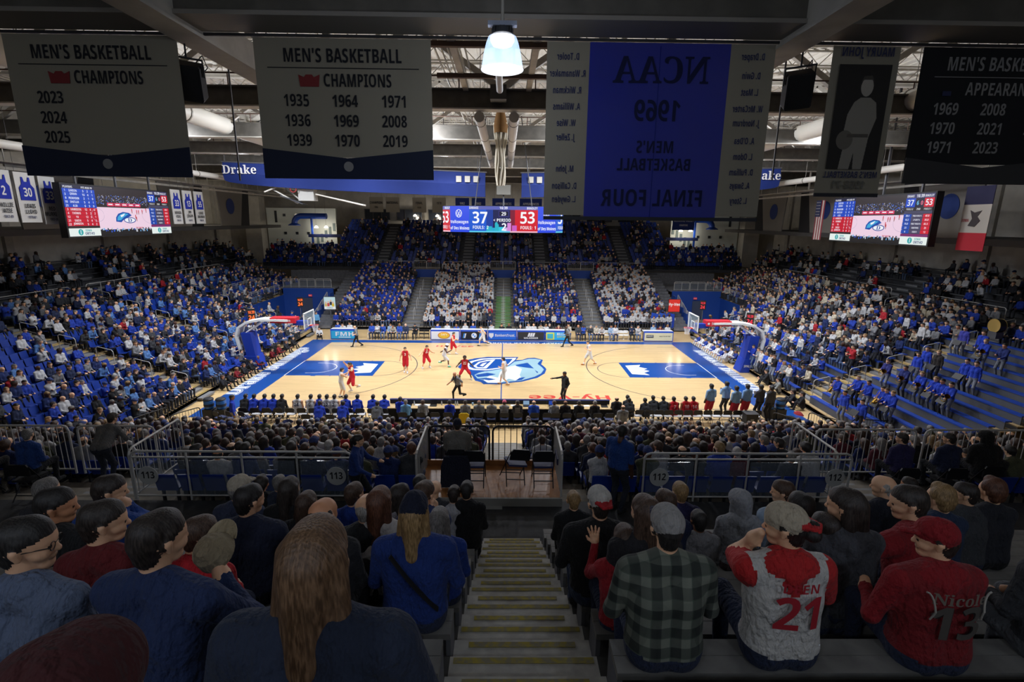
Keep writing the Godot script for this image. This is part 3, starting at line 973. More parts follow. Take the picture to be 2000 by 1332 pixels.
func say(t: Node, words: String, x: float, y: float, z: float, size: float, ink: Material, squeeze := 0.8, mirror := false, f: SystemFont = null) -> void:
	var ff := font(false, false, 700) if f == null else f
	var m := letters(words, Vector3(x, y, z), Vector3(-1, 0, 0) if mirror else Vector3(1, 0, 0), Vector3.UP, size, ff, squeeze)
	if m.v.size(): part(t, "lettering", m.mesh(), ink)

func build_hung_things() -> void:
	var cream := fabric("banner_cream", col("918b7b"), 0.3)
	var navy := fabric("banner_navy", col("1a2238"), 0.1)
	var royal := fabric("banner_royal", col("0b2298"), 0.5)
	var black := fabric("banner_black", col("17181c"), 0.05)
	var ink := mat("ink_dark", col("16181f"), 0.9)
	var inkb := mat("ink_blue", col("2b3157"), 0.9)
	var grey := mat("ink_grey", col("8d8c8a"), 0.9)
	var red := mat("ink_red", col("7d2a2c"), 0.9)
	var Z := 25.28
	# recent years banner
	var spec := [[-7.79, -5.05, 10.75, "cream championship banner with dark tail listing only three recent years", [["2023", "", ""], ["2024", "", ""], ["2025", "", ""]]], [-3.84, -1.01, 10.75, "cream championship banner with dark tail listing nine years from 1935", [["1935", "1964", "1971"], ["1936", "1969", "2008"], ["1939", "1970", "2019"]]]]
	for b in spec:
		var t := thing("banner", b[3], "banner")
		var x0: float = b[0]
		var x1: float = b[1]
		var w := x1 - x0
		var cx := (x0 + x1) * 0.5
		part(t, "cloth", cloth_mesh(x0, x1, 11.1, 12.9, Z, 0.008), cream)
		var tail := MB.new()
		tail.prism(PackedVector2Array([Vector2(x0, 10.75), Vector2(x1, 10.75), Vector2(x1, 11.23), Vector2(cx, 11.08), Vector2(x0, 11.23)]), Vector3(0, 0, Z + 0.022), Vector3(1, 0, 0), Vector3.UP, Vector3(0, 0, -0.02))
		part(t, "tail", tail.mesh(), navy)
		say(t, "MEN'S BASKETBALL", cx, 12.54, Z + 0.014, 0.2, ink, 0.74)
		part(t, "rule", bm(Vector3(cx, 12.46, Z + 0.012), Vector3(w * 0.86, 0.012, 0.008)), ink)
		say(t, "CHAMPIONS", cx + 0.22, 12.18, Z + 0.014, 0.19, ink, 0.7)
		var cr := MB.new()
		cr.prism(PackedVector2Array([Vector2(-0.15, 0), Vector2(0.15, 0), Vector2(0.17, 0.18), Vector2(0.08, 0.14), Vector2(0.05, 0.18), Vector2(-0.05, 0.18), Vector2(-0.08, 0.14), Vector2(-0.17, 0.18)]), Vector3(cx - 0.56, 12.18, Z + 0.008), Vector3(1, 0, 0), Vector3.UP, Vector3(0, 0, 0.01))
		part(t, "crown_mark", cr.mesh(), red)
		for r in 3:
			for c in 3:
				var yr: String = b[4][r][c]
				if yr: say(t, yr, cx - w * 0.28 + c * w * 0.28, 11.88 - r * 0.305, Z + 0.014, 0.18, ink, 0.76)
		var em := MB.new()
		em.lathe(Vector3(cx, 10.95, Z + 0.024), [Vector2(0, 0.01), Vector2(0.08, 0.01), Vector2(0.08, 0)], 18, Basis(Vector3(1, 0, 0), PI / 2))
		part(t, "emblem", em.mesh(), grey)
	# large national banner seen from behind, so that its print reads mirrored
	var n := thing("banner", "large royal blue banner with cream side strips, its lettering seen mirrored from behind", "banner")
	part(n, "side_strip", cloth_mesh(0.86, 1.55, 10.2, 12.9, Z, 0.008, 1.0, 8), cream)
	part(n, "centre_field", cloth_mesh(1.55, 3.83, 10.16, 12.9, Z + 0.004, 0.008, 2.0, 16), royal)
	part(n, "side_strip", cloth_mesh(3.83, 4.56, 10.2, 12.9, Z, 0.008, 0.3, 8), cream)
	part(n, "hem_bar", bm(Vector3(2.71, 10.15, Z), Vector3(3.7, 0.06, 0.03)), mat("hem_dark", col("2c2d33"), 0.8))
	part(n, "seam", bm(Vector3(2.69, 11.5, Z + 0.012), Vector3(0.01, 2.7, 0.006)), mat("seam_blue", col("0c2380"), 0.9))
	say(n, "NCAA", 2.72, 12.3, Z + 0.018, 0.4, mat("ink_navy", col("0a1240"), 0.9), 0.95, true, font(true, true, 700))
	for q in [["1969", 11.72, 0.32], ["MEN'S", 11.22, 0.19], ["BASKETBALL", 10.94, 0.19], ["FINAL FOUR", 10.36, 0.27]]:
		say(n, q[0], 2.7, q[1], Z + 0.018, q[2], mats["ink_navy"], 0.8, true)
	var lnames := ["D. Tooler", "R. Wanamaker", "R. Wickman", "A. Williams", "W. Wise", "J. Zeller", "", "M. John", "D. Callison", "L. Gwyden"]
	var rnames := ["D. Draper", "D. Gwin", "L. Mast", "W. McCarter", "J. Nordrum", "A. O'Dea", "L. Odom", "D. Pulliam", "A. Sways", "L. Story"]
	for i in 10:
		if lnames[i]: say(n, lnames[i], 1.2, 12.63 - i * 0.25, Z + 0.014, 0.1, inkb, 0.6, true)
		say(n, rnames[i], 4.2, 12.63 - i * 0.25, Z + 0.014, 0.1, inkb, 0.6, true)
	# portrait banner
	var p := thing("banner", "tall cream banner with a grey portrait print of a figure holding a ball", "banner")
	part(p, "cloth", cloth_mesh(5.5, 6.6, 10.6, 12.9, Z, 0.006, 0.5, 8), cream)
	var im := Image.create(160, 300, false, Image.FORMAT_RGB8)
	im.fill(col("2a2826"))
	var tone := col("8f8a80")
	fill_poly(im, PackedVector2Array([Vector2(60, 105), Vector2(78, 92), Vector2(108, 92), Vector2(128, 106), Vector2(136, 150), Vector2(120, 205), Vector2(112, 300), Vector2(84, 300), Vector2(80, 250), Vector2(72, 300), Vector2(38, 300), Vector2(48, 205), Vector2(40, 185), Vector2(44, 140)]), tone)
	fill_poly(im, ellipse_pts(Vector2(93, 62), Vector2(19, 27)), col("a8a297"))
	fill_poly(im, PackedVector2Array([Vector2(72, 50), Vector2(80, 32), Vector2(104, 30), Vector2(114, 50), Vector2(106, 42), Vector2(82, 42)]), col("4a4641"))
	fill_poly(im, ellipse_pts(Vector2(46, 214), Vector2(26, 28)), col("6d685f"))
	fill_poly(im, PackedVector2Array([Vector2(52, 196), Vector2(118, 196), Vector2(118, 206), Vector2(52, 206)]), col("5a554d"))
	var pm := MB.new()
	pm.sheet(Vector3(5.62, 12.62, Z + 0.035), Vector3(6.48, 12.62, Z + 0.035), Vector3(6.48, 11.0, Z + 0.035), Vector3(5.62, 11.0, Z + 0.035))
	part(p, "portrait_print", pm.mesh(), picture(im, "portrait_picture", 0.9))
	say(p, "MAURY JOHN", 6.05, 12.7, Z + 0.04, 0.13, inkb, 0.75, true)
	say(p, "MEN'S BASKETBALL", 6.05, 10.86, Z + 0.04, 0.1, inkb, 0.72, true)
	say(p, "1958-71", 6.05, 10.68, Z + 0.04, 0.13, mat("ink_soft", col("6b6860"), 0.9), 0.9, true)
	part(p, "hem_bar", bm(Vector3(6.05, 10.58, Z), Vector3(1.1, 0.06, 0.03)), mats["hem_dark"])
	# black appearances banner
	var a := thing("banner", "black appearances banner with grey lettering and a charcoal tail", "banner")
	part(a, "cloth", cloth_mesh(6.98, 9.6, 11.1, 12.9, Z, 0.008, 0.2), black)
	var at := MB.new()
	at.prism(PackedVector2Array([Vector2(6.98, 10.78), Vector2(9.6, 10.78), Vector2(9.6, 11.2), Vector2(8.3, 11.05), Vector2(6.98, 11.2)]), Vector3(0, 0, Z + 0.022), Vector3(1, 0, 0), Vector3.UP, Vector3(0, 0, -0.02))
	part(a, "tail", at.mesh(), mat("tail_charcoal", col("3a3a3b"), 0.9))
	say(a, "MEN'S BASKETBALL", 8.35, 12.55, Z + 0.014, 0.2, grey, 0.74)
	part(a, "rule", bm(Vector3(8.3, 12.45, Z + 0.035), Vector3(2.2, 0.012, 0.01)), grey)
	say(a, "APPEARANCES", 8.45, 12.18, Z + 0.014, 0.19, grey, 0.75, false, font(false, true, 700))
	part(a, "small_mark", bm(Vector3(7.45, 12.2, Z + 0.035), Vector3(0.14, 0.07, 0.01)), inkb)
	for r in 3:
		say(a, ["1969", "1970", "1971"][r], 7.5, 11.88 - r * 0.3, Z + 0.014, 0.18, grey, 0.78, false, font(false, true, 700))
		say(a, ["2008", "2021", "2023"][r], 8.3, 11.88 - r * 0.3, Z + 0.014, 0.18, grey, 0.78, false, font(false, true, 700))
		say(a, ["2024", "2025", ""][r], 9.1, 11.88 - r * 0.3, Z + 0.014, 0.18, grey, 0.78, false, font(false, true, 700))
	# loudspeakers on yokes
	for sx in [-1.0, 1.0]:
		var s := thing("loudspeaker", "black tilted loudspeaker hung beside the " + ("nine year banner" if sx < 0 else "portrait banner"), "loudspeaker", Vector3(sx * 5.02 - (0.05 if sx < 0 else -0.12), 12.3, 25.0))
		var b := Basis(Vector3.FORWARD, sx * -0.22) * Basis(Vector3.RIGHT, 0.45) * Basis(Vector3.UP, sx * -0.25)
		var m := MB.new()
		m.prism(PackedVector2Array([Vector2(-0.19, -0.28), Vector2(0.19, -0.28), Vector2(0.21, -0.25), Vector2(0.21, 0.25), Vector2(0.19, 0.28), Vector2(-0.19, 0.28), Vector2(-0.21, 0.25), Vector2(-0.21, -0.25)]), b * Vector3(0, 0, -0.13), b.x, b.y, b.z * 0.26)
		part(s, "cabinet", m.mesh(), mat("speaker_black", col("0d0d0e"), 0.7))
		var g := MB.new()
		g.box(b * Vector3(0, 0, 0.135), Vector3(0.36, 0.5, 0.012), b)
		part(s, "grille", g.mesh(), mat("grille_black", col("131314"), 0.9))
		var y := MB.new()
		y.bar(b * Vector3(-0.23, 0.1, 0), b * Vector3(-0.23, 0.36, 0), 0.02, 0.05)
		y.bar(b * Vector3(0.23, 0.1, 0), b * Vector3(0.23, 0.36, 0), 0.02, 0.05)
		y.bar(b * Vector3(-0.24, 0.36, 0), b * Vector3(0.24, 0.36, 0), 0.05, 0.02)
		y.tube(b * Vector3(0, 0.36, 0), b * Vector3(0, 0.36, 0) + Vector3(0, 0.25, 0), 0.015)
		part(s, "yoke", y.mesh(), mat("yoke_dark", col("232325"), 0.5, 0.5))
		var cb := MB.new()
		cb.path([b * Vector3(0.1, 0.28, -0.1), b * Vector3(0.2, 0.4, -0.15), b * Vector3(0.24, 0.2, -0.2), b * Vector3(0.15, 0.1, -0.14)], 0.008)
		part(s, "cable", cb.mesh(), mats["yoke_dark"])
		var pole := solo("drop_pole", bm(Vector3(0, 1.9, 0), Vector3(0.035, 8.2, 0.035)), mats["rod_grey"], "thin dark drop pole hanging beside the " + ("nine year banner" if sx < 0 else "national banner"), "pole")
		pole.position = on_z(452 if sx < 0 else 1527, 190, 19.0)
	build_screens()
	build_scoreboard()
	# retired jersey panels on the left side, portrait cards with a jersey shape
	var jw := fabric("panel_white", col("c9c8c4"), 0.2)
	var jb := mat("jersey_blue", col("1c2d9c"), 0.9)
	var js := [[8.95, 7.95, 12.23, "2", "WILLIE", "WISE", "1967-69"], [7.75, 6.6, 12.2, "30", "LEWIS", "LLOYD", "1979-81"], [6.42, 5.42, 12.1, "33", "RED", "MURRELL", "1955-58"], [-4.3, -5.4, 12.05, "33", "WANDA", "FORD", "1982-86"], [-5.7, -6.85, 12.05, "13", "JAN", "JENSEN", "1987-91"], [-7.15, -8.35, 12.05, "55", "LORRI", "BAUMAN", "1980-84"]]
	for q in js:
		var t := thing("jersey_panel", "white hanging panel with a blue jersey numbered %s and dates %s" % [q[3], q[6]], "banner")
		var zc: float = (q[0] + q[1]) * 0.5
		var wz: float = q[0] - q[1]
		part(t, "panel", bm(Vector3(-24.0, q[2] - 1.22, zc), Vector3(0.05, 2.44, wz)), jw)
		var cd := MB.new()
		for e in [-0.4, 0.4]: cd.tube(Vector3(-24.0, q[2], zc + e * wz), Vector3(-24.0, 17.76, zc + e * wz), 0.008, -1, 5)
		part(t, "cords", cd.mesh(), mats["rod_grey"])
		var jm := MB.new()
		var o := Vector3(-23.96, q[2] - 0.85, zc)
		jm.prism(PackedVector2Array([Vector2(-0.36, -0.5), Vector2(0.36, -0.5), Vector2(0.36, 0.1), Vector2(0.22, 0.28), Vector2(0.2, 0.62), Vector2(0.13, 0.62), Vector2(0.08, 0.4), Vector2(-0.08, 0.4), Vector2(-0.13, 0.62), Vector2(-0.2, 0.62), Vector2(-0.22, 0.28), Vector2(-0.36, 0.1)]), o, Vector3(0, 0, -wz), Vector3(0, 1, 0), Vector3(0.02, 0, 0))
		part(t, "jersey", jm.mesh(), jb)
		for e in [[q[3], -0.42, 0.42, mat("ink_white", col("d8d8d8"), 0.8)], [q[4], -0.98, 0.2, ink], [q[5], -1.26, 0.2, ink], [q[6], -1.5, 0.13, inkb]]:
			part(t, "lettering", letters(e[0], o + Vector3(0.03, e[1] + 0.1, 0), Vector3(0, 0, -1), Vector3.UP, e[2], font(false, false, 700), 0.75).mesh(), e[3])
	# dark acoustic panels with a blue disc along the side walls
	for sx in [-1.0, 1.0]:
		for k in 3:
			var t := thing("wall_panel", "pale slanted wall panel with a dark edge and blue disc, %s" % (["by the small jersey panels", "farther along the jersey wall", "hidden behind the screen on the jersey side"][k] if sx < 0 else ["by the striped flag", "farther along the flag wall", "behind the screen on the flag side"][k]), "wall panel")
			var z: float = [-10.5, -19.0, 2.0][k]
			var m := MB.new()
			m.prism(PackedVector2Array([Vector2(-2.2, 9.3), Vector2(1.4, 9.3), Vector2(2.4, 13.0), Vector2(-2.6, 13.0)]), Vector3(sx * 27.2, 0, z), Vector3(0, 0, -1), Vector3.UP, Vector3(sx * 0.1, 0, 0))
			part(t, "board", m.mesh(), mat("panel_pale", col("77746e"), 0.85))
			var e := MB.new()
			e.prism(PackedVector2Array([Vector2(1.4, 9.3), Vector2(3.2, 9.3), Vector2(3.6, 13.0), Vector2(2.4, 13.0)]), Vector3(sx * 27.2, 0, z), Vector3(0, 0, -1), Vector3.UP, Vector3(sx * 0.1, 0, 0))
			part(t, "dark_edge", e.mesh(), mat("panel_dark", col("17181c"), 0.85))
			var d := MB.new()
			d.lathe(Vector3(sx * 27.18, 11.2, z + 0.4), [Vector2(0, 0.02), Vector2(0.75, 0.02), Vector2(0.75, 0)], 24, Basis(Vector3(0, 0, 1), sx * PI / 2))
			part(t, "disc", d.mesh(), mat("disc_blue", col("16306e"), 0.8))
		var bulk := solo("side_bulkhead", bm(Vector3(sx * 31.2, 9.15, -6), Vector3(8.0, 0.35, 48)), mat("bulkhead_grey", col("4b4a49"), 0.9), "grey bulkhead ledge above the upper bleachers on the " + ("jersey" if sx < 0 else "flag") + " side", "ledge")
		bulk.set_meta("kind", "structure")
	# flags
	var us := thing("flag", "striped red and white flag with a starred canton hanging by the screen", "flag")
	var F0 := on_x(1597, 392, 24.0)
	for k in 7:
		part(us, "stripe", bm(F0 + Vector3(0, -1.45, 0.09 + 0.145 * k), Vector3(0.02 + 0.015 * (k % 2), 2.9, 0.15)), mat("flag_red", col("7c2f38"), 0.9) if k % 2 == 0 else mat("flag_white", col("b3aca4"), 0.9))
	var can := part(us, "canton", bm(F0 + Vector3(-0.02, -0.6, 0.3), Vector3(0.06, 1.2, 0.6)), mat("canton_navy", col("1d2342"), 0.9))
	for i in 5:
		for j in 4: part(can, "star", bm(F0 + Vector3(-0.055, -0.15 - i * 0.22, 0.1 + j * 0.13), Vector3(0.02, 0.05, 0.04)), mats["flag_white"])
	var io := thing("flag", "flag with dark blue top, white centre with an emblem and red lower band", "flag")
	var I0 := on_x(1890, 365, 24.0)
	for k in 3:
		part(io, "band", bm(I0 + Vector3(0, [-0.45, -1.6, -2.75][k], 0.82), Vector3(0.03, [0.9, 1.4, 0.9][k], 1.6)), [mat("band_navy", col("20203f"), 0.9), mat("band_white", col("a8a39b"), 0.9), mat("band_red", col("a3202e"), 0.9)][k])
	var eg := MB.new()
	eg.prism(PackedVector2Array([Vector2(-0.3, -0.35), Vector2(0.1, -0.4), Vector2(0.35, -0.1), Vector2(0.15, 0.1), Vector2(0.35, 0.4), Vector2(-0.05, 0.3), Vector2(-0.3, 0.42), Vector2(-0.12, 0.0)]), I0 + Vector3(-0.02, -1.6, 0.8), Vector3(0, 0, 1), Vector3.UP, Vector3(-0.02, 0, 0))
	part(io, "emblem", eg.mesh(), mat("emblem_dark", col("3a3436"), 0.9))
	part(io, "lettering", letters("IOWA", I0 + Vector3(-0.04, -1.75, 0.3), Vector3(0, 0, 1), Vector3.UP, 0.14, font(), 0.8).mesh(), mat("ink_flag_red", col("8c2a33"), 0.9))
	# rolled blue divider curtains across the hall
	for sx in [-1.0, 1.0]:
		var t := thing("divider_curtain", "gathered royal blue divider curtain lettered in white, " + ("jersey" if sx < 0 else "flag") + " side half", "curtain")
		var m := MB.new()
		var nn := 60
		for i in nn:
			var u0 := i / float(nn)
			var u1 := (i + 1) / float(nn)
			var q := []
			for u in [u0, u1]:
				var x: float = sx * lerpf(21.4, 1.4, u)
				var yt := lerpf(14.2, 13.64, u)
				var yb := lerpf(12.9, 11.85, pow(u, 0.5))
				q.append([Vector3(x, yt, -7.0), Vector3(x, (yt + yb) * 0.5, -6.75 + 0.1 * sin(u * 160.0)), Vector3(x, yb, -7.0 + 0.06 * sin(u * 90.0))])
			m.quad(q[0][0], q[1][0], q[1][1], q[0][1], Vector3(0, 0.3, 1).normalized())
			m.quad(q[0][1], q[1][1], q[1][2], q[0][2], Vector3(0, -0.3, 1).normalized())
			for k in [0, 1]:
				m.quad(q[0][k] + Vector3(0, 0, -0.3), q[1][k] + Vector3(0, 0, -0.3), q[1][k + 1] + Vector3(0, 0, -0.3), q[0][k + 1] + Vector3(0, 0, -0.3), Vector3(0, 0, -1))
		part(t, "cloth", m.mesh(), mat("curtain_blue", col("0e286e"), 0.8))
		say(t, "Drake", sx * 20.0, 13.35, -6.6, 0.6, mat("ink_white", col("d8d8d8"), 0.8), 1.0, false, font(true, true, 700))
		for k in 3: part(t, "vent_window", bm(Vector3(sx * (2.1 + k * 0.66), 13.15, -6.68), Vector3(0.4, 0.45, 0.05)), mat("vent_grey", col("b0aea6"), 0.7))
		var tb := MB.new()
		tb.tube(Vector3(sx * 21.5, 14.25, -7.0), Vector3(sx * 1.3, 13.68, -7.0), 0.05)
		for k in 5: tb.tube(Vector3(sx * (2.0 + k * 4.8), 13.7, -7.0), Vector3(sx * (2.0 + k * 4.8), 17.76, -7.0), 0.02, -1, 5)
		part(t, "batten", tb.mesh(), mats["rod_grey"])
	# retracted practice basket under the roof
	var rh := thing("retracted_basket", "folded up practice basket with white padded frame and red rim under the roof", "basketball hoop")
	var o := on_z(600, 385, -8.0)
	var m := MB.new()
	for e in [[Vector3(0.15, 1.2, 0.2), Vector3(0.15, 5.9, 0.2)], [Vector3(-1.9, 0.9, 0), Vector3(-0.6, -0.2, 0)], [Vector3(-1.9, 0.9, 0), Vector3(-2.8, 0.3, 1.2)], [Vector3(0.9, 0.2, 0), Vector3(4.6, -0.6, 0.0)], [Vector3(0.9, 0.2, 0.6), Vector3(4.6, -0.6, 0.6)], [Vector3(-2.6, 0.6, 0.4), Vector3(-0.6, -0.5, 0.4)]]: m.tube(o + e[0], o + e[1], 0.06)
	part(rh, "arms", m.mesh(), mats["duct_white"])
	part(rh, "padded_frame", bm(o + Vector3(0.15, 0.5, 0.2), Vector3(1.2, 1.6, 0.9)), mat("pad_white", col("a8a8a4"), 0.6))
	var bb := MB.new()
	bb.box(o + Vector3(-0.9, -0.25, 0.4), Vector3(1.8, 0.06, 1.1), Basis(Vector3(0, 0, 1), -0.35))
	part(rh, "backboard", bb.mesh(), mat("board_grey", col("3c3f45"), 0.3))
	var rr := MB.new()
	for i in 16: rr.tube(o + Vector3(-0.7 + cos(TAU * i / 16.0) * 0.23, 0.55 + sin(TAU * i / 16.0) * 0.23, 0.9), o + Vector3(-0.7 + cos(TAU * (i + 1) / 16.0) * 0.23, 0.55 + sin(TAU * (i + 1) / 16.0) * 0.23, 0.9), 0.03, -1, 6)
	part(rh, "rim", rr.mesh(), mat("rim_red", col("a01f2a"), 0.5))
	# rows of smaller banners over the far stand
	var fb := [[-13.9, "cream", "CHAMPION", "1994"], [-12.0, "cream", "NATIONAL", ""], [-8.9, "cream", "FINAL", "FOUR"], [-6.6, "cream", "1970", ""], [-3.9, "navy", "1982", "SWEET SIXTEEN"], [-2.0, "navy", "2002", "SWEET SIXTEEN"], [0.9, "navy", "APPEARANCES", "1982 1995 2000"], [4.1, "navy", "APPEARANCES", "1997 2010"], [7.2, "cream", "NIT CHAMPIONS", "1952 1981 2007"], [22.2, "blue", "MISSOURI VALLEY", "CHAMPIONS"]]
	for q in fb:
		var wd: float = 2.6 if (q[2] as String).length() > 10 else 1.6
		var t := thing("far_banner", "small %s banner over the far stand, %s along the row, reading %s" % [q[1], nth(fb.find(q)), q[2]], "banner")
		var zz := -27.6
		var top := 12.6 if q[0] < 20 else 10.9
		part(t, "cloth", cloth_mesh(q[0] - wd * 0.5 - 1.0, q[0] + wd * 0.5 - 1.0, top - 1.7, top, zz, 0.02, q[0]), cream if q[1] == "cream" else mat("far_navy", col("1a2f72"), 0.9))
		var cd := MB.new()
		for e in [-0.4, 0.4]: cd.tube(Vector3(q[0] - 1.0 + e * wd, top, zz), Vector3(q[0] - 1.0 + e * wd, 17.76, zz), 0.01, -1, 5)
		part(t, "cords", cd.mesh(), mats["rod_grey"])
		var k2: Material = ink if q[1] == "cream" else mats["ink_white"]
		say(t, q[2], q[0] - 1.0, top - 0.75, zz + 0.06, 0.26, k2, 0.75)
		if q[3]: say(t, q[3], q[0] - 1.0, top - 1.25, zz + 0.06, 0.2, k2, 0.6)

# ---------- the two side screens ----------
func build_screens() -> void:
	var W := 1024
	var H := 330
	var im := Image.create(W, H, false, Image.FORMAT_RGB8)
	im.fill(col("2a2426"))
	var f := font(false, false, 700)
	var white := col("f2f4fb")
	# statistics column
	im.fill_rect(Rect2i(0, 0, 262, 24), col("1b1b3a"))
	draw_text(im, "PLAYERS", Vector2(48, 20), 13, white, f)
	draw_text(im, "PTS REB PF", Vector2(200, 20), 13, white, f)
	var pl := [["1", "LARSON", "3", "2", "2"], ["3", "QUINN", "15", "4", "1"], ["9", "PEDERSEN", "2", "1", "0"], ["10", "SHETLAR", "5", "4", "1"], ["21", "ALIA", "6", "5", "0"], ["3", "HARRISON", "12", "4", "0"], ["4", "THOMAS", "5", "2", "2"], ["12", "YU", "12", "3", "1"], ["21", "SMITH", "5", "4", "2"], ["22", "JOHNSON", "5", "4", "2"]]
	for i in 10:
		var y := 24 + i * 24
		im.fill_rect(Rect2i(0, y, 262, 23), col("1848c4") if i < 5 else col("c8102c"))
		draw_text(im, pl[i][0], Vector2(20, y + 19), 14, white, f)
		draw_text(im, pl[i][1], Vector2(84, y + 19), 14, white, f, 0.85)
		for k in 3: draw_text(im, pl[i][2 + k], Vector2(165 + k * 36, y + 19), 14, white, f)
	# picture of the game: dark crowd, pink boards, court
	var r := RandomNumberGenerator.new()
	r.seed = 4
	im.fill_rect(Rect2i(262, 0, 524, 120), col("30282a"))
	for i in 420:
		var c: Color = [col("2e5bd0"), col("b9b9c6"), col("14161f"), col("7a6f73"), col("4d7fe0")][r.randi() % 5]
		im.fill_rect(Rect2i(264 + r.randi() % 515, 50 + r.randi() % 66, 3 + r.randi() % 6, 3 + r.randi() % 5), c)
	fill_poly(im, PackedVector2Array([Vector2(262, 136), Vector2(786, 136), Vector2(800, 290), Vector2(262, 290)]), col("f0d3e6"))
	for i in 5:
		im.fill_rect(Rect2i(360 + i * 68, 104, 62, 24), col("e0375f"))
		im.fill_rect(Rect2i(370 + i * 68, 111, 40, 8), white)
	stroke(im, ellipse_pts(Vector2(262, 190), Vector2(55, 44), 30), 2, col("b8a9c4"))
	stroke(im, ellipse_pts(Vector2(790, 190), Vector2(90, 60), 30), 2, col("b8a9c4"))
	# emblem
	fill_poly(im, PackedVector2Array([Vector2(420, 235), Vector2(425, 205), Vector2(450, 180), Vector2(500, 166), Vector2(560, 172), Vector2(585, 190), Vector2(545, 205), Vector2(500, 220), Vector2(470, 240)]), col("0f4aa8"))
	fill_poly(im, PackedVector2Array([Vector2(432, 228), Vector2(440, 204), Vector2(465, 186), Vector2(505, 174), Vector2(555, 180), Vector2(500, 205), Vector2(470, 225)]), col("3fa8dc"))
	fill_poly(im, PackedVector2Array([Vector2(470, 190), Vector2(520, 176), Vector2(500, 196), Vector2(475, 205)]), white)
	fill_poly(im, ellipse_pts(Vector2(560, 225), Vector2(62, 22)), col("0f3a94"))
	fill_poly(im, ellipse_pts(Vector2(560, 225), Vector2(54, 17)), white)
	draw_text(im, "D", Vector2(560, 238), 26, col("0f3a94"), font(true, true, 700), 1.6)
	for q in [[590, 142], [640, 150], [660, 150], [700, 146], [622, 185], [630, 200], [745, 136]]:
		im.fill_rect(Rect2i(q[0], q[1], 8, 20), col("cc2338"))
		im.fill_rect(Rect2i(q[0] + 1, q[1] + 18, 6, 14), col("8a5a48"))
	im.fill_rect(Rect2i(262, 290, 524, 40), col("1c191a"))
	for i in 60: im.fill_rect(Rect2i(270 + r.randi() % 500, 278 + r.randi() % 20, 10, 14), [col("2e5bd0"), col("c9ccd8"), col("22222a"), col("6fb4ee")][r.randi() % 4])
	draw_text(im, "THE KNAPP", Vector2(650, 286), 10, col("c4304a"), f)
	# score block
	im.fill_rect(Rect2i(786, 0, 238, 28), col("3c3c66"))
	draw_text(im, "DRAKE", Vector2(822, 21), 14, white, f)
	draw_text(im, "16:39", Vector2(905, 23), 19, white, f)
	draw_text(im, "BRADLEY", Vector2(980, 21), 14, white, f, 0.85)
	im.fill_rect(Rect2i(786, 28, 238, 58), col("181830"))
	im.fill_rect(Rect2i(786, 28, 84, 58), col("1848c4"))
	im.fill_rect(Rect2i(945, 28, 79, 58), col("d0122e"))
	draw_text(im, "37", Vector2(828, 76), 38, white, f)
	draw_text(im, "53", Vector2(984, 76), 38, white, f)
	draw_text(im, "6", Vector2(892, 72), 26, col("6fc4ee"), f)
	draw_text(im, "0", Vector2(926, 72), 26, col("f07a90"), f)
	draw_text(im, "FOULS 2", Vector2(830, 104), 11, white, f)
	draw_text(im, "2ND", Vector2(905, 104), 12, white, f)
	draw_text(im, "FOULS 1", Vector2(980, 104), 11, white, f)
	im.fill_rect(Rect2i(786, 110, 238, 18), col("44445e"))
	var st := [["39.1", "FIELD GOAL %", "48.0"], ["18.2", "3 POINT %", "50.0"], ["75.0", "FREE THROW %", "83.3"], ["23", "REBOUNDS", "25"], ["6", "ASSISTS", "13"]]
	for i in 5:
		var y := 130 + i * 26
		im.fill_rect(Rect2i(786, y, 70, 24), col("1848b0"))
		im.fill_rect(Rect2i(856, y, 98, 24), col("4a4664"))
		im.fill_rect(Rect2i(954, y, 70, 24), col("d0122e"))
		draw_text(im, st[i][0], Vector2(821, y + 18), 12, white, f)
		draw_text(im, st[i][1], Vector2(905, y + 17), 10, white, f, 0.8)
		draw_text(im, st[i][2], Vector2(989, y + 18), 12, white, f)
	im.fill_rect(Rect2i(786, 260, 238, 18), col("7a2a6a"))
	# sponsor boxes
	for x in [0, 786]:
		im.fill_rect(Rect2i(x, 278, 262 if x == 0 else 238, 52), col("e8f2ee"))
		fill_poly(im, ellipse_pts(Vector2(x + 92, 304), Vector2(20, 20)), col("17a2a4"))
		im.fill_rect(Rect2i(x + 88, 290, 3, 28), white)
		im.fill_rect(Rect2i(x + 94, 290, 3, 28), white)
		draw_text(im, "IOWA", Vector2(x + 158, 300), 14, col("2a9aa0"), f)
		draw_text(im, "ORTHO", Vector2(x + 166, 322), 17, col("27346e"), f)
	var sm := screen_mat(im, "side_screen_picture", 0.95)
	for sx in [-1.0, 1.0]:
		var X := -23.0 if sx < 0 else 22.5
		var t := thing("video_screen", "wide glowing video screen with player statistics hung over the " + ("jersey" if sx < 0 else "band") + " side bank", "screen")
		var za := 6.3 if sx < 0 else -1.3
		var zb := -2.2 if sx < 0 else 7.05
		var m := MB.new()
		m.sheet(Vector3(X - sx * 0.06, 11.72, za), Vector3(X - sx * 0.06, 11.72, zb), Vector3(X - sx * 0.06, 9.03, zb), Vector3(X - sx * 0.06, 9.03, za))
		part(t, "display", m.mesh(), sm)
		part(t, "cabinet", bm(Vector3(X + sx * 0.15, 10.38, (za + zb) * 0.5), Vector3(0.38, 2.84, absf(za - zb) + 0.14)), mat("screen_case", col("141416"), 0.5))
		var h := MB.new()
		for k in [0.15, 0.5, 0.85]: h.bar(Vector3(X + sx * 0.2, 11.7, lerpf(za, zb, k)), Vector3(X + sx * 0.2, 17.76, lerpf(za, zb, k)), 0.1, 0.1)
		part(t, "hangers", h.mesh(), mats["rod_grey"])
		var l := AreaLight3D.new()
		l.name = "screen_light"
		l.area_size = Vector2(8.2, 2.6)
		l.light_energy = 0.25
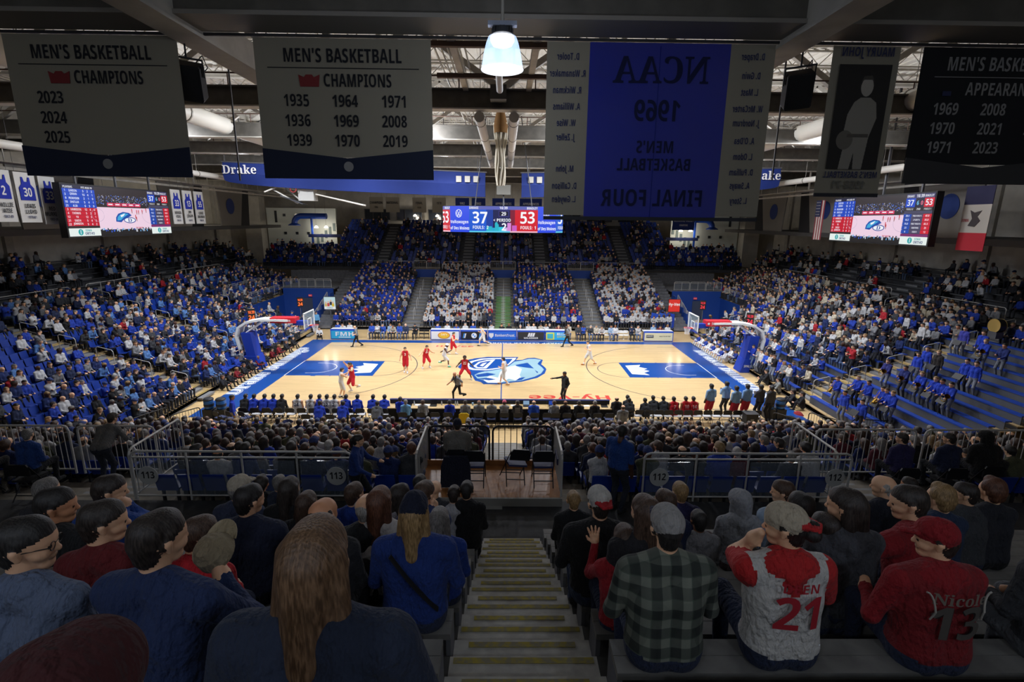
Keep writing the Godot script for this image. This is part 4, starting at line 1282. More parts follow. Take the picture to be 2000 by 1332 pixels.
		l.light_color = col("dcd8ff")
		l.area_range = 60.0
		l.shadow_enabled = true
		l.position = Vector3(X - sx * 0.14, 10.38, (za + zb) * 0.5)
		l.rotation.y = PI * 0.5 * sx
		t.add_child(l)

func build_scoreboard() -> void:
	var f := font(false, false, 700)
	var white := col("f6f7fd")
	var im := Image.create(720, 256, false, Image.FORMAT_RGB8)
	im.fill(col("141a4e"))
	im.fill_rect(Rect2i(0, 34, 250, 222), col("1257d0"))
	im.fill_rect(Rect2i(180, 34, 70, 222), col("123a9a"))
	im.fill_rect(Rect2i(430, 34, 290, 222), col("d01226"))
	im.fill_rect(Rect2i(430, 34, 50, 222), col("7c1230"))
	im.fill_rect(Rect2i(0, 0, 720, 34), col("5b62b4"))
	draw_text(im, "DRAKE", Vector2(50, 28), 22, white, f)
	draw_text(im, "16:39", Vector2(360, 29), 25, white, f)
	draw_text(im, "BRADLEY", Vector2(660, 28), 22, white, f, 0.85)
	draw_text(im, "37", Vector2(112, 168), 112, white, f, 0.95)
	draw_text(im, "53", Vector2(612, 168), 112, white, f, 0.95)
	im.fill_rect(Rect2i(310, 44, 104, 56), col("4a3f9c"))
	im.fill_rect(Rect2i(314, 48, 96, 48), col("0e0f2a"))
	draw_text(im, "29", Vector2(362, 90), 34, white, f)
	draw_text(im, "< PERIOD", Vector2(345, 150), 30, white, f)
	# skyline in flat colours
	for q in [[180, 40, 60, "1fb0c8"], [240, 26, 40, "22a8d0"], [270, 60, 40, "21b4c8"], [310, 34, 60, "2fc4dc"], [365, 30, 40, "c8a8e0"], [400, 74, 40, "d88ad8"], [450, 50, 50, "c95ac0"]]:
		im.fill_rect(Rect2i(q[0], 236 - q[1], q[2], q[1] + 20), col(q[3]))
	fill_poly(im, ellipse_pts(Vector2(285, 176), Vector2(16, 22)), col("21b4c8"))
	draw_text(im, "2", Vector2(365, 238), 72, white, f)
	draw_text(im, "FOULS:  2", Vector2(120, 224), 32, white, f, 0.85)
	draw_text(im, "FOULS:  1", Vector2(620, 224), 32, white, f, 0.85)
	im.fill_rect(Rect2i(0, 242, 720, 14), col("58c8e8"))
	im.fill_rect(Rect2i(430, 242, 290, 14), col("f0b8c8"))
	var ad := Image.create(240, 256, false, Image.FORMAT_RGB8)
	ad.fill(col("0f3fe0"))
	var c := Vector2(110, 72)
	fill_poly(ad, ellipse_pts(c, Vector2(40, 40)), white)
	fill_poly(ad, ellipse_pts(c, Vector2(34, 34)), col("0f3fe0"))
	stroke(ad, PackedVector2Array([c + Vector2(-18, -28), c + Vector2(0, 6), c + Vector2(18, -28)]), 6, white)
	stroke(ad, PackedVector2Array([c + Vector2(-30, -12), c + Vector2(-13, 28), c + Vector2(0, 2), c + Vector2(13, 28), c + Vector2(30, -12)]), 6, white)
	draw_text(ad, "Volkswagen", Vector2(116, 180), 30, white, f, 0.95)
	draw_text(ad, "of Des Moines", Vector2(122, 232), 30, white, f, 0.85)
	var t := thing("scoreboard", "faceted centre scoreboard glowing blue and red with the score 37 to 53", "scoreboard")
	var top := 10.95
	var bot := 9.36
	var z := 1.5
	# facets: front, two turned panels, and the ends of the next score faces
	var A := [Vector3(-3.85, 0, 0.3), Vector3(-3.33, 0, 0.85), Vector3(-2.08, 0, 1.5), Vector3(2.2, 0, 1.5), Vector3(3.4, 0, 0.85), Vector3(3.9, 0, 0.3)]
	var pics := [im, ad, im, ad, im]
	var nm := ["end_face", "advert_face", "score_face", "advert_face", "end_face"]
	for i in 5:
		var m := MB.new()
		var a: Vector3 = A[i]
		var b: Vector3 = A[i + 1]
		m.sheet(a + Vector3(0, top, 0), b + Vector3(0, top, 0), b + Vector3(0, bot, 0), a + Vector3(0, bot, 0))
		var mm: StandardMaterial3D
		if i == 0 or i == 4:
			var cut := im.get_region(Rect2i(560, 0, 160, 256)) if i == 0 else im.get_region(Rect2i(0, 0, 120, 256))
			mm = screen_mat(cut, "score_end%d" % i, 1.0)
		else:
			mm = screen_mat(pics[i], "score_pic%d" % (i % 2), 1.0)
		part(t, nm[i], m.mesh(), mm)
	var body := MB.new()
	body.prism(PackedVector2Array([Vector2(-3.8, 0.25), Vector2(-3.3, 0.8), Vector2(-2.05, 1.45), Vector2(2.17, 1.45), Vector2(3.37, 0.8), Vector2(3.85, 0.25), Vector2(3.85, -0.6), Vector2(2.2, -1.8), Vector2(-2.1, -1.8), Vector2(-3.8, -0.6)]), Vector3(0, bot - 0.03, 0), Vector3(1, 0, 0), Vector3(0, 0, 1), Vector3(0, top - bot + 0.06, 0))
	part(t, "cabinet", body.mesh(), mat("score_case", col("191a20"), 0.5))
	var h := MB.new()
	for x in [-1.8, 1.9]: h.tube(Vector3(x, top, 0), Vector3(x * 0.5, 17.74, 0), 0.03)
	h.tube(Vector3(0.05, top, 0), Vector3(0.05, 17.74, 0), 0.05)
	part(t, "cables", h.mesh(), mats["rod_grey"])
	part(t, "hoist_box", bm(Vector3(0.05, 12.0, 0), Vector3(0.9, 0.6, 0.6)), mat("hoist_pale", col("8a8880"), 0.6))
	var l := AreaLight3D.new()
	l.name = "scoreboard_light"
	l.area_size = Vector2(4.2, 1.5)
	l.light_energy = 0.2
	l.light_color = col("c8c8ff")
	l.area_range = 60.0
	l.shadow_enabled = true
	l.position = Vector3(0.06, 10.15, 1.6)
	l.rotation.y = PI
	t.add_child(l)

# ---------- things on and around the court ----------
func build_court_things() -> void:
	for s in [-1.0, 1.0]: hoop(s)
	far_tables()
	scorer_table()
	benches()
	# tunnel screens, exit signs, shot clocks beside the baskets
	var im := Image.create(128, 128, false, Image.FORMAT_RGB8)
	im.fill(col("c9e4ea"))
	for q in [[20, 60, "d9b46a"], [48, 54, "c8504e"], [76, 40, "3a3a48"], [100, 58, "e0c040"]]:
		fill_poly(im, ellipse_pts(Vector2(q[0], q[1]), Vector2(9, 11)), col("e2b79a"))
		im.fill_rect(Rect2i(q[0] - 13, q[1] + 10, 26, 34), col(q[2]))
	im.fill_rect(Rect2i(0, 100, 128, 28), col("f2f6f8"))
	draw_text(im, "FAMILY", Vector2(64, 120), 14, col("3f8fa0"), font())
	var im2 := Image.create(128, 128, false, Image.FORMAT_RGB8)
	im2.fill(col("e5382f"))
	draw_text(im2, "Hy-Vee", Vector2(64, 76), 30, col("ffffff"), font(false, true, 700))
	for sx in [-1.0, 1.0]:
		var c := on_z(644 if sx < 0 else 1317, 592 if sx < 0 else 597, -14.4)
		var t := thing("tunnel_screen", "square lit screen " + ("with a pale family advert" if sx < 0 else "in plain red with a white word") + " in the corner tunnel", "screen", c)
		part(t, "case", bm(Vector3(0, 0, -0.05), Vector3(1.16, 1.26, 0.08)), mat("screen_case", col("141416"), 0.5))
		var m := MB.new()
		m.sheet(Vector3(-0.54, 0.59, 0), Vector3(0.54, 0.59, 0), Vector3(0.54, -0.59, 0), Vector3(-0.54, -0.59, 0))
		part(t, "display", m.mesh(), screen_mat(im if sx < 0 else im2, "tunnel_pic%d" % int(sx), 0.8))
		part(t, "stand", bm(Vector3(0, -0.6 - (c.y - 0.6) * 0.5, -0.1), Vector3(0.1, c.y - 0.6, 0.08)), mats["rod_grey"])
		var ex := on_z(606 if sx < 0 else 1358, 577 if sx < 0 else 583, -18.9)
		var e := thing("exit_sign", "small red lit exit sign in the " + ("family advert" if sx < 0 else "red screen") + " tunnel", "sign", ex)
		part(e, "box", bm(Vector3.ZERO, Vector3(0.34, 0.2, 0.06)), glow("exit_red", col("e03038"), 0.6))
		part(e, "lettering", letters("EXIT", Vector3(0, -0.05, 0.035), Vector3.RIGHT, Vector3.UP, 0.1, font()).mesh(), mat("ink_white", col("d8d8d8"), 0.8))
	for q in [[491, 615, -1.0, "amber shot clock beyond the basket on the jersey side, lower one", "ff6a2a"], [586, 590, -1.0, "amber shot clock high on the jersey side tunnel rail", "ff6a2a"], [1373, 596, 1.0, "dark shot clock with red digits by the band side tunnel", "d02a3a"], [1465, 623, 1.0, "dark shot clock with red digits above the band side basket arm", "d02a3a"]]:
		var c := on_x(q[0], q[1], q[2] * (17.6 if q[0] in [491, 1465] else 18.6))
		var t := thing("shot_clock", q[3], "clock", c, -q[2] * 0.5)
		part(t, "case", bm(Vector3.ZERO, Vector3(0.5, 0.85, 0.2)), mat("clock_case", col("17120f"), 0.5))
		part(t, "digits", letters("16:39", Vector3(0, 0.1, 0.11), Vector3.RIGHT, Vector3.UP, 0.2, font(), 0.6).mesh(), glow("clock_" + q[4], col(q[4]), 1.6))
		part(t, "digits", letters("24", Vector3(0, -0.32, 0.11), Vector3.RIGHT, Vector3.UP, 0.3, font(), 0.9).mesh(), mats["clock_" + q[4]])
		part(t, "post", bm(Vector3(0, -0.42 - c.y * 0.5 + 0.2, -0.1), Vector3(0.06, c.y - 0.4, 0.06)), mats["rod_grey"])

func hoop(s: float) -> void:
	var who := "on the jersey side" if s < 0 else "on the band side"
	var t := thing("basketball_hoop", "portable basketball hoop with blue padded base and white arched arm " + who, "basketball hoop")
	var blue := mat("pad_blue", col("15379e"), 0.5)
	var white := mat("arm_white", col("dfe3e2"), 0.45)
	var X := func(x: float) -> float: return s * x
	# padded upright: leaning trunk on a wider foot
	var m := MB.new()
	m.prism(PackedVector2Array([Vector2(16.75, 0.95), Vector2(17.35, 0.95), Vector2(17.6, 2.55), Vector2(16.95, 2.55)]), Vector3(0, 0, -0.45), Vector3(s, 0, 0), Vector3.UP, Vector3(0, 0, 0.9))
	part(t, "trunk_pad", m.mesh(), blue)
	var m2 := MB.new()
	m2.prism(PackedVector2Array([Vector2(16.45, 0.02), Vector2(17.7, 0.02), Vector2(17.55, 0.95), Vector2(16.7, 0.95)]), Vector3(0, 0, -0.55), Vector3(s, 0, 0), Vector3.UP, Vector3(0, 0, 1.1))
	var fp := part(t, "foot_pad", m2.mesh(), blue)
	part(fp, "lettering", letters("SPALDING", Vector3(s * 17.1, 0.4, 0.56), Vector3.RIGHT, Vector3.UP, 0.16, font(), 0.8).mesh(), mat("ink_white", col("d8d8d8"), 0.8))
	part(t, "base", bm(Vector3(s * 18.7, 0.3, 0), Vector3(2.4, 0.55, 1.5)), mat("base_navy", col("1a2c5c"), 0.6))
	# white arched arm: two rails joined by a curved skin
	var a := MB.new()
	var pts := [Vector2(17.7, 1.0), Vector2(17.95, 2.3), Vector2(17.75, 2.9), Vector2(17.2, 3.25), Vector2(16.3, 3.42), Vector2(15.0, 3.42), Vector2(14.4, 3.4)]
	for i in pts.size() - 1:
		for z in [-0.32, 0.32]:
			a.bar(Vector3(s * pts[i].x, pts[i].y, z), Vector3(s * pts[i + 1].x, pts[i + 1].y, z), 0.14, 0.3, Vector3(0, 0, 1))
		if i > 0: a.bar(Vector3(s * pts[i].x, pts[i].y, 0), Vector3(s * pts[i + 1].x, pts[i + 1].y, 0), 0.12, 0.6, Vector3(0, 0, 1))
	part(t, "arm", a.mesh(), white)
	var sp := part(t, "sponsor_sleeve", bm(Vector3(s * 14.75, 3.4, 0), Vector3(1.7, 0.36, 0.72)), mat("sleeve_red", col("c8232f"), 0.5))
	part(sp, "lettering", letters("State Farm", Vector3(s * 14.75, 3.32, 0.37), Vector3.RIGHT, Vector3.UP, 0.17, font(), 0.85).mesh(), mats["ink_white"])
	part(sp, "mark", bm(Vector3(s * 14.75 - 0.72, 3.4, 0.365), Vector3(0.14, 0.14, 0.01)), mats["ink_white"])
	var st := MB.new()
	for z in [-0.25, 0.25]: st.tube(Vector3(s * 17.5, 2.4, z), Vector3(s * 16.2, 3.3, z), 0.05)
	part(t, "struts", st.mesh(), white)
	# glass backboard in a frame
	var g := mat("board_glass", Color(0.8, 0.9, 0.95, 0.14), 0.05)
	g.transparency = BaseMaterial3D.TRANSPARENCY_ALPHA
	var bx := 13.1
	var bp := part(t, "backboard", bm(Vector3(s * bx, 3.43, 0), Vector3(0.03, 1.05, 1.8)), g)
	var fr := MB.new()
	for z in [-0.9, 0.9]: fr.box(Vector3(s * bx, 3.43, z), Vector3(0.06, 1.1, 0.06))
	for y in [2.9, 3.96]: fr.box(Vector3(s * bx, y, 0), Vector3(0.06, 0.06, 1.86))
	part(bp, "frame", fr.mesh(), white)
	var sq := MB.new()
	for z in [-0.3, 0.3]: sq.box(Vector3(s * (bx - 0.02), 3.28, z), Vector3(0.02, 0.46, 0.05))
	for y in [3.05, 3.5]: sq.box(Vector3(s * (bx - 0.02), y, 0), Vector3(0.02, 0.05, 0.65))
	part(bp, "target_square", sq.mesh(), white)
	part(bp, "bottom_pad", bm(Vector3(s * bx, 2.88, 0), Vector3(0.1, 0.1, 1.84)), blue)
	part(t, "neck", bm(Vector3(s * 13.65, 3.2, 0), Vector3(1.0, 0.3, 0.4)), blue)
	var r := MB.new()
	for i in 20: r.tube(Vector3(s * 12.725 + cos(TAU * i / 20.0) * 0.23, 3.05, sin(TAU * i / 20.0) * 0.23), Vector3(s * 12.725 + cos(TAU * (i + 1) / 20.0) * 0.23, 3.05, sin(TAU * (i + 1) / 20.0) * 0.23), 0.014, -1, 6)
	r.box(Vector3(s * 13.0, 3.02, 0), Vector3(0.14, 0.06, 0.2))
	part(t, "rim", r.mesh(), mat("rim_orange", col("d8422a"), 0.5))
	var n := MB.new()
	for i in 12:
		for j in 4:
			var r0: float = [0.23, 0.19, 0.16, 0.14, 0.15][j]
			var r1: float = [0.23, 0.19, 0.16, 0.14, 0.15][j + 1]
			for d in [-0.5, 0.5]:
				var a0 := TAU * (i + (0.5 if j % 2 else 0.0)) / 12.0
				var a1: float = a0 + TAU * d / 12.0
				n.tube(Vector3(s * 12.725 + cos(a0) * r0, 3.04 - j * 0.11, sin(a0) * r0), Vector3(s * 12.725 + cos(a1) * r1, 3.04 - (j + 1) * 0.11, sin(a1) * r1), 0.007, -1, 4, false)
	part(t, "net", n.mesh(), mat("net_white", col("e8e8e8"), 0.9))

func far_tables() -> void:
	# courtside tables across the court with sponsor boards; spans in photo pixels along the far line
	var blue := mat("table_blue", col("1246b4"), 0.5)
	var wht := mat("ink_white", col("d8d8d8"), 0.8)
	var F := font(false, false, 700)
	var Z := -8.75
	var q := [
		[646.0, 694.0, "teal", "FMH", "advert board with large white letters on teal at the end of the far courtside tables"],
		[841.0, 898.0, "pale", "", "white advert board with a yellow and red oval on the far courtside table"],
		[899.0, 952.0, "black", "", "black advert board with coloured stripes and a round emblem"],
		[953.0, 1009.0, "royal", "BankersTrust.", "royal blue advert board with a shield and white word"],
		[1010.0, 1064.0, "charcoal", "WALDINGER", "charcoal advert board with a white block mark"],
		[1065.0, 1112.0, "cyan", "BILLION", "cyan advert board with a yellow framed square"],
		[1257.0, 1315.0, "cream", "KREUTZ", "cream advert board in a blue frame at the other end"],
	]
	for b in q:
		var x0: float = on_z(b[0], 655, Z).x
		var x1: float = on_z(b[1], 655, Z).x
		var w := x1 - x0
		var cx := (x0 + x1) * 0.5
		var t := thing("courtside_table", b[4], "table", Vector3(cx, 0.02, Z))
		part(t, "top", bm(Vector3(0, 0.86, -0.35), Vector3(w, 0.05, 0.75)), mat("table_white", col("d9dbdc"), 0.5))
		part(t, "front", bm(Vector3(0, 0.45, 0.0), Vector3(w - 0.01, 0.88, 0.08)), blue)
		for e in [-1.0, 1.0]: part(t, "leg", bm(Vector3(e * (w * 0.5 - 0.1), 0.42, -0.6), Vector3(0.05, 0.84, 0.05)), mats["rod_grey"])
		var fm: StandardMaterial3D = mat("advert_" + b[2], {"teal": col("2f9fc4"), "pale": col("d8d8d4"), "black": col("15161a"), "royal": col("1d62c8"), "charcoal": col("2a2a2c"), "cyan": col("2a9fd0"), "cream": col("d8d2ac")}[b[2]], 0.45)
		var f := part(t, "advert", bm(Vector3(0, 0.42, 0.05), Vector3(w - 0.14, 0.68, 0.03)), fm)
		match b[2]:
			"teal":
				part(f, "lettering", letters("FMH", Vector3(0.15, 0.3, 0.07), Vector3.RIGHT, Vector3.UP, 0.36, F, 1.5).mesh(), wht)
				part(f, "rule", bm(Vector3(0.15, 0.2, 0.07), Vector3(1.0, 0.06, 0.01)), wht)
			"pale":
				var e := MB.new()
				e.prism(ellipse_pts(Vector2(-0.1, 0.42), Vector2(0.52, 0.3), 26), Vector3(0, 0, 0.065), Vector3.RIGHT, Vector3.UP, Vector3(0, 0, 0.01))
				part(f, "oval_edge", e.mesh(), mat("oval_red", col("b3402c"), 0.6))
				var e2 := MB.new()
				e2.prism(ellipse_pts(Vector2(-0.1, 0.42), Vector2(0.47, 0.26), 26), Vector3(0, 0, 0.076), Vector3.RIGHT, Vector3.UP, Vector3(0, 0, 0.008))
				part(f, "oval", e2.mesh(), mat("oval_yellow", col("e3b32c"), 0.6))
				part(f, "lettering", letters("Lay's", Vector3(-0.1, 0.36, 0.09), Vector3.RIGHT, Vector3.UP, 0.18, font(true, true, 700), 0.8).mesh(), mat("oval_ink", col("f3ead0"), 0.6))
			"black":
				for k in 3:
					var st := MB.new()
					st.prism(PackedVector2Array([Vector2(0.42 + k * 0.12, 0.2), Vector2(0.52 + k * 0.12, 0.2), Vector2(0.62 + k * 0.12, 0.64), Vector2(0.52 + k * 0.12, 0.64)]), Vector3(0, 0, 0.065), Vector3.RIGHT, Vector3.UP, Vector3(0, 0, 0.01))
					part(f, "stripe", st.mesh(), [mat("stripe_blue", col("3f8fd8"), 0.5), mat("stripe_violet", col("4a3fae"), 0.5), mat("stripe_red", col("d0344c"), 0.5)][k])
				for k in 2:
					var st := MB.new()
					st.prism(PackedVector2Array([Vector2(-0.95 + k * 0.12, 0.2), Vector2(-0.86 + k * 0.12, 0.2), Vector2(-0.76 + k * 0.12, 0.6), Vector2(-0.85 + k * 0.12, 0.6)]), Vector3(0, 0, 0.065), Vector3.RIGHT, Vector3.UP, Vector3(0, 0, 0.01))
					part(f, "stripe", st.mesh(), [mats["stripe_blue"], wht][k])
				var c := MB.new()
				c.prism(ellipse_pts(Vector2(0.02, 0.42), Vector2(0.24, 0.24), 26), Vector3(0, 0, 0.065), Vector3.RIGHT, Vector3.UP, Vector3(0, 0, 0.01))
				part(f, "emblem_ring", c.mesh(), wht)
				for k in 4:
					var d := MB.new()
					var pp := PackedVector2Array([Vector2(0.02, 0.42)])
					pp.append_array(ellipse_pts(Vector2(0.02, 0.42), Vector2(0.15, 0.15), 9, PI * 0.5 * k, PI * 0.5 * (k + 1)))
					d.prism(pp, Vector3(0, 0, 0.077), Vector3.RIGHT, Vector3.UP, Vector3(0, 0, 0.006))
					part(f, "emblem_quarter", d.mesh(), mats["stripe_blue"] if k % 2 else mat("quarter_white", col("e6e6e6"), 0.5))
			"royal":
				part(f, "lettering", letters("BankersTrust.", Vector3(0.25, 0.34, 0.07), Vector3.RIGHT, Vector3.UP, 0.22, F, 0.85).mesh(), wht)
				var sh := MB.new()
				sh.prism(PackedVector2Array([Vector2(-0.2, 0.2), Vector2(0.2, 0.2), Vector2(0.2, -0.05), Vector2(0, -0.26), Vector2(-0.2, -0.05)]), Vector3(-0.95, 0.44, 0.065), Vector3.RIGHT, Vector3.UP, Vector3(0, 0, 0.01))
				part(f, "shield", sh.mesh(), wht)
			"charcoal":
				part(f, "lettering", letters("WALDINGER", Vector3(0, 0.16, 0.07), Vector3.RIGHT, Vector3.UP, 0.15, F, 1.0).mesh(), wht)
				for k in 3:
					var st := MB.new()
					st.prism(PackedVector2Array([Vector2(-0.3 + k * 0.2, 0.36), Vector2(-0.14 + k * 0.2, 0.36), Vector2(-0.04 + k * 0.2, 0.68), Vector2(-0.2 + k * 0.2, 0.68)]), Vector3(0, 0, 0.065), Vector3.RIGHT, Vector3.UP, Vector3(0, 0, 0.01))
					part(f, "block", st.mesh(), wht)
			"cyan":
				part(f, "square_edge", bm(Vector3(-0.62, 0.42, 0.07), Vector3(0.7, 0.62, 0.012)), mats["advert_yellow"] if mats.has("advert_yellow") else mat("advert_yellow", col("d8d23a"), 0.5))
				part(f, "square", bm(Vector3(-0.62, 0.42, 0.078), Vector3(0.5, 0.44, 0.012)), mat("advert_aqua", col("3aa8b8"), 0.5))
				part(f, "lettering", letters("BILLION", Vector3(0.45, 0.5, 0.07), Vector3.RIGHT, Vector3.UP, 0.2, F, 0.9).mesh(), wht)
				part(f, "lettering", letters("HENRY ADAMS", Vector3(0.45, 0.3, 0.07), Vector3.RIGHT, Vector3.UP, 0.11, F, 0.9).mesh(), mats["advert_yellow"])
			"cream":
				part(f, "plate", bm(Vector3(-0.75, 0.46, 0.07), Vector3(0.62, 0.24, 0.012)), mat("plate_black", col("1b1b1c"), 0.5))
				part(f, "lettering", letters("KREUTZ", Vector3(-0.75, 0.41, 0.08), Vector3.RIGHT, Vector3.UP, 0.12, F, 0.9).mesh(), wht)
				part(f, "lettering", letters("BUILT TO FIT YOU", Vector3(0.55, 0.42, 0.07), Vector3.RIGHT, Vector3.UP, 0.09, F, 0.9).mesh(), mat("ink_dark", col("16181f"), 0.9))
	# far side chairs, empty and used: px of each
	for x in [724.0, 738.0, 749.0, 765.0, 781.0, 793.0, 811.0, 824.0, 833.0, 1129.0, 1139.0, 1153.0, 1164.0, 1174.0, 1184.0, 1193.0, 1202.0, 1212.0, 1222.0, 1234.0, 1245.0]:
		var p := on_z(x, 663, -9.3)
		folding_chair(Vector3(p.x, 0.0, -9.35), 0.0, "white" if x < 730 or (x > 1180 and x < 1230) else "black", "far side of the court beside the advert tables")

var chair_proto := {}
func folding_chair(at: Vector3, turn: float, kind: String, where: String, lean := 0.0) -> Node3D:
	var label := ("%s folding chair on the %s" % [{"white": "white", "black": "black", "navy": "navy padded", "pale": "pale seated black"}[kind], where])
	if not chair_proto.has(kind):
		var cs := {"white": ["e4e4e2", "e4e4e2"], "black": ["1c1d20", "1c1d20"], "navy": ["15181f", "1c2a56"], "pale": ["1c1d22", "c8c9cc"]}
		var fr := mat("chair_frame_" + kind, col(cs[kind][0]), 0.45, 0.3)
		var pad := mat("chair_pad_" + kind, col(cs[kind][1]), 0.6)
		var o := Node3D.new()
		var b := MB.new()
		b.prism(PackedVector2Array([Vector2(-0.22, 0.58), Vector2(0.22, 0.58), Vector2(0.22, 0.74), Vector2(0.17, 0.82), Vector2(-0.17, 0.82), Vector2(-0.22, 0.74)]), Vector3(0, 0, -0.21), Vector3.RIGHT, Vector3.UP, Vector3(0, 0, 0.03))
		part(o, "backrest", b.mesh(), fr if kind != "white" else pad)
		var s := MB.new()
		s.prism(PackedVector2Array([Vector2(-0.2, -0.18), Vector2(0.2, -0.18), Vector2(0.22, 0.2), Vector2(0.18, 0.23), Vector2(-0.18, 0.23), Vector2(-0.22, 0.2)]), Vector3(0, 0.42, 0), Vector3.RIGHT, Vector3(0, 0, 1), Vector3(0, 0.045, 0))
		part(o, "seat", s.mesh(), pad)
		for x in [-0.225, 0.225]:
			var l := MB.new()
			l.tube(Vector3(x, 0.0, 0.26), Vector3(x, 0.78, -0.21), 0.012, -1, 6)
			part(o, "leg", l.mesh(), fr)
			var l2 := MB.new()
			l2.tube(Vector3(x * 0.9, 0.0, -0.26), Vector3(x * 0.9, 0.44, 0.12), 0.012, -1, 6)
			part(o, "leg", l2.mesh(), fr)
		var c := MB.new()
		c.tube(Vector3(-0.2, 0.12, -0.16), Vector3(0.2, 0.12, -0.16), 0.01, -1, 6)
		c.tube(Vector3(-0.2, 0.28, -0.03), Vector3(0.2, 0.28, -0.03), 0.01, -1, 6)
		c.tube(Vector3(-0.22, 0.1, 0.2), Vector3(0.22, 0.1, 0.2), 0.01, -1, 6)
		part(o, "crossbars", c.mesh(), fr)
		chair_proto[kind] = o
	var d: Node3D = chair_proto[kind].duplicate()
	d.name = numbered("folding_chair")
	add_child(d, true)
	d.position = at
	d.rotation = Vector3(0, turn, lean)
	tag(d, label, "chair", "folding chairs on the " + where + " " + kind)
	return d

func scorer_table() -> void:
	# near scorer's table, 9 units between px 760 and 1195; we see its back
	var dark := mat("table_dark", col("1d2533"), 0.6)
	var topm := mottled("table_maple", col("b59a6a"), col("c4a978"), 0.45, 0.8)
	var x0 := on_y(758, 786, 0.95).x
	var x1 := on_y(1196, 792, 0.95).x
	var n := 7
	var w := (x1 - x0) / n
	for i in n:
		var cx := x0 + w * (i + 0.5)
		var t := thing("scorer_table", "wood topped scorer's table with dark blue front, %s from the home bench" % ["first", "second", "third", "fourth", "fifth", "sixth", "seventh"][i], "table", Vector3(cx, 0, 9.3))
		part(t, "top", bm(Vector3(0, 0.74, 0.05), Vector3(w - 0.01, 0.04, 0.72)), topm)
		part(t, "front_board", bm(Vector3(0, 0.48, -0.36), Vector3(w - 0.01, 0.94, 0.1)), dark)
		part(t, "front_cap", bm(Vector3(0, 0.965, -0.36), Vector3(w, 0.04, 0.16)), mat("cap_navy", col("1c2a66"), 0.4))
		part(t, "display_panel", bm(Vector3(0, 0.5, -0.42), Vector3(w - 0.05, 0.8, 0.02)), mat("panel_off", col("10131a"), 0.3))
		part(t, "modesty_skirt", bm(Vector3(0, 0.36, 0.38), Vector3(w - 0.01, 0.7, 0.02)), mat("skirt_black", col("101114"), 0.9))
		for e in [-1.0, 1.0]: part(t, "leg", bm(Vector3(e * (w * 0.5 - 0.08), 0.36, 0.3), Vector3(0.05, 0.72, 0.05)), mats["rod_grey"])
	# things on the table: px, kind
	for q in [[797, "monitor"], [808, "bottle"], [815, "paper"], [833, "paper"], [846, "laptop"], [862, "bottle"], [889, "bottle"], [893, "bottle"], [923, "cup"], [1003, "paper"], [1028, "laptop_lit"], [1078, "monitor_blue"], [1126, "paper"], [1146, "paper"], [1180, "console"]]:
		var p := on_y(q[0], 793, 0.77)
		var at := Vector3(p.x, 0.76, 9.25)
		match q[1]:
			"bottle":
				var m := MB.new()
				m.lathe(Vector3.ZERO, [Vector2(0.0, 0), Vector2(0.033, 0.0), Vector2(0.033, 0.15), Vector2(0.014, 0.2), Vector2(0.014, 0.23), Vector2(0, 0.23)], 10)
				var o := solo("water_bottle", m.mesh(), mat("bottle_clear", col("b8c2c8"), 0.2), "clear water bottle standing on the scorer's table", "bottle", "bottles on the scorer's table")
				o.position = at
			"cup":
				var m := MB.new()
				m.lathe(Vector3.ZERO, [Vector2(0.0, 0), Vector2(0.04, 0.0), Vector2(0.05, 0.14), Vector2(0, 0.14)], 12)
				var o := solo("paper_cup", m.mesh(), mat("cup_blue", col("8fb4d8"), 0.5), "pale blue paper cup on the scorer's table", "cup")
				o.position = at
			"paper":
				var o := solo("paper_sheet", bm(Vector3(0, 0.006, 0), Vector3(0.3, 0.012, 0.22)), mat("paper", col("d5d6d4"), 0.9), "loose white stat sheets lying on the scorer's table", "paper", "papers on the scorer's table")
				o.position = at
				o.rotation.y = 0.2 * sin(q[0])
			_:
				var t := thing("laptop" if q[1].begins_with("laptop") else "desk_monitor" if q[1].begins_with("monitor") else "game_console_box", {"laptop": "dark open laptop on the scorer's table", "laptop_lit": "laptop with a bright picture on the scorer's table", "monitor": "small dark monitor at the home bench end of the scorer's table", "monitor_blue": "monitor with blue rows standing at the middle of the scorer's table", "console": "black timing console at the visitor end of the scorer's table"}[q[1]], "laptop" if q[1].begins_with("laptop") else "monitor" if q[1].begins_with("monitor") else "console", at)
				part(t, "base", bm(Vector3(0, 0.012, 0.1), Vector3(0.34, 0.024, 0.24)), mat("laptop_black", col("16171a"), 0.4))
				var s := MB.new()
				s.box(Vector3(0, 0.14, -0.06), Vector3(0.34, 0.24, 0.015), Basis(Vector3.RIGHT, -0.25))
				part(t, "screen", s.mesh(), mats["laptop_black"])
				if q[1] in ["laptop_lit", "monitor_blue"]:
					var d := MB.new()
					d.box(Vector3(0, 0.142, -0.048), Vector3(0.31, 0.2, 0.006), Basis(Vector3.RIGHT, -0.25))
					part(t, "display", d.mesh(), glow("laptop_" + q[1], col("9fc4e8") if q[1] == "laptop_lit" else col("2a55c8"), 0.6))

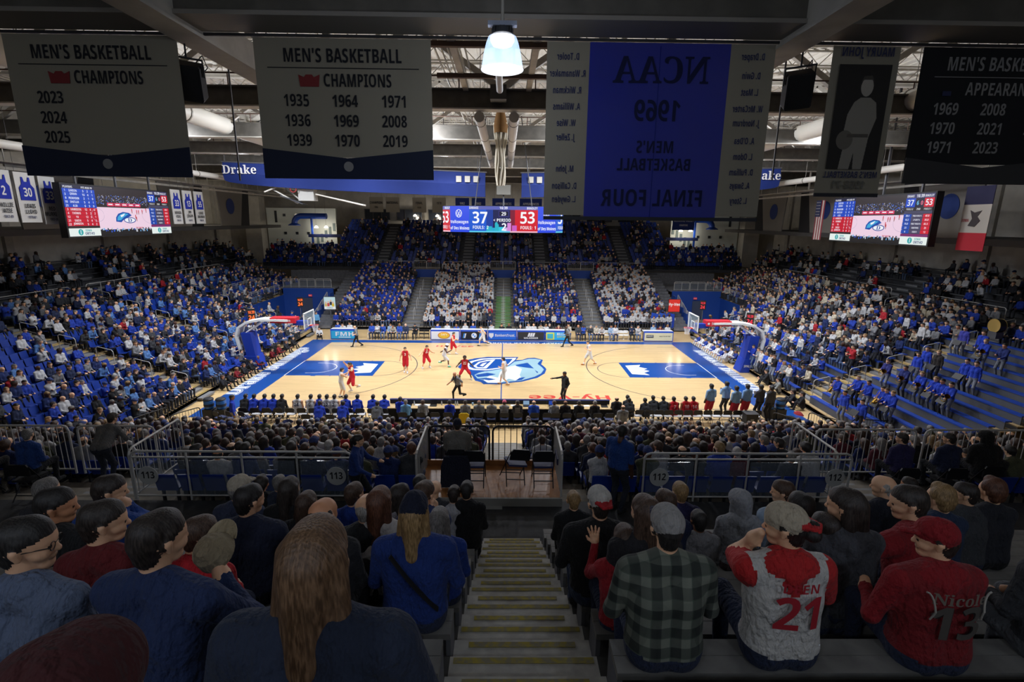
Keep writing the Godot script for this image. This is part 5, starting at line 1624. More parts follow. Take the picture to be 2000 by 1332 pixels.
func benches() -> void:
	# bench chairs (seen from behind) along the near side, from photo pixels at seat level
	for k in 14: folding_chair(Vector3(on_y(462 + k * 22.5, 803, 0.45).x, 0, 9.75), PI, "pale", "home bench before the lower bank")
	for k in 15: folding_chair(Vector3(on_y(1206 + k * 18.6, 806, 0.45).x, 0, 9.75), PI, "pale", "visitor bench before the lower bank")
	for x in [606.0, 652.0, 700.0, 760.0]: folding_chair(Vector3(on_y(x, 815, 0.45).x, 0, 10.6), PI, "pale", "floor behind the home bench")
	for x in [790.0, 824.0, 852.0, 877.0, 908.0, 935.0, 960.0, 985.0, 1011.0, 1043.0, 1067.0, 1083.0, 1105.0, 1132.0, 1163.0, 1186.0]:
		folding_chair(Vector3(on_y(x, 812, 0.45).x, 0, 10.25), PI, "navy", "near side of the scorer's table")
	for k in 5: folding_chair(Vector3(-13.9 + (k % 3) * 0.62, 0, 10.3 + int(k / 3) * 0.7), PI * 0.85, "navy", "open floor beside the coolers of the home bench")
	# coolers on stands at both bench ends
	for q in [[408, 790, "home"], [432, 790, "home"], [1503, 790, "visitor"], [1524, 790, "visitor"]]:
		var p := on_y(q[0], q[1], 0.75)
		var t := thing("drink_cooler", "blue drum cooler with a dark lid on a stand at the %s bench end" % q[2], "cooler", Vector3(p.x, 0, p.z), 0.0, "drink coolers of the %s bench" % q[2])
		var m := MB.new()
		m.lathe(Vector3(0, 0.55, 0), [Vector2(0.0, 0), Vector2(0.2, 0), Vector2(0.23, 0.1), Vector2(0.24, 0.42), Vector2(0.22, 0.46)], 18)
		part(t, "drum", m.mesh(), mat("cooler_blue", col("2a6fc0"), 0.4))
		var l := MB.new()
		l.lathe(Vector3(0, 1.0, 0), [Vector2(0.24, 0), Vector2(0.25, 0.05), Vector2(0.2, 0.1), Vector2(0, 0.11)], 18)
		part(t, "lid", l.mesh(), mat("cooler_lid", col("10161f"), 0.5))
		var b := MB.new()
		b.lathe(Vector3(0, 0.68, 0), [Vector2(0.236, 0), Vector2(0.245, 0.02), Vector2(0.245, 0.12), Vector2(0.24, 0.14)], 18)
		part(t, "band", b.mesh(), mat("cooler_band", col("15243f"), 0.5))
		part(t, "stand", bm(Vector3(0, 0.27, 0), Vector3(0.5, 0.54, 0.5)), mat("stand_dark", col("22252b"), 0.6))
	var bin := thing("waste_bin", "tall black waste bin with a pale mark at the visitor bench end", "bin", on_y(1462, 838, 0.0))
	var m := MB.new()
	m.prism(PackedVector2Array([Vector2(-0.24, 0), Vector2(0.24, 0), Vector2(0.3, 0.85), Vector2(-0.3, 0.85)]), Vector3(0, 0, -0.25), Vector3.RIGHT, Vector3.UP, Vector3(0, 0, 0.5))
	part(bin, "body", m.mesh(), mat("bin_black", col("141416"), 0.6))
	part(bin, "rim", bm(Vector3(0, 0.86, 0), Vector3(0.66, 0.05, 0.56)), mat("bin_rim", col("1d1d20"), 0.5))
	part(bin, "mark", bm(Vector3(0, 0.55, 0.26), Vector3(0.16, 0.14, 0.01)), mats["ink_grey"])
	# towels and bags behind the visitor bench
	for q in [[1240, 828, "9fc4e4", "pale blue towel heaped on the floor behind the visitor bench"], [1300, 842, "c8c8c8", "white towel heaped on the floor behind the visitor bench"], [1405, 832, "c4ccd4", "grey towels heaped below the visitor bench end"], [1435, 828, "d0d4d8", "white towels heaped by the waste bin"], [560, 822, "202a5a", "navy kit bag on the floor behind the home bench"], [1560, 806, "8c1c24", "red kit bag on the floor beyond the visitor bench"], [1545, 815, "1c1c1e", "black kit bag on the floor beyond the visitor bench"]]:
		var p := on_y(q[0], q[1], 0.1)
		var mm := MB.new()
		var pr := [Vector2(0.0, 0.16), Vector2(0.12, 0.15), Vector2(0.2, 0.09), Vector2(0.27, 0.0)]
		mm.lathe(Vector3.ZERO, pr, 11)
		var o := solo("towel_heap" if "towel" in q[3] else "kit_bag", mm.mesh(), cloth(col(q[2])), q[3], "towel" if "towel" in q[3] else "bag")
		o.position = Vector3(p.x, 0.0, p.z)
		o.scale = Vector3(1.2, 1.0, 0.8)
		o.rotation.y = q[0]

# ---------- guard rails ----------
# a rail panel between two floor points: tubes with rounded corners, and either pickets or a clear panel
func rail(a: Vector3, b: Vector3, h: float, fill: String, label: String, m: Material, number := "", group := "") -> Node3D:
	var t := thing("guard_rail", label, "railing", a, 0.0, group)
	var d := b - a
	var L := d.length()
	var u := d / L
	var up := Vector3.UP
	var fr := MB.new()
	var c := 0.12
	fr.path([Vector3.ZERO, up * (h - c), u * c * 0.3 + up * (h - c * 0.3), u * c + up * h, u * (L - c) + up * h, u * (L - c * 0.3) + up * (h - c * 0.3), u * L + up * (h - c), u * L], 0.024, 7)
	part(t, "frame", fr.mesh(), m)
	var lo := MB.new()
	lo.tube(up * 0.1, up * 0.1 + u * L, 0.018, -1, 6)
	part(t, "lower_rail", lo.mesh(), m)
	if fill == "pickets":
		var n := int(L / 0.125)
		for i in range(1, n):
			var p := MB.new()
			p.tube(u * (L * i / n) + up * 0.1, u * (L * i / n) + up * h, 0.009, -1, 5, false)
			part(t, "picket", p.mesh(), m)
	elif fill == "glass":
		var g := mat("rail_glass", Color(0.5, 0.55, 0.6, 0.16), 0.08)
		g.transparency = BaseMaterial3D.TRANSPARENCY_ALPHA
		var up2 := MB.new()
		up2.tube(up * (h - 0.13), up * (h - 0.13) + u * L, 0.02, -1, 6)
		part(t, "mid_rail", up2.mesh(), m)
		var n := maxi(1, int(round(L / 1.0)))
		for i in n:
			if i > 0:
				var p := MB.new()
				p.tube(u * (L * i / n), u * (L * i / n) + up * h, 0.022, -1, 6)
				part(t, "post", p.mesh(), m)
			var q := MB.new()
			q.bar(u * (L * i / n + 0.05) + up * (h * 0.46), u * (L * (i + 1) / n - 0.05) + up * (h * 0.46), 0.01, h * 0.72)
			part(t, "clear_panel", q.mesh(), g)
	elif fill == "open":
		var up3 := MB.new()
		up3.tube(up * h * 0.52, up * h * 0.52 + u * L, 0.02, -1, 6)
		var n := maxi(1, int(round(L / 1.4)))
		for i in range(1, n): up3.tube(u * (L * i / n), u * (L * i / n) + up * h, 0.02, -1, 6)
		part(t, "posts", up3.mesh(), m)
	if number:
		var k := 0
		for e in ([0.32, L - 0.32] if L > 2.0 else [L * 0.5]):
			var nn := u.cross(up)
			if nn.dot(CAM - a) < 0: nn = -nn
			var xx := up.cross(nn)
			var o: Vector3 = u * e + up * h * 0.52 + nn * 0.03
			var dd := MB.new()
			dd.prism(ellipse_pts(Vector2.ZERO, Vector2(0.2, 0.2), 24), o, xx, up, nn * 0.012)
			var disc := part(t, "section_disc", dd.mesh(), mat("disc_pale", col("a8a9a6"), 0.7))
			part(disc, "lettering", letters(number, o + nn * 0.016 - up * 0.06, xx, up, 0.15, font(), 0.8).mesh(), mats["ink_dark"])
			k += 1
	return t

func build_rails() -> void:
	var steel := mat("rail_steel", col("bdbcb8"), 0.45, 0.2)
	var dark := mat("rail_black", col("1b1b1d"), 0.5, 0.3)
	var Z := 24.72
	# clear panelled rails along the near walkway
	rail(Vector3(on_z(265, 950, Z).x, WALK, Z), Vector3(on_z(690, 950, Z).x, WALK, Z), 1.08, "glass", "clear panelled guard rail with round 113 plates behind the beanie wearer", steel, "113")
	rail(Vector3(on_z(1255, 950, Z).x, WALK, Z), Vector3(on_z(1655, 950, Z).x, WALK, Z), 1.08, "glass", "clear panelled guard rail with round 112 plates behind the plaid shirt", steel, "112")
	# central wooden platform with its own dark picket rails
	var wood := mottled("platform_wood", col("8a5a30"), col("a06c3c"), 0.4, 0.7)
	var pf := thing("viewing_platform", "wooden viewing platform at the walkway above the centre aisle", "platform")
	part(pf, "deck", bm(Vector3(-0.1, 4.52, 24.2), Vector3(3.0, 0.16, 1.45)), wood)
	part(pf, "front_edge", bm(Vector3(-0.1, 4.5, 24.95), Vector3(3.0, 0.2, 0.05)), mat("edge_grey", col("807e78"), 0.6))
	part(pf, "back_kerb", bm(Vector3(-0.1, 4.66, 23.5), Vector3(3.0, 0.14, 0.06)), wood)
	part(pf, "support", bm(Vector3(-0.1, 2.2, 24.0), Vector3(2.9, 4.4, 0.9)), mat("support_dark", col("2b2c30"), 0.8))
	var R := [[-1.5, -0.13], [-0.05, 1.32]]
	for i in 2: rail(Vector3(R[i][0], 4.6, 23.48), Vector3(R[i][1], 4.6, 23.48), 0.95, "pickets", "black picket rail of the wooden platform, " + ("beside the man in the grey sweater" if i == 0 else "behind the tilted chair"), dark)
	for i in 2:
		var x: float = [-1.55, 1.38][i]
		rail(Vector3(x, 4.45, 24.9), Vector3(x, 4.45, 23.4), 1.1, "pickets", "steel side rail of the wooden platform " + ("towards section 113" if i == 0 else "towards section 112, with a blue plate"), steel)
	var plate := solo("row_plate", bm(Vector3(1.33, 5.2, 24.3), Vector3(0.03, 0.14, 0.5)), mat("plate_navy", col("1c2146"), 0.6), "navy notice plate fixed to the platform side rail", "sign")
	part(plate, "lettering", letters("RESERVED ROW", Vector3(1.31, 5.17, 24.3), Vector3(0, 0, 1), Vector3.UP, 0.05, font(), 0.8).mesh(), mats["ink_white"])
	# three folding chairs on the platform
	folding_chair(Vector3(-0.42, 4.6, 24.3), PI, "navy", "wooden platform beside the standing man")
	folding_chair(Vector3(0.4, 4.6, 24.25), PI + 0.25, "navy", "wooden platform, tipped sideways", 0.16)
	folding_chair(Vector3(1.05, 4.6, 24.3), PI, "navy", "wooden platform beside the blue plate")
	# rails at the near corners
	rail(Vector3(-7.4, WALK, 24.7), Vector3(-7.4, WALK, 23.0), 1.1, "pickets", "steel rail of the bay steps by the leaning person in grey", steel)
	rail(Vector3(-9.3, WALK, 23.6), Vector3(-7.6, WALK, 23.6), 1.15, "pickets", "steel picket rail before the leaning man in grey", steel)
	rail(Vector3(-12.0, WALK, 23.6), Vector3(-9.5, WALK, 23.6), 1.15, "pickets", "steel picket rail before the seated pair in the corner bay", steel)
	rail(Vector3(7.1, WALK, 24.7), Vector3(7.1, WALK, 23.0), 1.1, "pickets", "steel rail of the bay steps by the violet blue top", steel)
	rail(Vector3(7.3, WALK, 23.6), Vector3(9.6, WALK, 23.6), 1.15, "pickets", "steel picket rail before the people in dark coats", steel)
	rail(Vector3(9.8, WALK, 23.6), Vector3(12.4, WALK, 23.6), 1.15, "pickets", "steel picket rail in the far corner bay beyond the dark coats", steel)
	# floor level black picket barriers behind the benches' ends
	var lv := [[[262, 838], [332, 812]], [[338, 830], [395, 812]], [[1505, 822], [1560, 838]], [[1575, 822], [1640, 842]], [[1660, 836], [1760, 842]]]
	for i in lv.size():
		var a := on_y(lv[i][0][0], lv[i][0][1] + 20, 0.0)
		var b := on_y(lv[i][1][0], lv[i][1][1] + 20, 0.0)
		rail(Vector3(a.x, 0.0, a.z), Vector3(b.x, 0.0, b.z), 1.0, "pickets", "black picket barrier on the floor, %s" % ["first by the jersey side corner", "second by the jersey side corner", "beside the waste bin", "behind the standing band member", "before the band's benches"][i], dark)
	# far platforms: rail above a blue panel
	for q in [[-8.6, "behind the blue shirted block"], [-0.1, "above the lit centre aisle"], [8.6, "above the aisle of the band side block"]]:
		var x: float = q[0]
		var p := thing("far_platform", "blue fronted viewing platform in the far stand " + q[1], "platform")
		part(p, "deck", bm(Vector3(x, 4.75, -24.1), Vector3(2.9, 0.14, 1.5)), mats["bank_deck"])
		part(p, "blue_front", bm(Vector3(x, 4.25, -23.35), Vector3(2.9, 0.9, 0.08)), mat("tunnel_blue", col("0f3f94"), 0.55))
		for e in [-1.0, 1.0]: rail(Vector3(x + e * 0.72 - 0.7, 4.82, -23.35), Vector3(x + e * 0.72 + 0.7, 4.82, -23.35), 0.85, "pickets", "steel picket rail of the far platform " + q[1], steel, "", "rails of the far platform " + q[1])
	for q in [[-15.6, -10.4], [-6.9, -1.9], [1.7, 6.9], [10.3, 15.8]]:
		rail(Vector3(q[0], WALK, -24.7), Vector3(q[1], WALK, -24.7), 1.07, "open", "long open steel rail above the %s far seating block" % ["jersey side end", "white shirted", "blue shirted", "band side end"][[-15.6, -6.9, 1.7, 10.3].find(q[0])], steel)
	# side walkways
	for sx in [-1.0, 1.0]:
		var nm := "jersey" if sx < 0 else "band"
		var spans := [[12.8, 7.2, "117"], [4.8, -0.2, "117"], [-1.6, -8.2, "118"], [-11.6, -18.8, "119"]] if sx < 0 else [[12.8, 7.4, "109"], [5.6, 0.6, "108"], [-3.4, -8.6, "108"], [-11.2, -18.8, "107"]]
		for k in 4:
			var s: Array = spans[k]
			rail(Vector3(sx * 29.0, WALK, s[0]), Vector3(sx * 29.0, WALK, s[1]), 1.07, "open", "open steel walkway rail over the %s side bank, %s from the near end" % [nm, ["first", "second", "third", "fourth"][k]], steel, s[2])
		# gallery rails above the far tunnel, two steps
		for k in 6:
			rail(Vector3(sx * (23.3 + (k % 2) * 1.9), 2.45 + RR * 3 * (k % 2) , -12.0 - int(k / 2) * 2.4), Vector3(sx * (23.3 + (k % 2) * 1.9), 2.45 + RR * 3 * (k % 2), -14.2 - int(k / 2) * 2.4), 0.95, "glass", "gallery rail over the corner tunnel on the %s side" % nm, steel, "", "gallery rails over the %s side tunnel" % nm)
		for k in 3: rail(Vector3(sx * (18.0 + k * 1.7), 3.08, -19.4), Vector3(sx * (19.6 + k * 1.7), 3.08, -19.4), 0.9, "glass", "gallery rail on top of the blue tunnel wall on the %s side" % nm, steel, "", "rails on the %s side tunnel wall" % nm)
		for k in 3: rail(Vector3(sx * 17.75, 0.3 + k * 0.55, -12.9 - k * 1.5), Vector3(sx * 17.75, 0.85 + k * 0.55, -14.3 - k * 1.5), 1.0, "pickets", "sloping stair rail beside the %s side tunnel" % nm, steel, "", "stair rails by the %s side tunnel" % nm)
		# aisle handrails: little loops up the side aisles
		for s in BANKS[2 if sx < 0 else 3].aisles:
			for r in [1, 4, 7, 10, 13, 16]:
				if r < 9 and s < -10.5: continue
				var a := spot(2 if sx < 0 else 3, s, r * RD + 0.1, Y0 + RR * r)
				var b := spot(2 if sx < 0 else 3, s, (r + 1) * RD + 0.35, Y0 + RR * (r + 1))
				var t := thing("aisle_handrail", "looped steel handrail in an aisle of the %s side bank" % nm, "handrail", Vector3.ZERO, 0.0, "aisle handrails of the %s side bank" % nm)
				var m := MB.new()
				m.path([a, a + Vector3(0, 0.8, 0), a + (b - a) * 0.1 + Vector3(0, 0.88, 0), a + (b - a) * 0.9 + Vector3(0, 0.88, 0), b + Vector3(0, 0.8, 0), b], 0.022, 6)
				part(t, "loop", m.mesh(), steel)
				var l := MB.new()
				l.tube(a + Vector3(0, 0.45, 0), b + Vector3(0, 0.45, 0), 0.018, -1, 6)
				part(t, "mid_bar", l.mesh(), steel)
	for s in [-8.6, 0.0, 8.6]:
		for r in [2, 5, 8, 11]:
			var a := spot(0, s, r * RD, Y0 + RR * r)
			var b := spot(0, s, (r + 1) * RD + 0.2, Y0 + RR * (r + 1))
			var t := thing("aisle_handrail", "looped steel handrail in an aisle of the far bank", "handrail", Vector3.ZERO, 0.0, "aisle handrails of the far bank")
			var m := MB.new()
			m.path([a, a + Vector3(0, 0.85, 0), b + Vector3(0, 0.85, 0), b], 0.022, 6)
			part(t, "loop", m.mesh(), steel)

# ---------- the near upper rows: concrete steps of the aisle and bench planks ----------
const NX := 0.353      # middle of the near aisle
const ND := 0.587
func near_y(k: float) -> float: return 7.287 - 0.2955 * k
func near_z(k: float) -> float: return 31.55 - ND * k
func build_near_rows() -> void:
	var conc := mottled("aisle_concrete", col("a09d96"), col("b2afa6"), 0.9, 1.2)
	var yel := mottled("worn_yellow", col("7c7560"), col("9c8c34"), 0.9, 2.5)
	var dark := mat("row_steel", col("55565a"), 0.85)
	var plank := mottled("bench_plank", col("5a5956"), col("6a6965"), 0.6, 0.8)
	var tread := mottled("row_tread", col("3a3937"), col("45433f"), 0.9, 0.8)
	var st := thing("aisle_stairs", "worn concrete aisle stairs with yellow edge stripes between the near benches", "stairs")
	for k in range(-12, 9):
		var y := near_y(k)
		var z := near_z(k)
		var s := part(st, "step", bm(Vector3(NX, y - 0.07, z + ND * 0.5), Vector3(0.97, 0.14, ND)), conc)
		part(s, "edge_stripe", bm(Vector3(NX, y + 0.002, z + 0.035), Vector3(0.92, 0.006, 0.045)), yel)
		var h := part(st, "half_step", bm(Vector3(NX, y - 0.148 - 0.07, z - 0.147), Vector3(0.97, 0.138, 0.294)), conc)
		part(h, "edge_stripe", bm(Vector3(NX, y - 0.148 + 0.002, z - 0.294 + 0.045), Vector3(0.76, 0.006, 0.045)), yel)
	for k in range(-12, 9):
		var y := near_y(k)
		var z := near_z(k)
		for sx in [-1.0, 1.0]:
			var x0: float = NX + sx * 0.487
			var x1: float = sx * 15.0
			var rw := thing("bench_row", "grey plank bench, %s row above the walkway on the %s side" % [nth(8 - k), "beanie wearer's" if sx < 0 else "plaid shirt's"], "bench", Vector3((x0 + x1) * 0.5, 0, 0))
			var L := absf(x1 - x0)
			part(rw, "tread", bm(Vector3(0, y - 0.05, z + ND * 0.5), Vector3(L, 0.1, ND)), tread)
			part(rw, "riser", bm(Vector3(0, y - 0.19, z + 0.03), Vector3(L, 0.18, 0.05)), dark)
			part(rw, "seat_plank", bm(Vector3(0, y + 0.40, z + 0.36), Vector3(L, 0.045, 0.115)), plank)
			part(rw, "seat_plank", bm(Vector3(0, y + 0.40, z + 0.48), Vector3(L, 0.045, 0.115)), plank)
			part(rw, "seat_face", bm(Vector3(0, y + 0.30, z + 0.31), Vector3(L - 0.02, 0.16, 0.02)), dark)
			var e: float = -sx * (L * 0.5 - 0.015)
			part(rw, "end_cap", bm(Vector3(e, y + 0.19, z + 0.42), Vector3(0.03, 0.36, 0.23)), dark)
	part(st, "front_wall", bm(Vector3(0, 4.6, 26.75), Vector3(32, 0.4, 0.12)), dark)
	# walkway floor in front of the rows (dark rubber) and a pale notice on it
	struct("floor_walkway", bm(Vector3(0, WALK + 0.005, 25.75), Vector3(40, 0.02, 1.95)), mottled("rubber_floor", col("26282b"), col("303235"), 0.7, 0.8), "dark rubber floor of the near walkway")
	solo("floor_notice", bm(Vector3(-0.02, WALK + 0.022, 25.02), Vector3(0.4, 0.01, 0.14)), mat("notice_pale", col("8a8a86"), 0.7), "pale notice strip stuck on the dark walkway floor", "notice")
	# solid wall under the back rows
	part(st, "under_wall", bm(Vector3(0, 3.6, 34.0), Vector3(32, 2.8, 11.0)), dark)

# ---------- figures: labelled tapered bones joined by a smooth minimum and meshed as surface nets ----------
enum { SKIN, SHIRT, TROUSERS, HAIR, SHOES, HAT, EXTRA, EYES, LIPS, LOWER, ARM_R, ARM_L, LEG_R, LEG_L, SHOE_R, SHOE_L, SOCK_R, SOCK_L }
const PART_NAME := ["head", "shirt", "trousers", "hair", "shoes", "hat", "overlayer", "eyes", "lips", "legs", "arm", "arm", "leg", "leg", "shoe", "shoe", "sock", "sock"]
const BASE := {ARM_R: SKIN, ARM_L: SKIN, LEG_R: SKIN, LEG_L: SKIN, SHOE_R: SHOES, SHOE_L: SHOES, SOCK_R: EXTRA, SOCK_L: EXTRA}

func joint(a: Vector3, b: Vector3, l1: float, l2: float, pole: Vector3) -> Vector3:
	var d := b - a
	var L := clampf(d.length(), 0.05, l1 + l2 - 0.002)
	var dir := d.normalized()
	var x := (l1 * l1 - l2 * l2 + L * L) / (2.0 * L)
	var h := sqrt(maxf(0.0, l1 * l1 - x * x))
	var pp := (pole - dir * pole.dot(dir)).normalized()
	return a + dir * x + pp * h
func reach(a: Vector3, b: Vector3, l: float) -> Vector3:
	return a + (b - a).limit_length(l)

# head bones around the middle of the head, face towards +z
func head_bones(hair: String, hat: String, fine: bool) -> Array:
	var B := []
	B.append([Vector3(0, 0.03, -0.022), Vector3(0, 0.03, 0.022), 0.077, 0.077, SKIN])
	B.append([Vector3(0, -0.02, 0.03), Vector3(0, -0.078, 0.052), 0.06, 0.036, SKIN])
	B.append([Vector3(0, -0.17, -0.035), Vector3(0, -0.04, -0.012), 0.06, 0.054, SKIN])
	B.append([Vector3(0, 0.005, 0.088), Vector3(0, -0.02, 0.102), 0.011, 0.015, SKIN])
	for s in [-1.0, 1.0]:
		B.append([Vector3(s * 0.078, -0.022, -0.004), Vector3(s * 0.084, 0.014, -0.012), 0.011, 0.016, SKIN])
		if fine:
			B.append([Vector3(s * 0.03, -0.02, 0.055), Vector3(s * 0.034, -0.02, 0.05), 0.036, 0.034, SKIN])
			B.append([Vector3(s * 0.016, 0.028, 0.083), Vector3(s * 0.042, 0.027, 0.072), 0.013, 0.012, SKIN])
			B.append([Vector3(s * 0.03, 0.008, 0.079), Vector3(s * 0.032, 0.008, 0.079), 0.012, 0.012, EYES])
	if fine: B.append([Vector3(-0.017, -0.052, 0.084), Vector3(0.017, -0.052, 0.084), 0.008, 0.008, LIPS])
	var covered := hat != ""
	match hair:
		"short", "pony", "long", "bun":
			if not covered or hair != "short":
				B.append([Vector3(0, 0.05, -0.036), Vector3(0, 0.056, 0.012), 0.082, 0.08, HAIR])
				B.append([Vector3(0, 0.092, 0.03), Vector3(0, 0.09, 0.052), 0.036, 0.03, HAIR])
			B.append([Vector3(0, 0.01, -0.052), Vector3(0, -0.04, -0.05), 0.07, 0.055, HAIR])
			for s in [-1.0, 1.0]: B.append([Vector3(s * 0.062, 0.045, 0.0), Vector3(s * 0.066, 0.005, -0.02), 0.026, 0.022, HAIR])
		"curly":
			for q in [[0, 0.06, -0.03, 0.092], [0.05, 0.06, -0.01, 0.06], [-0.05, 0.06, -0.01, 0.06], [0, 0.02, -0.06, 0.075], [0.045, 0.02, -0.05, 0.06], [-0.045, 0.02, -0.05, 0.06], [0, 0.1, 0.02, 0.055], [0.03, -0.04, -0.06, 0.05], [-0.03, -0.04, -0.06, 0.05]]:
				B.append([Vector3(q[0], q[1], q[2]), Vector3(q[0], q[1] + 0.01, q[2]), q[3], q[3], HAIR])
		"balding":
			B.append([Vector3(0, 0.0, -0.055), Vector3(0, -0.04, -0.05), 0.066, 0.052, HAIR])
			for s in [-1.0, 1.0]: B.append([Vector3(s * 0.06, 0.03, -0.03), Vector3(s * 0.062, 0.0, -0.02), 0.03, 0.025, HAIR])
	if hair == "long":
		B.append([Vector3(0, 0.02, -0.055), Vector3(0, -0.25, -0.085), 0.082, 0.06, HAIR])
		for s in [-1.0, 1.0]:
			B.append([Vector3(s * 0.055, 0.04, -0.03), Vector3(s * 0.085, -0.24, -0.05), 0.045, 0.042, HAIR])
	if hair == "pony":
		B.append([Vector3(0, 0.05, -0.105), Vector3(0, 0.01, -0.135), 0.03, 0.034, HAIR])
		B.append([Vector3(0, 0.01, -0.135), Vector3(0.01, -0.22, -0.12), 0.034, 0.018, HAIR])
	if hair == "bun": B.append([Vector3(0, 0.03, -0.13), Vector3(0.02, 0.01, -0.14), 0.045, 0.045, HAIR])
	match hat:
		"cap", "cap_back":
			var f := 1.0 if hat == "cap" else -1.0
			B.append([Vector3(0, 0.058, -0.03), Vector3(0, 0.062, 0.018), 0.088, 0.086, HAT])
			for i in 4: B.append([Vector3(-0.055 + 0.008 * i, 0.058 - 0.004 * i, f * (0.095 + 0.024 * i)), Vector3(0.055 - 0.008 * i, 0.058 - 0.004 * i, f * (0.095 + 0.024 * i)), 0.014, 0.014, EXTRA])
			B.append([Vector3(0, 0.148, -0.005), Vector3(0, 0.15, -0.005), 0.01, 0.01, HAT])
		"beanie":
			B.append([Vector3(0, 0.06, -0.03), Vector3(0, 0.075, 0.012), 0.092, 0.088, HAT])
			B.append([Vector3(0, 0.1, -0.035), Vector3(0, 0.12, -0.03), 0.07, 0.06, HAT])
			B.append([Vector3(0, 0.0, -0.05), Vector3(0, 0.02, -0.05), 0.076, 0.08, HAT])
		"hood":
			B.append([Vector3(0, 0.055, -0.045), Vector3(0, 0.05, 0.015), 0.105, 0.1, SHIRT])
			B.append([Vector3(0, 0.02, -0.06), Vector3(0, -0.14, -0.06), 0.1, 0.09, SHIRT])
			for s in [-1.0, 1.0]: B.append([Vector3(s * 0.07, 0.03, 0.0), Vector3(s * 0.06, -0.12, 0.02), 0.04, 0.04, SHIRT])
		"band": B.append([Vector3(0, 0.052, -0.02), Vector3(0, 0.055, 0.016), 0.087, 0.086, HAT])
	return B

# a figure: p holds hip height, lean, wrists, ankles, sleeves ... ; returns bones, and sets p.head (Transform3D)
func figure(p: Dictionary) -> Array:
	var B := []
	var w: float = p.get("bulk", 1.0)
	var lean: float = p.get("lean", 0.0)
	var side: float = p.get("side", 0.0)
	var twist: float = p.get("twist", 0.0)
	var P := Vector3(0, p.get("hip", 0.53), p.get("hipz", 0.0))
	var dir := Vector3(sin(side), cos(lean) * cos(side), sin(lean)).normalized()
	var R := Basis(Vector3.UP, twist)
	var chest := P + dir * 0.3
	var neck := P + dir * 0.5
	var across := (R * Vector3.RIGHT - dir * (R * Vector3.RIGHT).dot(dir)).normalized()
	var sleeve: String = p.get("sleeve", "long")
	var legs: String = p.get("legs", "long")
	for s in [-1.0, 1.0]:
		B.append([P + Vector3(s * 0.075, 0.03, 0), chest + across * s * 0.08, 0.118 * w, 0.115 * w, SHIRT])
		B.append([chest + across * s * 0.08, neck + across * s * 0.1 - dir * 0.09, 0.115 * w, 0.095 * w, SHIRT])
		B.append([neck + across * s * 0.175 - dir * 0.055, neck + across * s * 0.05 + dir * 0.0, 0.068 * w, 0.06, SHIRT])
		B.append([P + Vector3(s * 0.075, -0.02, 0), P + Vector3(s * 0.08, 0.0, 0.0), 0.12 * w, 0.115 * w, TROUSERS])
		var sh: Vector3 = neck + across * s * 0.185 * w - dir * 0.06
		var key := "wr" if s < 0 else "wl"
		var W: Vector3 = p.get(key, Vector3(s * 0.1, P.y + 0.08, 0.3))
		var el: Vector3 = joint(sh, W, 0.29, 0.26, p.get("pole", Vector3(s * 0.5, -0.6, -0.5)))
		W = reach(el, W, 0.27)
		var al: int = p.get("arm", SHIRT)
		var bare: int = ARM_R if s < 0 else ARM_L
		var ul: int = al if sleeve != "none" else bare
		var fl: int = al if sleeve == "long" else bare
		B.append([sh, el, 0.06 * w, 0.047, ul])
		if sleeve == "short": B.append([sh, sh + (el - sh) * 0.7, 0.066 * w, 0.062, al])
		B.append([el, W, 0.045, 0.033, fl])
		if not p.get("no_hands", false):
			var hd: Vector3 = (W - el).normalized()
			if p.has("hand"): hd = p.hand
			B.append([W, W + hd * 0.09, 0.032, 0.026, bare])
			B.append([W + hd * 0.02, W + hd * 0.06 + Vector3(-s * 0.03, 0.01, 0.02), 0.018, 0.014, bare])
		var hip: Vector3 = P + Vector3(s * 0.09, -0.04, 0.0)
		var low: int = LEG_R if s < 0 else LEG_L
		var ak: String = "ar" if s < 0 else "al"
		var A: Vector3 = p.get(ak, Vector3(s * 0.12, 0.09, 0.42))
		var kn: Vector3 = joint(hip, A, 0.44, 0.43, p.get("kneepole", Vector3(s * 0.15, 0.5, 1.0)))
		A = reach(kn, A, 0.44)
		B.append([hip, kn, 0.088 * w, 0.062, TROUSERS])
		if legs == "shorts": B.append([hip, hip + (kn - hip) * 0.8, 0.108 * w, 0.1, TROUSERS])
		B.append([kn, A, 0.06 if legs == "long" else 0.055, 0.045 if legs == "long" else 0.036, TROUSERS if legs == "long" else low])
		if legs == "shorts":
			B.append([hip + (kn - hip) * 0.75, kn, 0.066, 0.058, low])
			B.append([A + (kn - A) * 0.22, A, 0.043, 0.043, SOCK_R if s < 0 else SOCK_L])
		var fd: Vector3 = p.get("toe", Vector3(s * 0.1, 0, 1)).normalized()
		B.append([A + Vector3(0, -0.035, 0) - fd * 0.03, A + Vector3(0, -0.05, 0) + fd * 0.15, 0.045, 0.038, SHOE_R if s < 0 else SHOE_L])
	# collar round the nape
	B.append([neck - across * 0.035 - dir * 0.005 + R * Vector3(0, 0, -0.012), neck + across * 0.035 - dir * 0.005 + R * Vector3(0, 0, -0.012), 0.078, 0.078, p.get("hood", SHIRT) if p.get("hoodie", false) else SHIRT])
	if sleeve == "none":   # singlet straps: bare shoulder caps
		for s in [-1.0, 1.0]: B.append([neck + across * s * 0.2 - dir * 0.06, neck + across * s * 0.17 - dir * 0.05, 0.066, 0.066, ARM_R if s < 0 else ARM_L])
	if p.get("hoodie", false):
		var hl: int = p.get("hood", SHIRT)
		B.append([neck + across * -0.08 - Vector3(0, 0.0, 0.055), neck + across * 0.08 - Vector3(0, 0.0, 0.055), 0.06, 0.06, hl])
		B.append([neck + Vector3(0, -0.05, -0.085), neck + Vector3(0, -0.1, -0.1), 0.06, 0.04, hl])
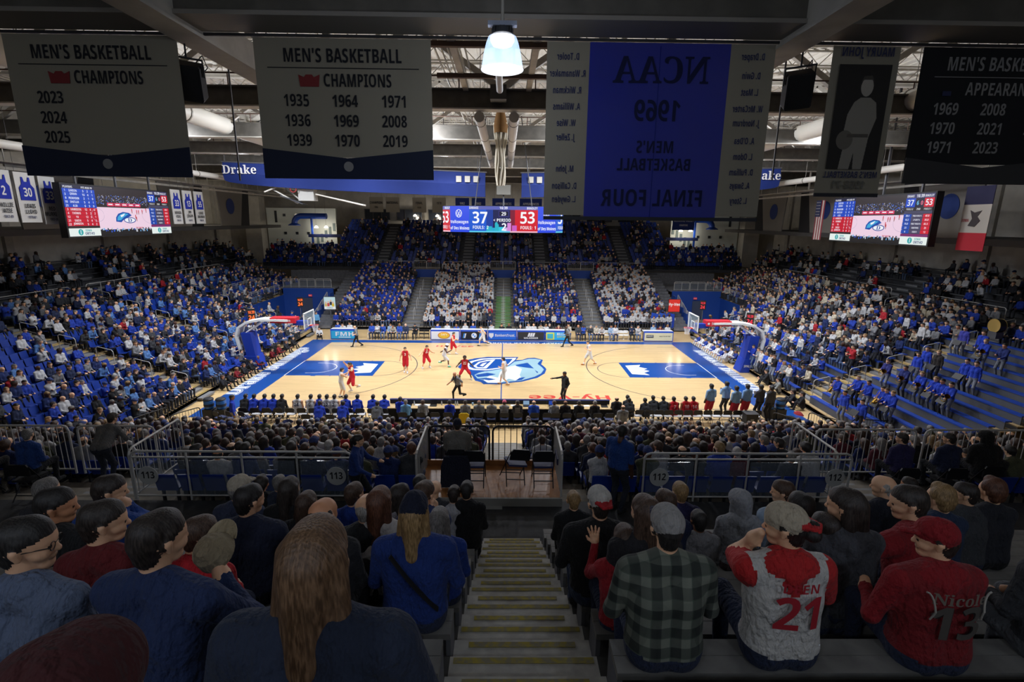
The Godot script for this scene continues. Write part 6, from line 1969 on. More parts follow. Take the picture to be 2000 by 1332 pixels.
	var hb := Basis(Vector3.UP, p.get("yaw", 0.0)) * Basis(Vector3.RIGHT, p.get("nod", 0.05) + lean * 0.3)
	p["head"] = Transform3D(hb, neck + (dir * 0.7 + Vector3.UP * 0.3).normalized() * 0.165 + R * Vector3(0, 0, 0.035))
	p["neck"] = neck
	p["chest"] = chest
	return B

func moved(bones: Array, t: Transform3D) -> Array:
	var o := []
	for b in bones: o.append([t * (b[0] as Vector3), t * (b[1] as Vector3), b[2], b[3], b[4]])
	return o

# surface nets of the smooth union; returns label -> [vertices, normals, indices]
func net(bones: Array, cell: float, k: float) -> Dictionary:
	var lo := Vector3(1e9, 1e9, 1e9)
	var hi := -lo
	for b in bones:
		var r: float = maxf(b[2], b[3]) + 3.0 * cell
		lo = lo.min((b[0] as Vector3).min(b[1]) - Vector3(r, r, r))
		hi = hi.max((b[0] as Vector3).max(b[1]) + Vector3(r, r, r))
	var nx := int((hi.x - lo.x) / cell) + 2
	var ny := int((hi.y - lo.y) / cell) + 2
	var nz := int((hi.z - lo.z) / cell) + 2
	var total := nx * ny * nz
	var g := PackedFloat32Array()
	g.resize(total)
	g.fill(1.0)
	var best := g.duplicate()
	var lab := PackedByteArray()
	lab.resize(total)
	var sy := nx
	var sz := nx * ny
	var ik := 1.0 / k
	for b in bones:
		var a: Vector3 = b[0]
		var e: Vector3 = b[1]
		var ra: float = b[2]
		var rb: float = b[3]
		var lb: int = b[4]
		var m: float = maxf(ra, rb) + 2.2 * cell + k * 0.25
		var l3 := a.min(e) - Vector3(m, m, m) - lo
		var h3 := a.max(e) + Vector3(m, m, m) - lo
		var i0 := maxi(0, int(l3.x / cell))
		var i1 := mini(nx - 1, int(h3.x / cell) + 1)
		var j0 := maxi(0, int(l3.y / cell))
		var j1 := mini(ny - 1, int(h3.y / cell) + 1)
		var k0 := maxi(0, int(l3.z / cell))
		var k1 := mini(nz - 1, int(h3.z / cell) + 1)
		var ba := e - a
		var il := 1.0 / maxf(ba.length_squared(), 1e-9)
		var dr := rb - ra
		for kk in range(k0, k1 + 1):
			var pz := lo.z + kk * cell - a.z
			for jj in range(j0, j1 + 1):
				var py := lo.y + jj * cell - a.y
				var row := kk * sz + jj * sy
				var base := py * ba.y + pz * ba.z
				for ii in range(i0, i1 + 1):
					var px := lo.x + ii * cell - a.x
					var t := clampf((px * ba.x + base) * il, 0.0, 1.0)
					var dx := px - ba.x * t
					var dy := py - ba.y * t
					var dz := pz - ba.z * t
					var d := sqrt(dx * dx + dy * dy + dz * dz) - ra - dr * t
					var id := row + ii
					if d < best[id]:
						best[id] = d
						lab[id] = lb
					var o := g[id]
					if o > 0.9: g[id] = d
					else:
						var h := maxf(k - absf(o - d), 0.0) * ik
						g[id] = minf(o, d) - h * h * k * 0.25
	var vid := PackedInt32Array()
	vid.resize(total)
	vid.fill(-1)
	var V := PackedVector3Array()
	var N := PackedVector3Array()
	var far := cell * 1.85
	for kk in nz - 1:
		for jj in ny - 1:
			var row := kk * sz + jj * sy
			for ii in nx - 1:
				var id := row + ii
				var c0 := g[id]
				if c0 > far or c0 < -far: continue
				var c1 := g[id + 1]
				var c2 := g[id + sy]
				var c3 := g[id + sy + 1]
				var c4 := g[id + sz]
				var c5 := g[id + sz + 1]
				var c6 := g[id + sz + sy]
				var c7 := g[id + sz + sy + 1]
				var neg := int(c0 < 0) + int(c1 < 0) + int(c2 < 0) + int(c3 < 0) + int(c4 < 0) + int(c5 < 0) + int(c6 < 0) + int(c7 < 0)
				if neg == 0 or neg == 8: continue
				var s := Vector3.ZERO
				var n := 0
				if (c0 < 0) != (c1 < 0): s += Vector3(c0 / (c0 - c1), 0, 0); n += 1
				if (c2 < 0) != (c3 < 0): s += Vector3(c2 / (c2 - c3), 1, 0); n += 1
				if (c4 < 0) != (c5 < 0): s += Vector3(c4 / (c4 - c5), 0, 1); n += 1
				if (c6 < 0) != (c7 < 0): s += Vector3(c6 / (c6 - c7), 1, 1); n += 1
				if (c0 < 0) != (c2 < 0): s += Vector3(0, c0 / (c0 - c2), 0); n += 1
				if (c1 < 0) != (c3 < 0): s += Vector3(1, c1 / (c1 - c3), 0); n += 1
				if (c4 < 0) != (c6 < 0): s += Vector3(0, c4 / (c4 - c6), 1); n += 1
				if (c5 < 0) != (c7 < 0): s += Vector3(1, c5 / (c5 - c7), 1); n += 1
				if (c0 < 0) != (c4 < 0): s += Vector3(0, 0, c0 / (c0 - c4)); n += 1
				if (c1 < 0) != (c5 < 0): s += Vector3(1, 0, c1 / (c1 - c5)); n += 1
				if (c2 < 0) != (c6 < 0): s += Vector3(0, 1, c2 / (c2 - c6)); n += 1
				if (c3 < 0) != (c7 < 0): s += Vector3(1, 1, c3 / (c3 - c7)); n += 1
				vid[id] = V.size()
				V.append(lo + (Vector3(ii, jj, kk) + s / n) * cell)
				N.append(Vector3(c1 + c3 + c5 + c7 - c0 - c2 - c4 - c6, c2 + c3 + c6 + c7 - c0 - c1 - c4 - c5, c4 + c5 + c6 + c7 - c0 - c1 - c2 - c3).normalized())
	var F := {}
	for kk in range(1, nz - 1):
		for jj in range(1, ny - 1):
			var row := kk * sz + jj * sy
			for ii in range(1, nx - 1):
				var id := row + ii
				var c0 := g[id]
				if c0 > far or c0 < -far: continue
				for ax in 3:
					var st: int = [1, sy, sz][ax]
					var c1 := g[id + st]
					if (c0 < 0) == (c1 < 0): continue
					var u: int = [sy, sz, 1][ax]
					var w: int = [sz, 1, sy][ax]
					var q0 := vid[id - u - w]
					var q1 := vid[id - w]
					var q2 := vid[id]
					var q3 := vid[id - u]
					if q0 < 0 or q1 < 0 or q2 < 0 or q3 < 0: continue
					var l: int = lab[id] if c0 < 0 else lab[id + st]
					if not F.has(l): F[l] = PackedInt32Array()
					if c0 < 0: F[l].append_array(PackedInt32Array([q0, q2, q1, q0, q3, q2]))
					else: F[l].append_array(PackedInt32Array([q0, q1, q2, q0, q2, q3]))
	var out := {}
	for l in F:
		var map := PackedInt32Array()
		map.resize(V.size())
		map.fill(-1)
		var vv := PackedVector3Array()
		var nn := PackedVector3Array()
		var ff := PackedInt32Array()
		for i in F[l]:
			if map[i] < 0:
				map[i] = vv.size()
				vv.append(V[i])
				nn.append(N[i])
			ff.append(map[i])
		out[l] = [vv, nn, ff]
	return out
func turned_net(n: Dictionary, t: Transform3D) -> Dictionary:
	var o := {}
	for l in n: o[l] = [t * (n[l][0] as PackedVector3Array), Transform3D(t.basis, Vector3.ZERO) * (n[l][1] as PackedVector3Array), n[l][2]]
	return o
func joined(a: Dictionary, b: Dictionary) -> Dictionary:
	var o := {}
	for l in a: o[l] = [a[l][0].duplicate(), a[l][1].duplicate(), a[l][2].duplicate()]
	for l in b:
		if not o.has(l): o[l] = b[l]
		else:
			var n0: int = o[l][0].size()
			o[l][0].append_array(b[l][0])
			o[l][1].append_array(b[l][1])
			var ix := PackedInt32Array()
			for i in b[l][2]: ix.append(i + n0)
			o[l][2].append_array(ix)
	return o
func net_mesh(q: Array) -> ArrayMesh:
	var a := []
	a.resize(Mesh.ARRAY_MAX)
	a[Mesh.ARRAY_VERTEX] = q[0]
	a[Mesh.ARRAY_NORMAL] = q[1]
	a[Mesh.ARRAY_INDEX] = q[2]
	var m := ArrayMesh.new()
	m.add_surface_from_arrays(Mesh.PRIMITIVE_TRIANGLES, a)
	return m
func meshes_of(n: Dictionary) -> Dictionary:
	var o := {}
	for l in n: o[l] = net_mesh(n[l])
	return o

# whole figure at one resolution, kept by its key
func coarse(key: String, p: Dictionary, cell := 0.03) -> Dictionary:
	if mesh_cache.has("c_" + key): return mesh_cache["c_" + key]
	var B := figure(p)
	B.append_array(moved(head_bones(p.get("hair", "short"), p.get("hat", ""), false), p.head))
	var m := meshes_of(net(B, cell, 0.045))
	mesh_cache["c_" + key] = m
	return m
# fine head, kept by hair and hat
func fine_head(hair: String, hat: String) -> Dictionary:
	var key := "h_%s_%s" % [hair, hat]
	if not mesh_cache.has(key): mesh_cache[key] = net(head_bones(hair, hat, true), 0.0075, 0.014)
	return mesh_cache[key]
func fine_body(key: String, p: Dictionary, cell := 0.017) -> Dictionary:
	if not mesh_cache.has("b_" + key):
		var B := figure(p)
		mesh_cache["b_" + key] = [net(B, cell, 0.04), p.neck, p.lean if p.has("lean") else 0.0]
	return mesh_cache["b_" + key][0]

const SKINS := ["e0b08c", "c98f6a", "8a5a3c", "4d3022", "e8bfa0"]
func skin(i: int) -> StandardMaterial3D:
	var m := mat("skin_%d" % i, col(SKINS[i]), 0.55)
	m.subsurf_scatter_enabled = true
	m.subsurf_scatter_strength = 0.08
	return m
const HAIRS := {"black": "14100e", "dark": "241a14", "brown": "452c1c", "auburn": "5e3018", "blond": "a07c4a", "grey": "7d7873", "white": "b8b4ae", "lightbrown": "6b4a2c"}
func hairmat(n: String) -> StandardMaterial3D:
	var m := mat("hair_" + n, Color.WHITE, 0.55)
	if m.albedo_texture: return m
	m.albedo_texture = noise_tex(0.05, col(HAIRS[n]).darkened(0.35), col(HAIRS[n]).lightened(0.12), 31, 128)
	m.heightmap_enabled = true
	m.heightmap_texture = m.albedo_texture
	m.heightmap_scale = 0.9
	m.uv1_triplanar = true
	m.uv1_scale = Vector3(14.0, 2.2, 14.0)
	return m

var people := 0
# c: label -> material
func person(m: Dictionary, at: Vector3, turn: float, size: float, c: Dictionary, label: String, group := "") -> Node3D:
	var t := thing("person", label, "person", at, turn, group)
	t.scale = Vector3.ONE * size
	for l in m:
		var o := MeshInstance3D.new()
		o.name = PART_NAME[l]
		o.mesh = m[l]
		o.material_override = c[BASE.get(l, l)]
		t.add_child(o, true)
	people += 1
	return t
func outfit(sk: int, shirt: Color, trousers: Color, hair: String, hat := Color.BLACK, extra := Color.WHITE, shoes := Color(0.12, 0.12, 0.13)) -> Dictionary:
	return {SKIN: skin(sk), LOWER: skin(sk), SHIRT: cloth(shirt), TROUSERS: cloth(trousers), HAIR: hairmat(hair), HAT: cloth(hat), EXTRA: cloth(extra), SHOES: cloth(shoes), EYES: mat("eyes", col("2a211c"), 0.3), LIPS: mat("lips_%d" % sk, col(SKINS[sk]).darkened(0.25), 0.5)}

# ---------- foreground spectators on the near rows ----------
func sit_pose(kind: String) -> Dictionary:
	var p := {"hip": 0.53, "lean": 0.1, "sleeve": "long"}
	match kind:
		"lean": p.merge({"lean": 0.42, "wr": Vector3(-0.1, 0.62, 0.44), "wl": Vector3(0.1, 0.62, 0.44)}, true)
		"chin": p.merge({"lean": 0.22, "pole": Vector3(0, -1, 0.8), "wr": Vector3(-0.08, 1.06, 0.2), "wl": Vector3(0.1, 0.6, 0.3)}, true)
		"tee": p.merge({"bulk": 1.16, "sleeve": "short", "wr": Vector3(-0.2, 0.66, 0.3), "wl": Vector3(0.2, 0.66, 0.3)}, true)
		"hoodie": p.merge({"hoodie": true}, true)
		"big": p.merge({"bulk": 1.18, "wr": Vector3(-0.16, 0.64, 0.3), "wl": Vector3(0.16, 0.64, 0.3)}, true)
		"bent": p.merge({"lean": 0.6, "bulk": 1.1}, true)
		"holdcap": p.merge({"bulk": 1.2, "twist": -0.15, "wr": Vector3(-0.12, 0.85, 0.3), "wl": Vector3(0.12, 0.62, 0.3), "pole": Vector3(-0.7, -0.7, 0.0), "hand": Vector3(0.35, 0.9, 0.2)}, true)
		"raise": p.merge({"lean": 0.15, "pole": Vector3(0.2, -1, 0.3), "wr": Vector3(-0.1, 0.62, 0.3), "wl": Vector3(0.2, 1.02, 0.32), "no_hands": true}, true)
		"jersey": p.merge({"bulk": 1.12, "pole": Vector3(0.1, -1, 0.7), "hoodie": true, "hood": EXTRA, "arm": EXTRA, "sleeve": "short", "wr": Vector3(-0.15, 0.62, 0.3), "wl": Vector3(0.13, 1.08, 0.16)}, true)
		"jersey2": p.merge({"bulk": 1.24, "hoodie": true, "hood": EXTRA, "arm": EXTRA, "wr": Vector3(-0.15, 0.62, 0.3), "wl": Vector3(0.2, 0.7, 0.3)}, true)
		"armout": p.merge({"sleeve": "short", "lean": 0.25, "twist": 0.35, "bulk": 1.05, "wl": Vector3(0.34, 0.72, 0.3), "wr": Vector3(-0.1, 0.64, 0.35), "pole": Vector3(0.9, -0.4, 0.1)}, true)
	return p
# px,py: middle of the head in the photo; the row is the one on which the figure comes out nearest to the wanted size
func front_row(px: float, py: float, want: float, kind: String, hair: String, hat: String, yaw: float, c: Dictionary, label: String, fixed := 99) -> Node3D:
	var p := sit_pose(kind)
	p["yaw"] = yaw
	var body := fine_body(kind, p.duplicate())
	figure(p)
	var H: Transform3D = p.head
	var bk := 0
	var bs := 0.0
	var br := 1e9
	for k in range(-5, 9):
		if fixed != 99 and k != fixed: continue
		var size := want
		for it in 3:
			var zh := near_z(k) + 0.42 - H.origin.z * size
			size = (on_z(px, py, zh).y - near_y(k)) / H.origin.y
		if absf(size - want) < br:
			br = absf(size - want)
			bs = size
			bk = k
	if fixed != 99: bs = want
	var q := on_z(px, py, near_z(bk) + 0.42 - H.origin.z * bs)
	var n := joined(body, turned_net(fine_head(hair, hat), H))
	var at := Vector3(q.x + H.origin.x * bs, near_y(bk), near_z(bk) + 0.42)
	return person(meshes_of(n), at, PI, bs, c, label)

func build_people() -> void:
	near_people()
	walkway_people()
	players()
	bench_people()
	far_side_people()
	end_people()
	band_people()

func near_people() -> void:
	var N := col("14203c")
	var J := col("1d2740")
	var black := col("121316")
	var royal := col("123a94")
	var red := col("8f1220")
	# nearest ones first
	front_row(150, 1342, 0.92, "hoodie", "none", "hood", -0.2, outfit(1, col("3a1012"), J, "dark"), "person in a dark maroon jacket with the hood up, behind the cap holder", -3)
	var p := front_row(55, 1066, 1.0, "lap", "short", "", -1.25, outfit(0, col("56627a"), J, "black"), "person with short black hair and glasses in a pale blue grey shirt, turned in profile")
	glasses(p, "lap", -1.25)
	front_row(98, 1142, 0.72, "lap", "short", "", -0.9, outfit(0, col("6b5a48"), J, "brown"), "small child with short brown hair leaning by the person in pale grey")
	p = front_row(312, 1056, 1.0, "holdcap", "short", "", -0.5, outfit(0, col("1c2c52"), J, "dark"), "person in a navy sweater with dark hair holding up a tan cap")
	held_cap(p)
	p = front_row(618, 1098, 1.0, "tee", "long", "", -0.1, outfit(0, col("1a2438"), J, "lightbrown"), "person with long light brown hair in a dark navy t-shirt")
	p = front_row(810, 1004, 0.99, "big", "long", "beanie", -0.05, outfit(0, col("0f2c6c"), J, "blond", col("0b1228")), "person in a navy beanie and blue sweater with a dark strap across the back")
	strap(p)
	front_row(205, 1022, 1.02, "lap", "short", "", -0.95, outfit(0, col("5c1216"), black, "dark"), "person with dark hair and glasses in a dark red jacket, looking aside")
	front_row(112, 990, 1.05, "lap", "short", "", -1.1, outfit(1, black, black, "black"), "person with black hair in black, in profile beside the red jacket")
	front_row(216, 960, 1.05, "chin", "short", "", -1.0, outfit(0, col("1a3f86"), J, "dark"), "person in a blue hooded top resting chin on a hand")
	front_row(92, 958, 1.04, "lap", "short", "", -0.4, outfit(0, col("2a2a30"), J, "grey"), "older person with grey hair in dark clothes behind the black haired one")
	front_row(392, 1045, 0.85, "lean", "short", "", -0.7, outfit(0, col("b01824"), J, "brown"), "child with brown hair in a bright red sweater")
	front_row(488, 978, 1.02, "big", "short", "", -0.6, outfit(0, col("141c34"), black, "black"), "person with black hair and glasses in a quilted navy vest")
	front_row(468, 955, 1.04, "lap", "balding", "cap", -0.3, outfit(0, col("333a52"), J, "grey", col("a89f8e"), col("a89f8e")), "person in a tan cap behind the quilted vest")
	front_row(512, 946, 1.0, "lap", "curly", "", -0.2, outfit(1, black, black, "dark"), "person with curly dark hair beside the tan cap")
	front_row(566, 956, 1.04, "lap", "long", "", -0.15, outfit(0, black, black, "dark"), "person with long dark hair in black before the 113 rail")
	front_row(546, 944, 1.0, "lap", "short", "", -0.2, outfit(0, col("2c3346"), J, "grey"), "person with grey hair partly hidden by long dark hair")
	front_row(631, 1005, 1.0, "lap", "balding", "", -0.35, outfit(1, col("1b1c20"), black, "black"), "balding person in a dark jacket")
	front_row(600, 985, 0.95, "lap", "long", "", -0.2, outfit(0, col("20222a"), black, "brown"), "person with long brown hair beside the balding person")
	front_row(692, 966, 1.0, "lap", "short", "", -0.4, outfit(0, col("16368a"), J, "brown"), "person with brown hair in a royal blue top")
	front_row(716, 992, 1.0, "hoodie", "balding", "", -0.15, outfit(0, col("18191c"), black, "white"), "bald person with white fringe in a black and charcoal jacket")
	front_row(742, 982, 1.0, "lap", "long", "", -0.2, outfit(0, col("b7b3b0"), J, "auburn"), "person with long auburn hair in a white top")
	front_row(782, 968, 1.0, "lap", "long", "", -0.9, outfit(0, col("8f8c92"), J, "dark"), "person with long dark hair looking aside, behind the beanie")
	front_row(820, 945, 1.05, "lap", "short", "", -0.3, outfit(2, black, black, "black"), "person with thick black hair near the wooden platform")
	front_row(829, 966, 1.0, "chin", "short", "", -0.5, outfit(0, col("22335f"), J, "brown"), "person with short brown hair holding a hand to the face")
	front_row(849, 956, 1.0, "lap", "none", "", -0.2, outfit(0, col("32343a"), J, "grey"), "bald person beside the hand at the face")
	front_row(858, 1018, 0.91, "lap", "long", "", -0.1, outfit(0, col("14347f"), J, "grey"), "person with long greying hair in a blue jacket at the aisle")
	front_row(887, 966, 0.94, "hoodie", "short", "", -0.15, outfit(0, col("a5a5aa"), col("33343a"), "dark"), "young person with dark hair in a pale grey hooded sweatshirt by the aisle")
	front_row(912, 958, 1.0, "hoodie", "short", "", -0.1, outfit(0, black, black, "black"), "person in a black parka with a fur edged hood at the aisle")
	# other side of the aisle
	front_row(1120, 978, 0.9, "lap", "short", "", 0.1, outfit(0, black, black, "blond"), "blond child in a black jacket at the aisle end of the first bench")
	front_row(1170, 984, 1.0, "big", "short", "cap_back", 0.2, outfit(0, col("101114"), col("22304a"), "dark", col("a9a6a0"), col("a01820")), "person in a white and red cap and black hooded top")
	front_row(1136, 1020, 0.62, "hoodie", "short", "hood", 0.3, outfit(0, col("a01428"), col("3a5578"), "brown"), "small child in a crimson hooded jacket beside the white and red cap")
	p = front_row(1219, 1054, 0.8, "raise", "long", "", 0.15, outfit(0, col("8f1620"), J, "brown"), "girl with long brown hair in a red sweater with one hand raised")
	open_hand(p)
	p = front_row(1302, 1034, 0.99, "big", "short", "cap", 0.05, outfit(0, col("39433f"), J, "black", col("8b8987"), col("201f3a")), "person in a grey cap and dark green and cream plaid shirt")
	plaid(p)
	front_row(1260, 1003, 1.0, "lap", "long", "", 0.4, outfit(0, col("1b1b20"), black, "brown"), "person with long brown hair hidden behind the plaid shirt")
	front_row(1299, 982, 1.0, "lap", "short", "", 0.5, outfit(0, col("1a2444"), J, "brown"), "person with cropped brown hair in navy, looking aside")
	front_row(1328, 962, 1.0, "hoodie", "short", "", 0.15, outfit(0, col("262450"), J, "blond"), "blond person in a navy top with a white collar before the 112 rail")
	front_row(1364, 1018, 0.85, "hoodie", "short", "", 0.1, outfit(2, col("7e7d80"), J, "black"), "child with black hair in a grey hooded sweatshirt")
	front_row(1443, 980, 0.96, "hoodie", "none", "hood", 0.4, outfit(0, col("8d8f94"), col("5b4a4a"), "brown"), "person in a pale grey sweatshirt with the hood up")
	p = front_row(1532, 1030, 0.99, "jersey", "bun", "cap_back", 0.95, outfit(0, col("b3b1ad"), J, "black", col("a59a86"), col("a81c1e")), "person in a tan cap and white jersey numbered 21 over a red hooded top")
	back_print(p, "DEEN", "21", mat("print_red", col("9c1826"), 0.8), 1.05)
	front_row(1563, 992, 1.0, "lap", "short", "", 0.3, outfit(2, col("33353a"), black, "black"), "person with thick black hair behind the tan cap")
	front_row(1528, 962, 1.03, "lap", "short", "", 1.0, outfit(0, col("8fa0b4"), J, "brown"), "person with cropped hair and pale collar looking aside by the 112 rail")
	front_row(1650, 990, 1.03, "hoodie", "long", "", 0.8, outfit(0, col("3f4147"), J, "dark"), "person with long dark hair and glasses in a charcoal hooded top")
	front_row(1726, 951, 1.08, "lap", "balding", "", 0.8, outfit(0, col("191c28"), black, "white"), "older bald person in a dark jacket by the end of the 112 rail")
	front_row(1773, 984, 1.01, "armout", "short", "", 1.1, outfit(0, col("7c1018"), J, "dark"), "person with dark brown hair in a dark red t-shirt, elbow out")
	front_row(1775, 948, 1.0, "lap", "short", "", 0.5, outfit(1, black, black, "dark"), "person with dark hair in black behind the dark red t-shirt")
	front_row(1835, 975, 1.0, "lap", "curly", "", 0.4, outfit(0, col("1c2c48"), J, "blond"), "person with curly blond hair")
	front_row(1884, 966, 1.03, "big", "short", "", 0.9, outfit(0, col("37393d"), J, "dark"), "person with short dark hair in a charcoal sweater")
	front_row(1846, 1004, 0.7, "lap", "short", "", 0.2, outfit(0, col("3a3028"), J, "blond"), "small child with fair hair between red shirts and the charcoal sweater")
	front_row(1936, 960, 1.06, "lap", "curly", "", 0.2, outfit(0, col("20222a"), black, "auburn"), "person with curly auburn hair near the corner")
	p = front_row(1826, 1056, 0.96, "jersey2", "short", "cap", 1.05, outfit(0, col("6e0d14"), J, "dark", col("7d0c16"), col("7d0c16")), "person in a red cap and red jersey numbered 13")
	p.get_node("overlayer").material_override = cloth(col("7d0c16"))
	back_print(p, "Nicole", "13", mat("print_black", col("120a0b"), 0.8), 1.2)
	front_row(2080, 1040, 1.0, "lap", "short", "", 0.3, outfit(0, col("2d2f33"), col("55585c"), "dark"), "person in grey sweatpants with a raised knee beside the red jersey")
	front_row(1610, 1035, 0.93, "big", "short", "", 0.4, outfit(0, col("3b3d42"), J, "dark"), "person with dark hair in a loose charcoal sweater behind the white jersey")

func glasses(p: Node3D, kind: String, yaw: float) -> void:
	var q := sit_pose(kind)
	q["yaw"] = yaw
	figure(q)
	var m := MB.new()
	var H: Transform3D = q.head
	for s in [-1.0, 1.0]:
		for i in 12: m.tube(H * Vector3(s * 0.033 + cos(TAU * i / 12.0) * 0.022, 0.008 + sin(TAU * i / 12.0) * 0.018, 0.098), H * Vector3(s * 0.033 + cos(TAU * (i + 1) / 12.0) * 0.022, 0.008 + sin(TAU * (i + 1) / 12.0) * 0.018, 0.098), 0.002, -1, 5, false)
		m.tube(H * Vector3(s * 0.056, 0.012, 0.096), H * Vector3(s * 0.084, 0.012, -0.005), 0.0025, -1, 5)
	m.tube(H * Vector3(-0.011, 0.012, 0.1), H * Vector3(0.011, 0.012, 0.1), 0.002, -1, 5)
	part(p, "glasses", m.mesh(), mat("glasses_dark", col("15151a"), 0.3))
func strap(p: Node3D) -> void:
	var m := MB.new()
	var a := Vector3(0.14, 1.0, -0.06)
	for i in 8:
		var t0 := i / 8.0
		var t1 := (i + 1) / 8.0
		m.bar(Vector3(lerpf(0.13, -0.17, t0), lerpf(1.02, 0.62, t0), -0.115 - 0.025 * sin(t0 * PI)), Vector3(lerpf(0.13, -0.17, t1), lerpf(1.02, 0.62, t1), -0.115 - 0.025 * sin(t1 * PI)), 0.012, 0.035, Vector3(0, 0, 1))
	part(p, "bag_strap", m.mesh(), mat("strap_black", col("0d0d10"), 0.8))
func back_print(p: Node3D, word: String, num: String, ink: Material, k: float) -> void:
	var z := -0.128 * k
	part(p, "back_number", letters(num, Vector3(0, 0.72, z - 0.004), Vector3(-1, 0, 0), Vector3.UP, 0.2, font(), 0.95, 1.2).mesh(), ink)
	if word == "DEEN": part(p, "back_name", letters(word, Vector3(0, 0.95, z - 0.006), Vector3(-1, 0, 0), Vector3.UP, 0.055, font(), 1.0, 1.2).mesh(), ink)
	else:
		part(p, "number_edge", letters(num, Vector3(0.0, 0.715, z - 0.006), Vector3(-1, 0, 0), Vector3.UP, 0.215, font(), 0.97, 1.2).mesh(), mat("print_edge", col("4a4540"), 0.8))
		part(p, "back_name", letters(word, Vector3(0, 0.94, z - 0.004), Vector3(-1, 0, 0), Vector3.UP, 0.07, font(true, true, 700), 1.0, 1.2).mesh(), mat("print_pale", col("6a6258"), 0.8))
		for s in [-1.0, 1.0]:
			var m := MB.new()
			for i in 7:
				var a0 := -0.6 + i * 0.3
				m.tube(Vector3(s * (0.19 - 0.05 * cos(a0)), 0.9 + 0.11 * sin(a0), -0.125 * k + 0.03 * absf(sin(a0))), Vector3(s * (0.19 - 0.05 * cos(a0 + 0.3)), 0.9 + 0.11 * sin(a0 + 0.3), -0.125 * k + 0.03 * absf(sin(a0 + 0.3))), 0.006, -1, 5)
			part(p, "piping", m.mesh(), mat("piping_white", col("9a968e"), 0.8))
func plaid(p: Node3D) -> void:
	var im := Image.create(128, 128, false, Image.FORMAT_RGB8)
	for y in 128:
		for x in 128:
			var a := 1.0 if (x / 32) % 2 == 0 else 0.0
			var b := 1.0 if (y / 32) % 2 == 0 else 0.0
			var c := col("1b211f").lerp(col("6f7468"), (a + b) * 0.5)
			if x % 64 < 3 or y % 64 < 3: c = c.lerp(col("24362a"), 0.5)
			im.set_pixel(x, y, c)
	var m := mat("plaid_cloth", Color.WHITE, 0.95)
	m.albedo_texture = ImageTexture.create_from_image(im)
	m.uv1_triplanar = true
	m.uv1_scale = Vector3.ONE * 4.5
	p.get_node("shirt").material_override = m
# five separate bent fingers on a palm, nail side towards -n
func hand_bones(w: Vector3, d: Vector3, n: Vector3, spread: float, curl: float, s: float) -> Array:
	var B := []
	var x := d.cross(n).normalized() * s
	var palm := w + d * 0.075
	B.append([w, w + d * 0.03, 0.026, 0.03, SKIN])
	for i in 4: B.append([w + d * 0.02 + x * (-0.02 + 0.013 * i), palm + x * (-0.03 + 0.02 * i), 0.017, 0.0125, SKIN])
	for i in 4:
		var l: float = [0.068, 0.078, 0.074, 0.058][i]
		var a := palm + x * (-0.03 + 0.02 * i)
		var fd := (d + x * spread * (i - 1.5)).normalized()
		var b := a + fd * l * 0.45 + n * curl * 0.01
		var c := b + (fd + n * curl).normalized() * l * 0.32
		var e := c + (fd + n * curl * 2.2).normalized() * l * 0.26
		B.append([a, b, 0.0098, 0.009, SKIN])
		B.append([b, c, 0.009, 0.0083, SKIN])
		B.append([c, e, 0.0083, 0.0072, SKIN])
	var t0 := w + d * 0.022 - x * 0.026
	var t1 := t0 + (d * 0.6 - x * 0.8 + n * curl * 0.4).normalized() * 0.036
	var t2 := t1 + (d * 0.85 - x * 0.4 + n * curl * 0.6).normalized() * 0.03
	B.append([t0, t1, 0.014, 0.011, SKIN])
	B.append([t1, t2, 0.011, 0.0085, SKIN])
	return B
func held_cap(p: Node3D) -> void:
	# the raised hand grips a tan cap by its brim
	var c := MB.new()
	var b := Basis(Vector3.RIGHT, -0.7) * Basis(Vector3.FORWARD, 0.2)
	var o := Vector3(-0.06, 0.94, 0.37)
	c.lathe(o, [Vector2(0.0, 0.1), Vector2(0.045, 0.095), Vector2(0.08, 0.06), Vector2(0.095, 0.0), Vector2(0.09, -0.002), Vector2(0.07, 0.05), Vector2(0.0, 0.085)], 22, b)
	var cap := thing("held_cap", "tan cap held up by the person in the navy sweater", "cap", p.position, PI)
	cap.scale = p.scale
	part(cap, "crown", c.mesh(), cloth(col("8e8168")))
	var br := MB.new()
	br.prism(ellipse_pts(Vector2(0.0, 0.06), Vector2(0.085, 0.1), 20, 0.0, PI), o, b.x, b.z, b.y * 0.006)
	part(cap, "brim", br.mesh(), cloth(col("9a8d72")))
func open_hand(p: Node3D) -> void:
	var q := sit_pose("raise")
	var sh := Vector3(0.19, 0.97, 0.05)
	var w := Vector3(0.2, 1.02, 0.32)
	var n := net(hand_bones(w, Vector3(0.1, 0.95, 0.15).normalized(), Vector3(0, -0.1, 1).normalized(), 0.22, 0.15, -1.0), 0.005, 0.008)
	part(p, "hand", net_mesh(n[SKIN]), skin(0))

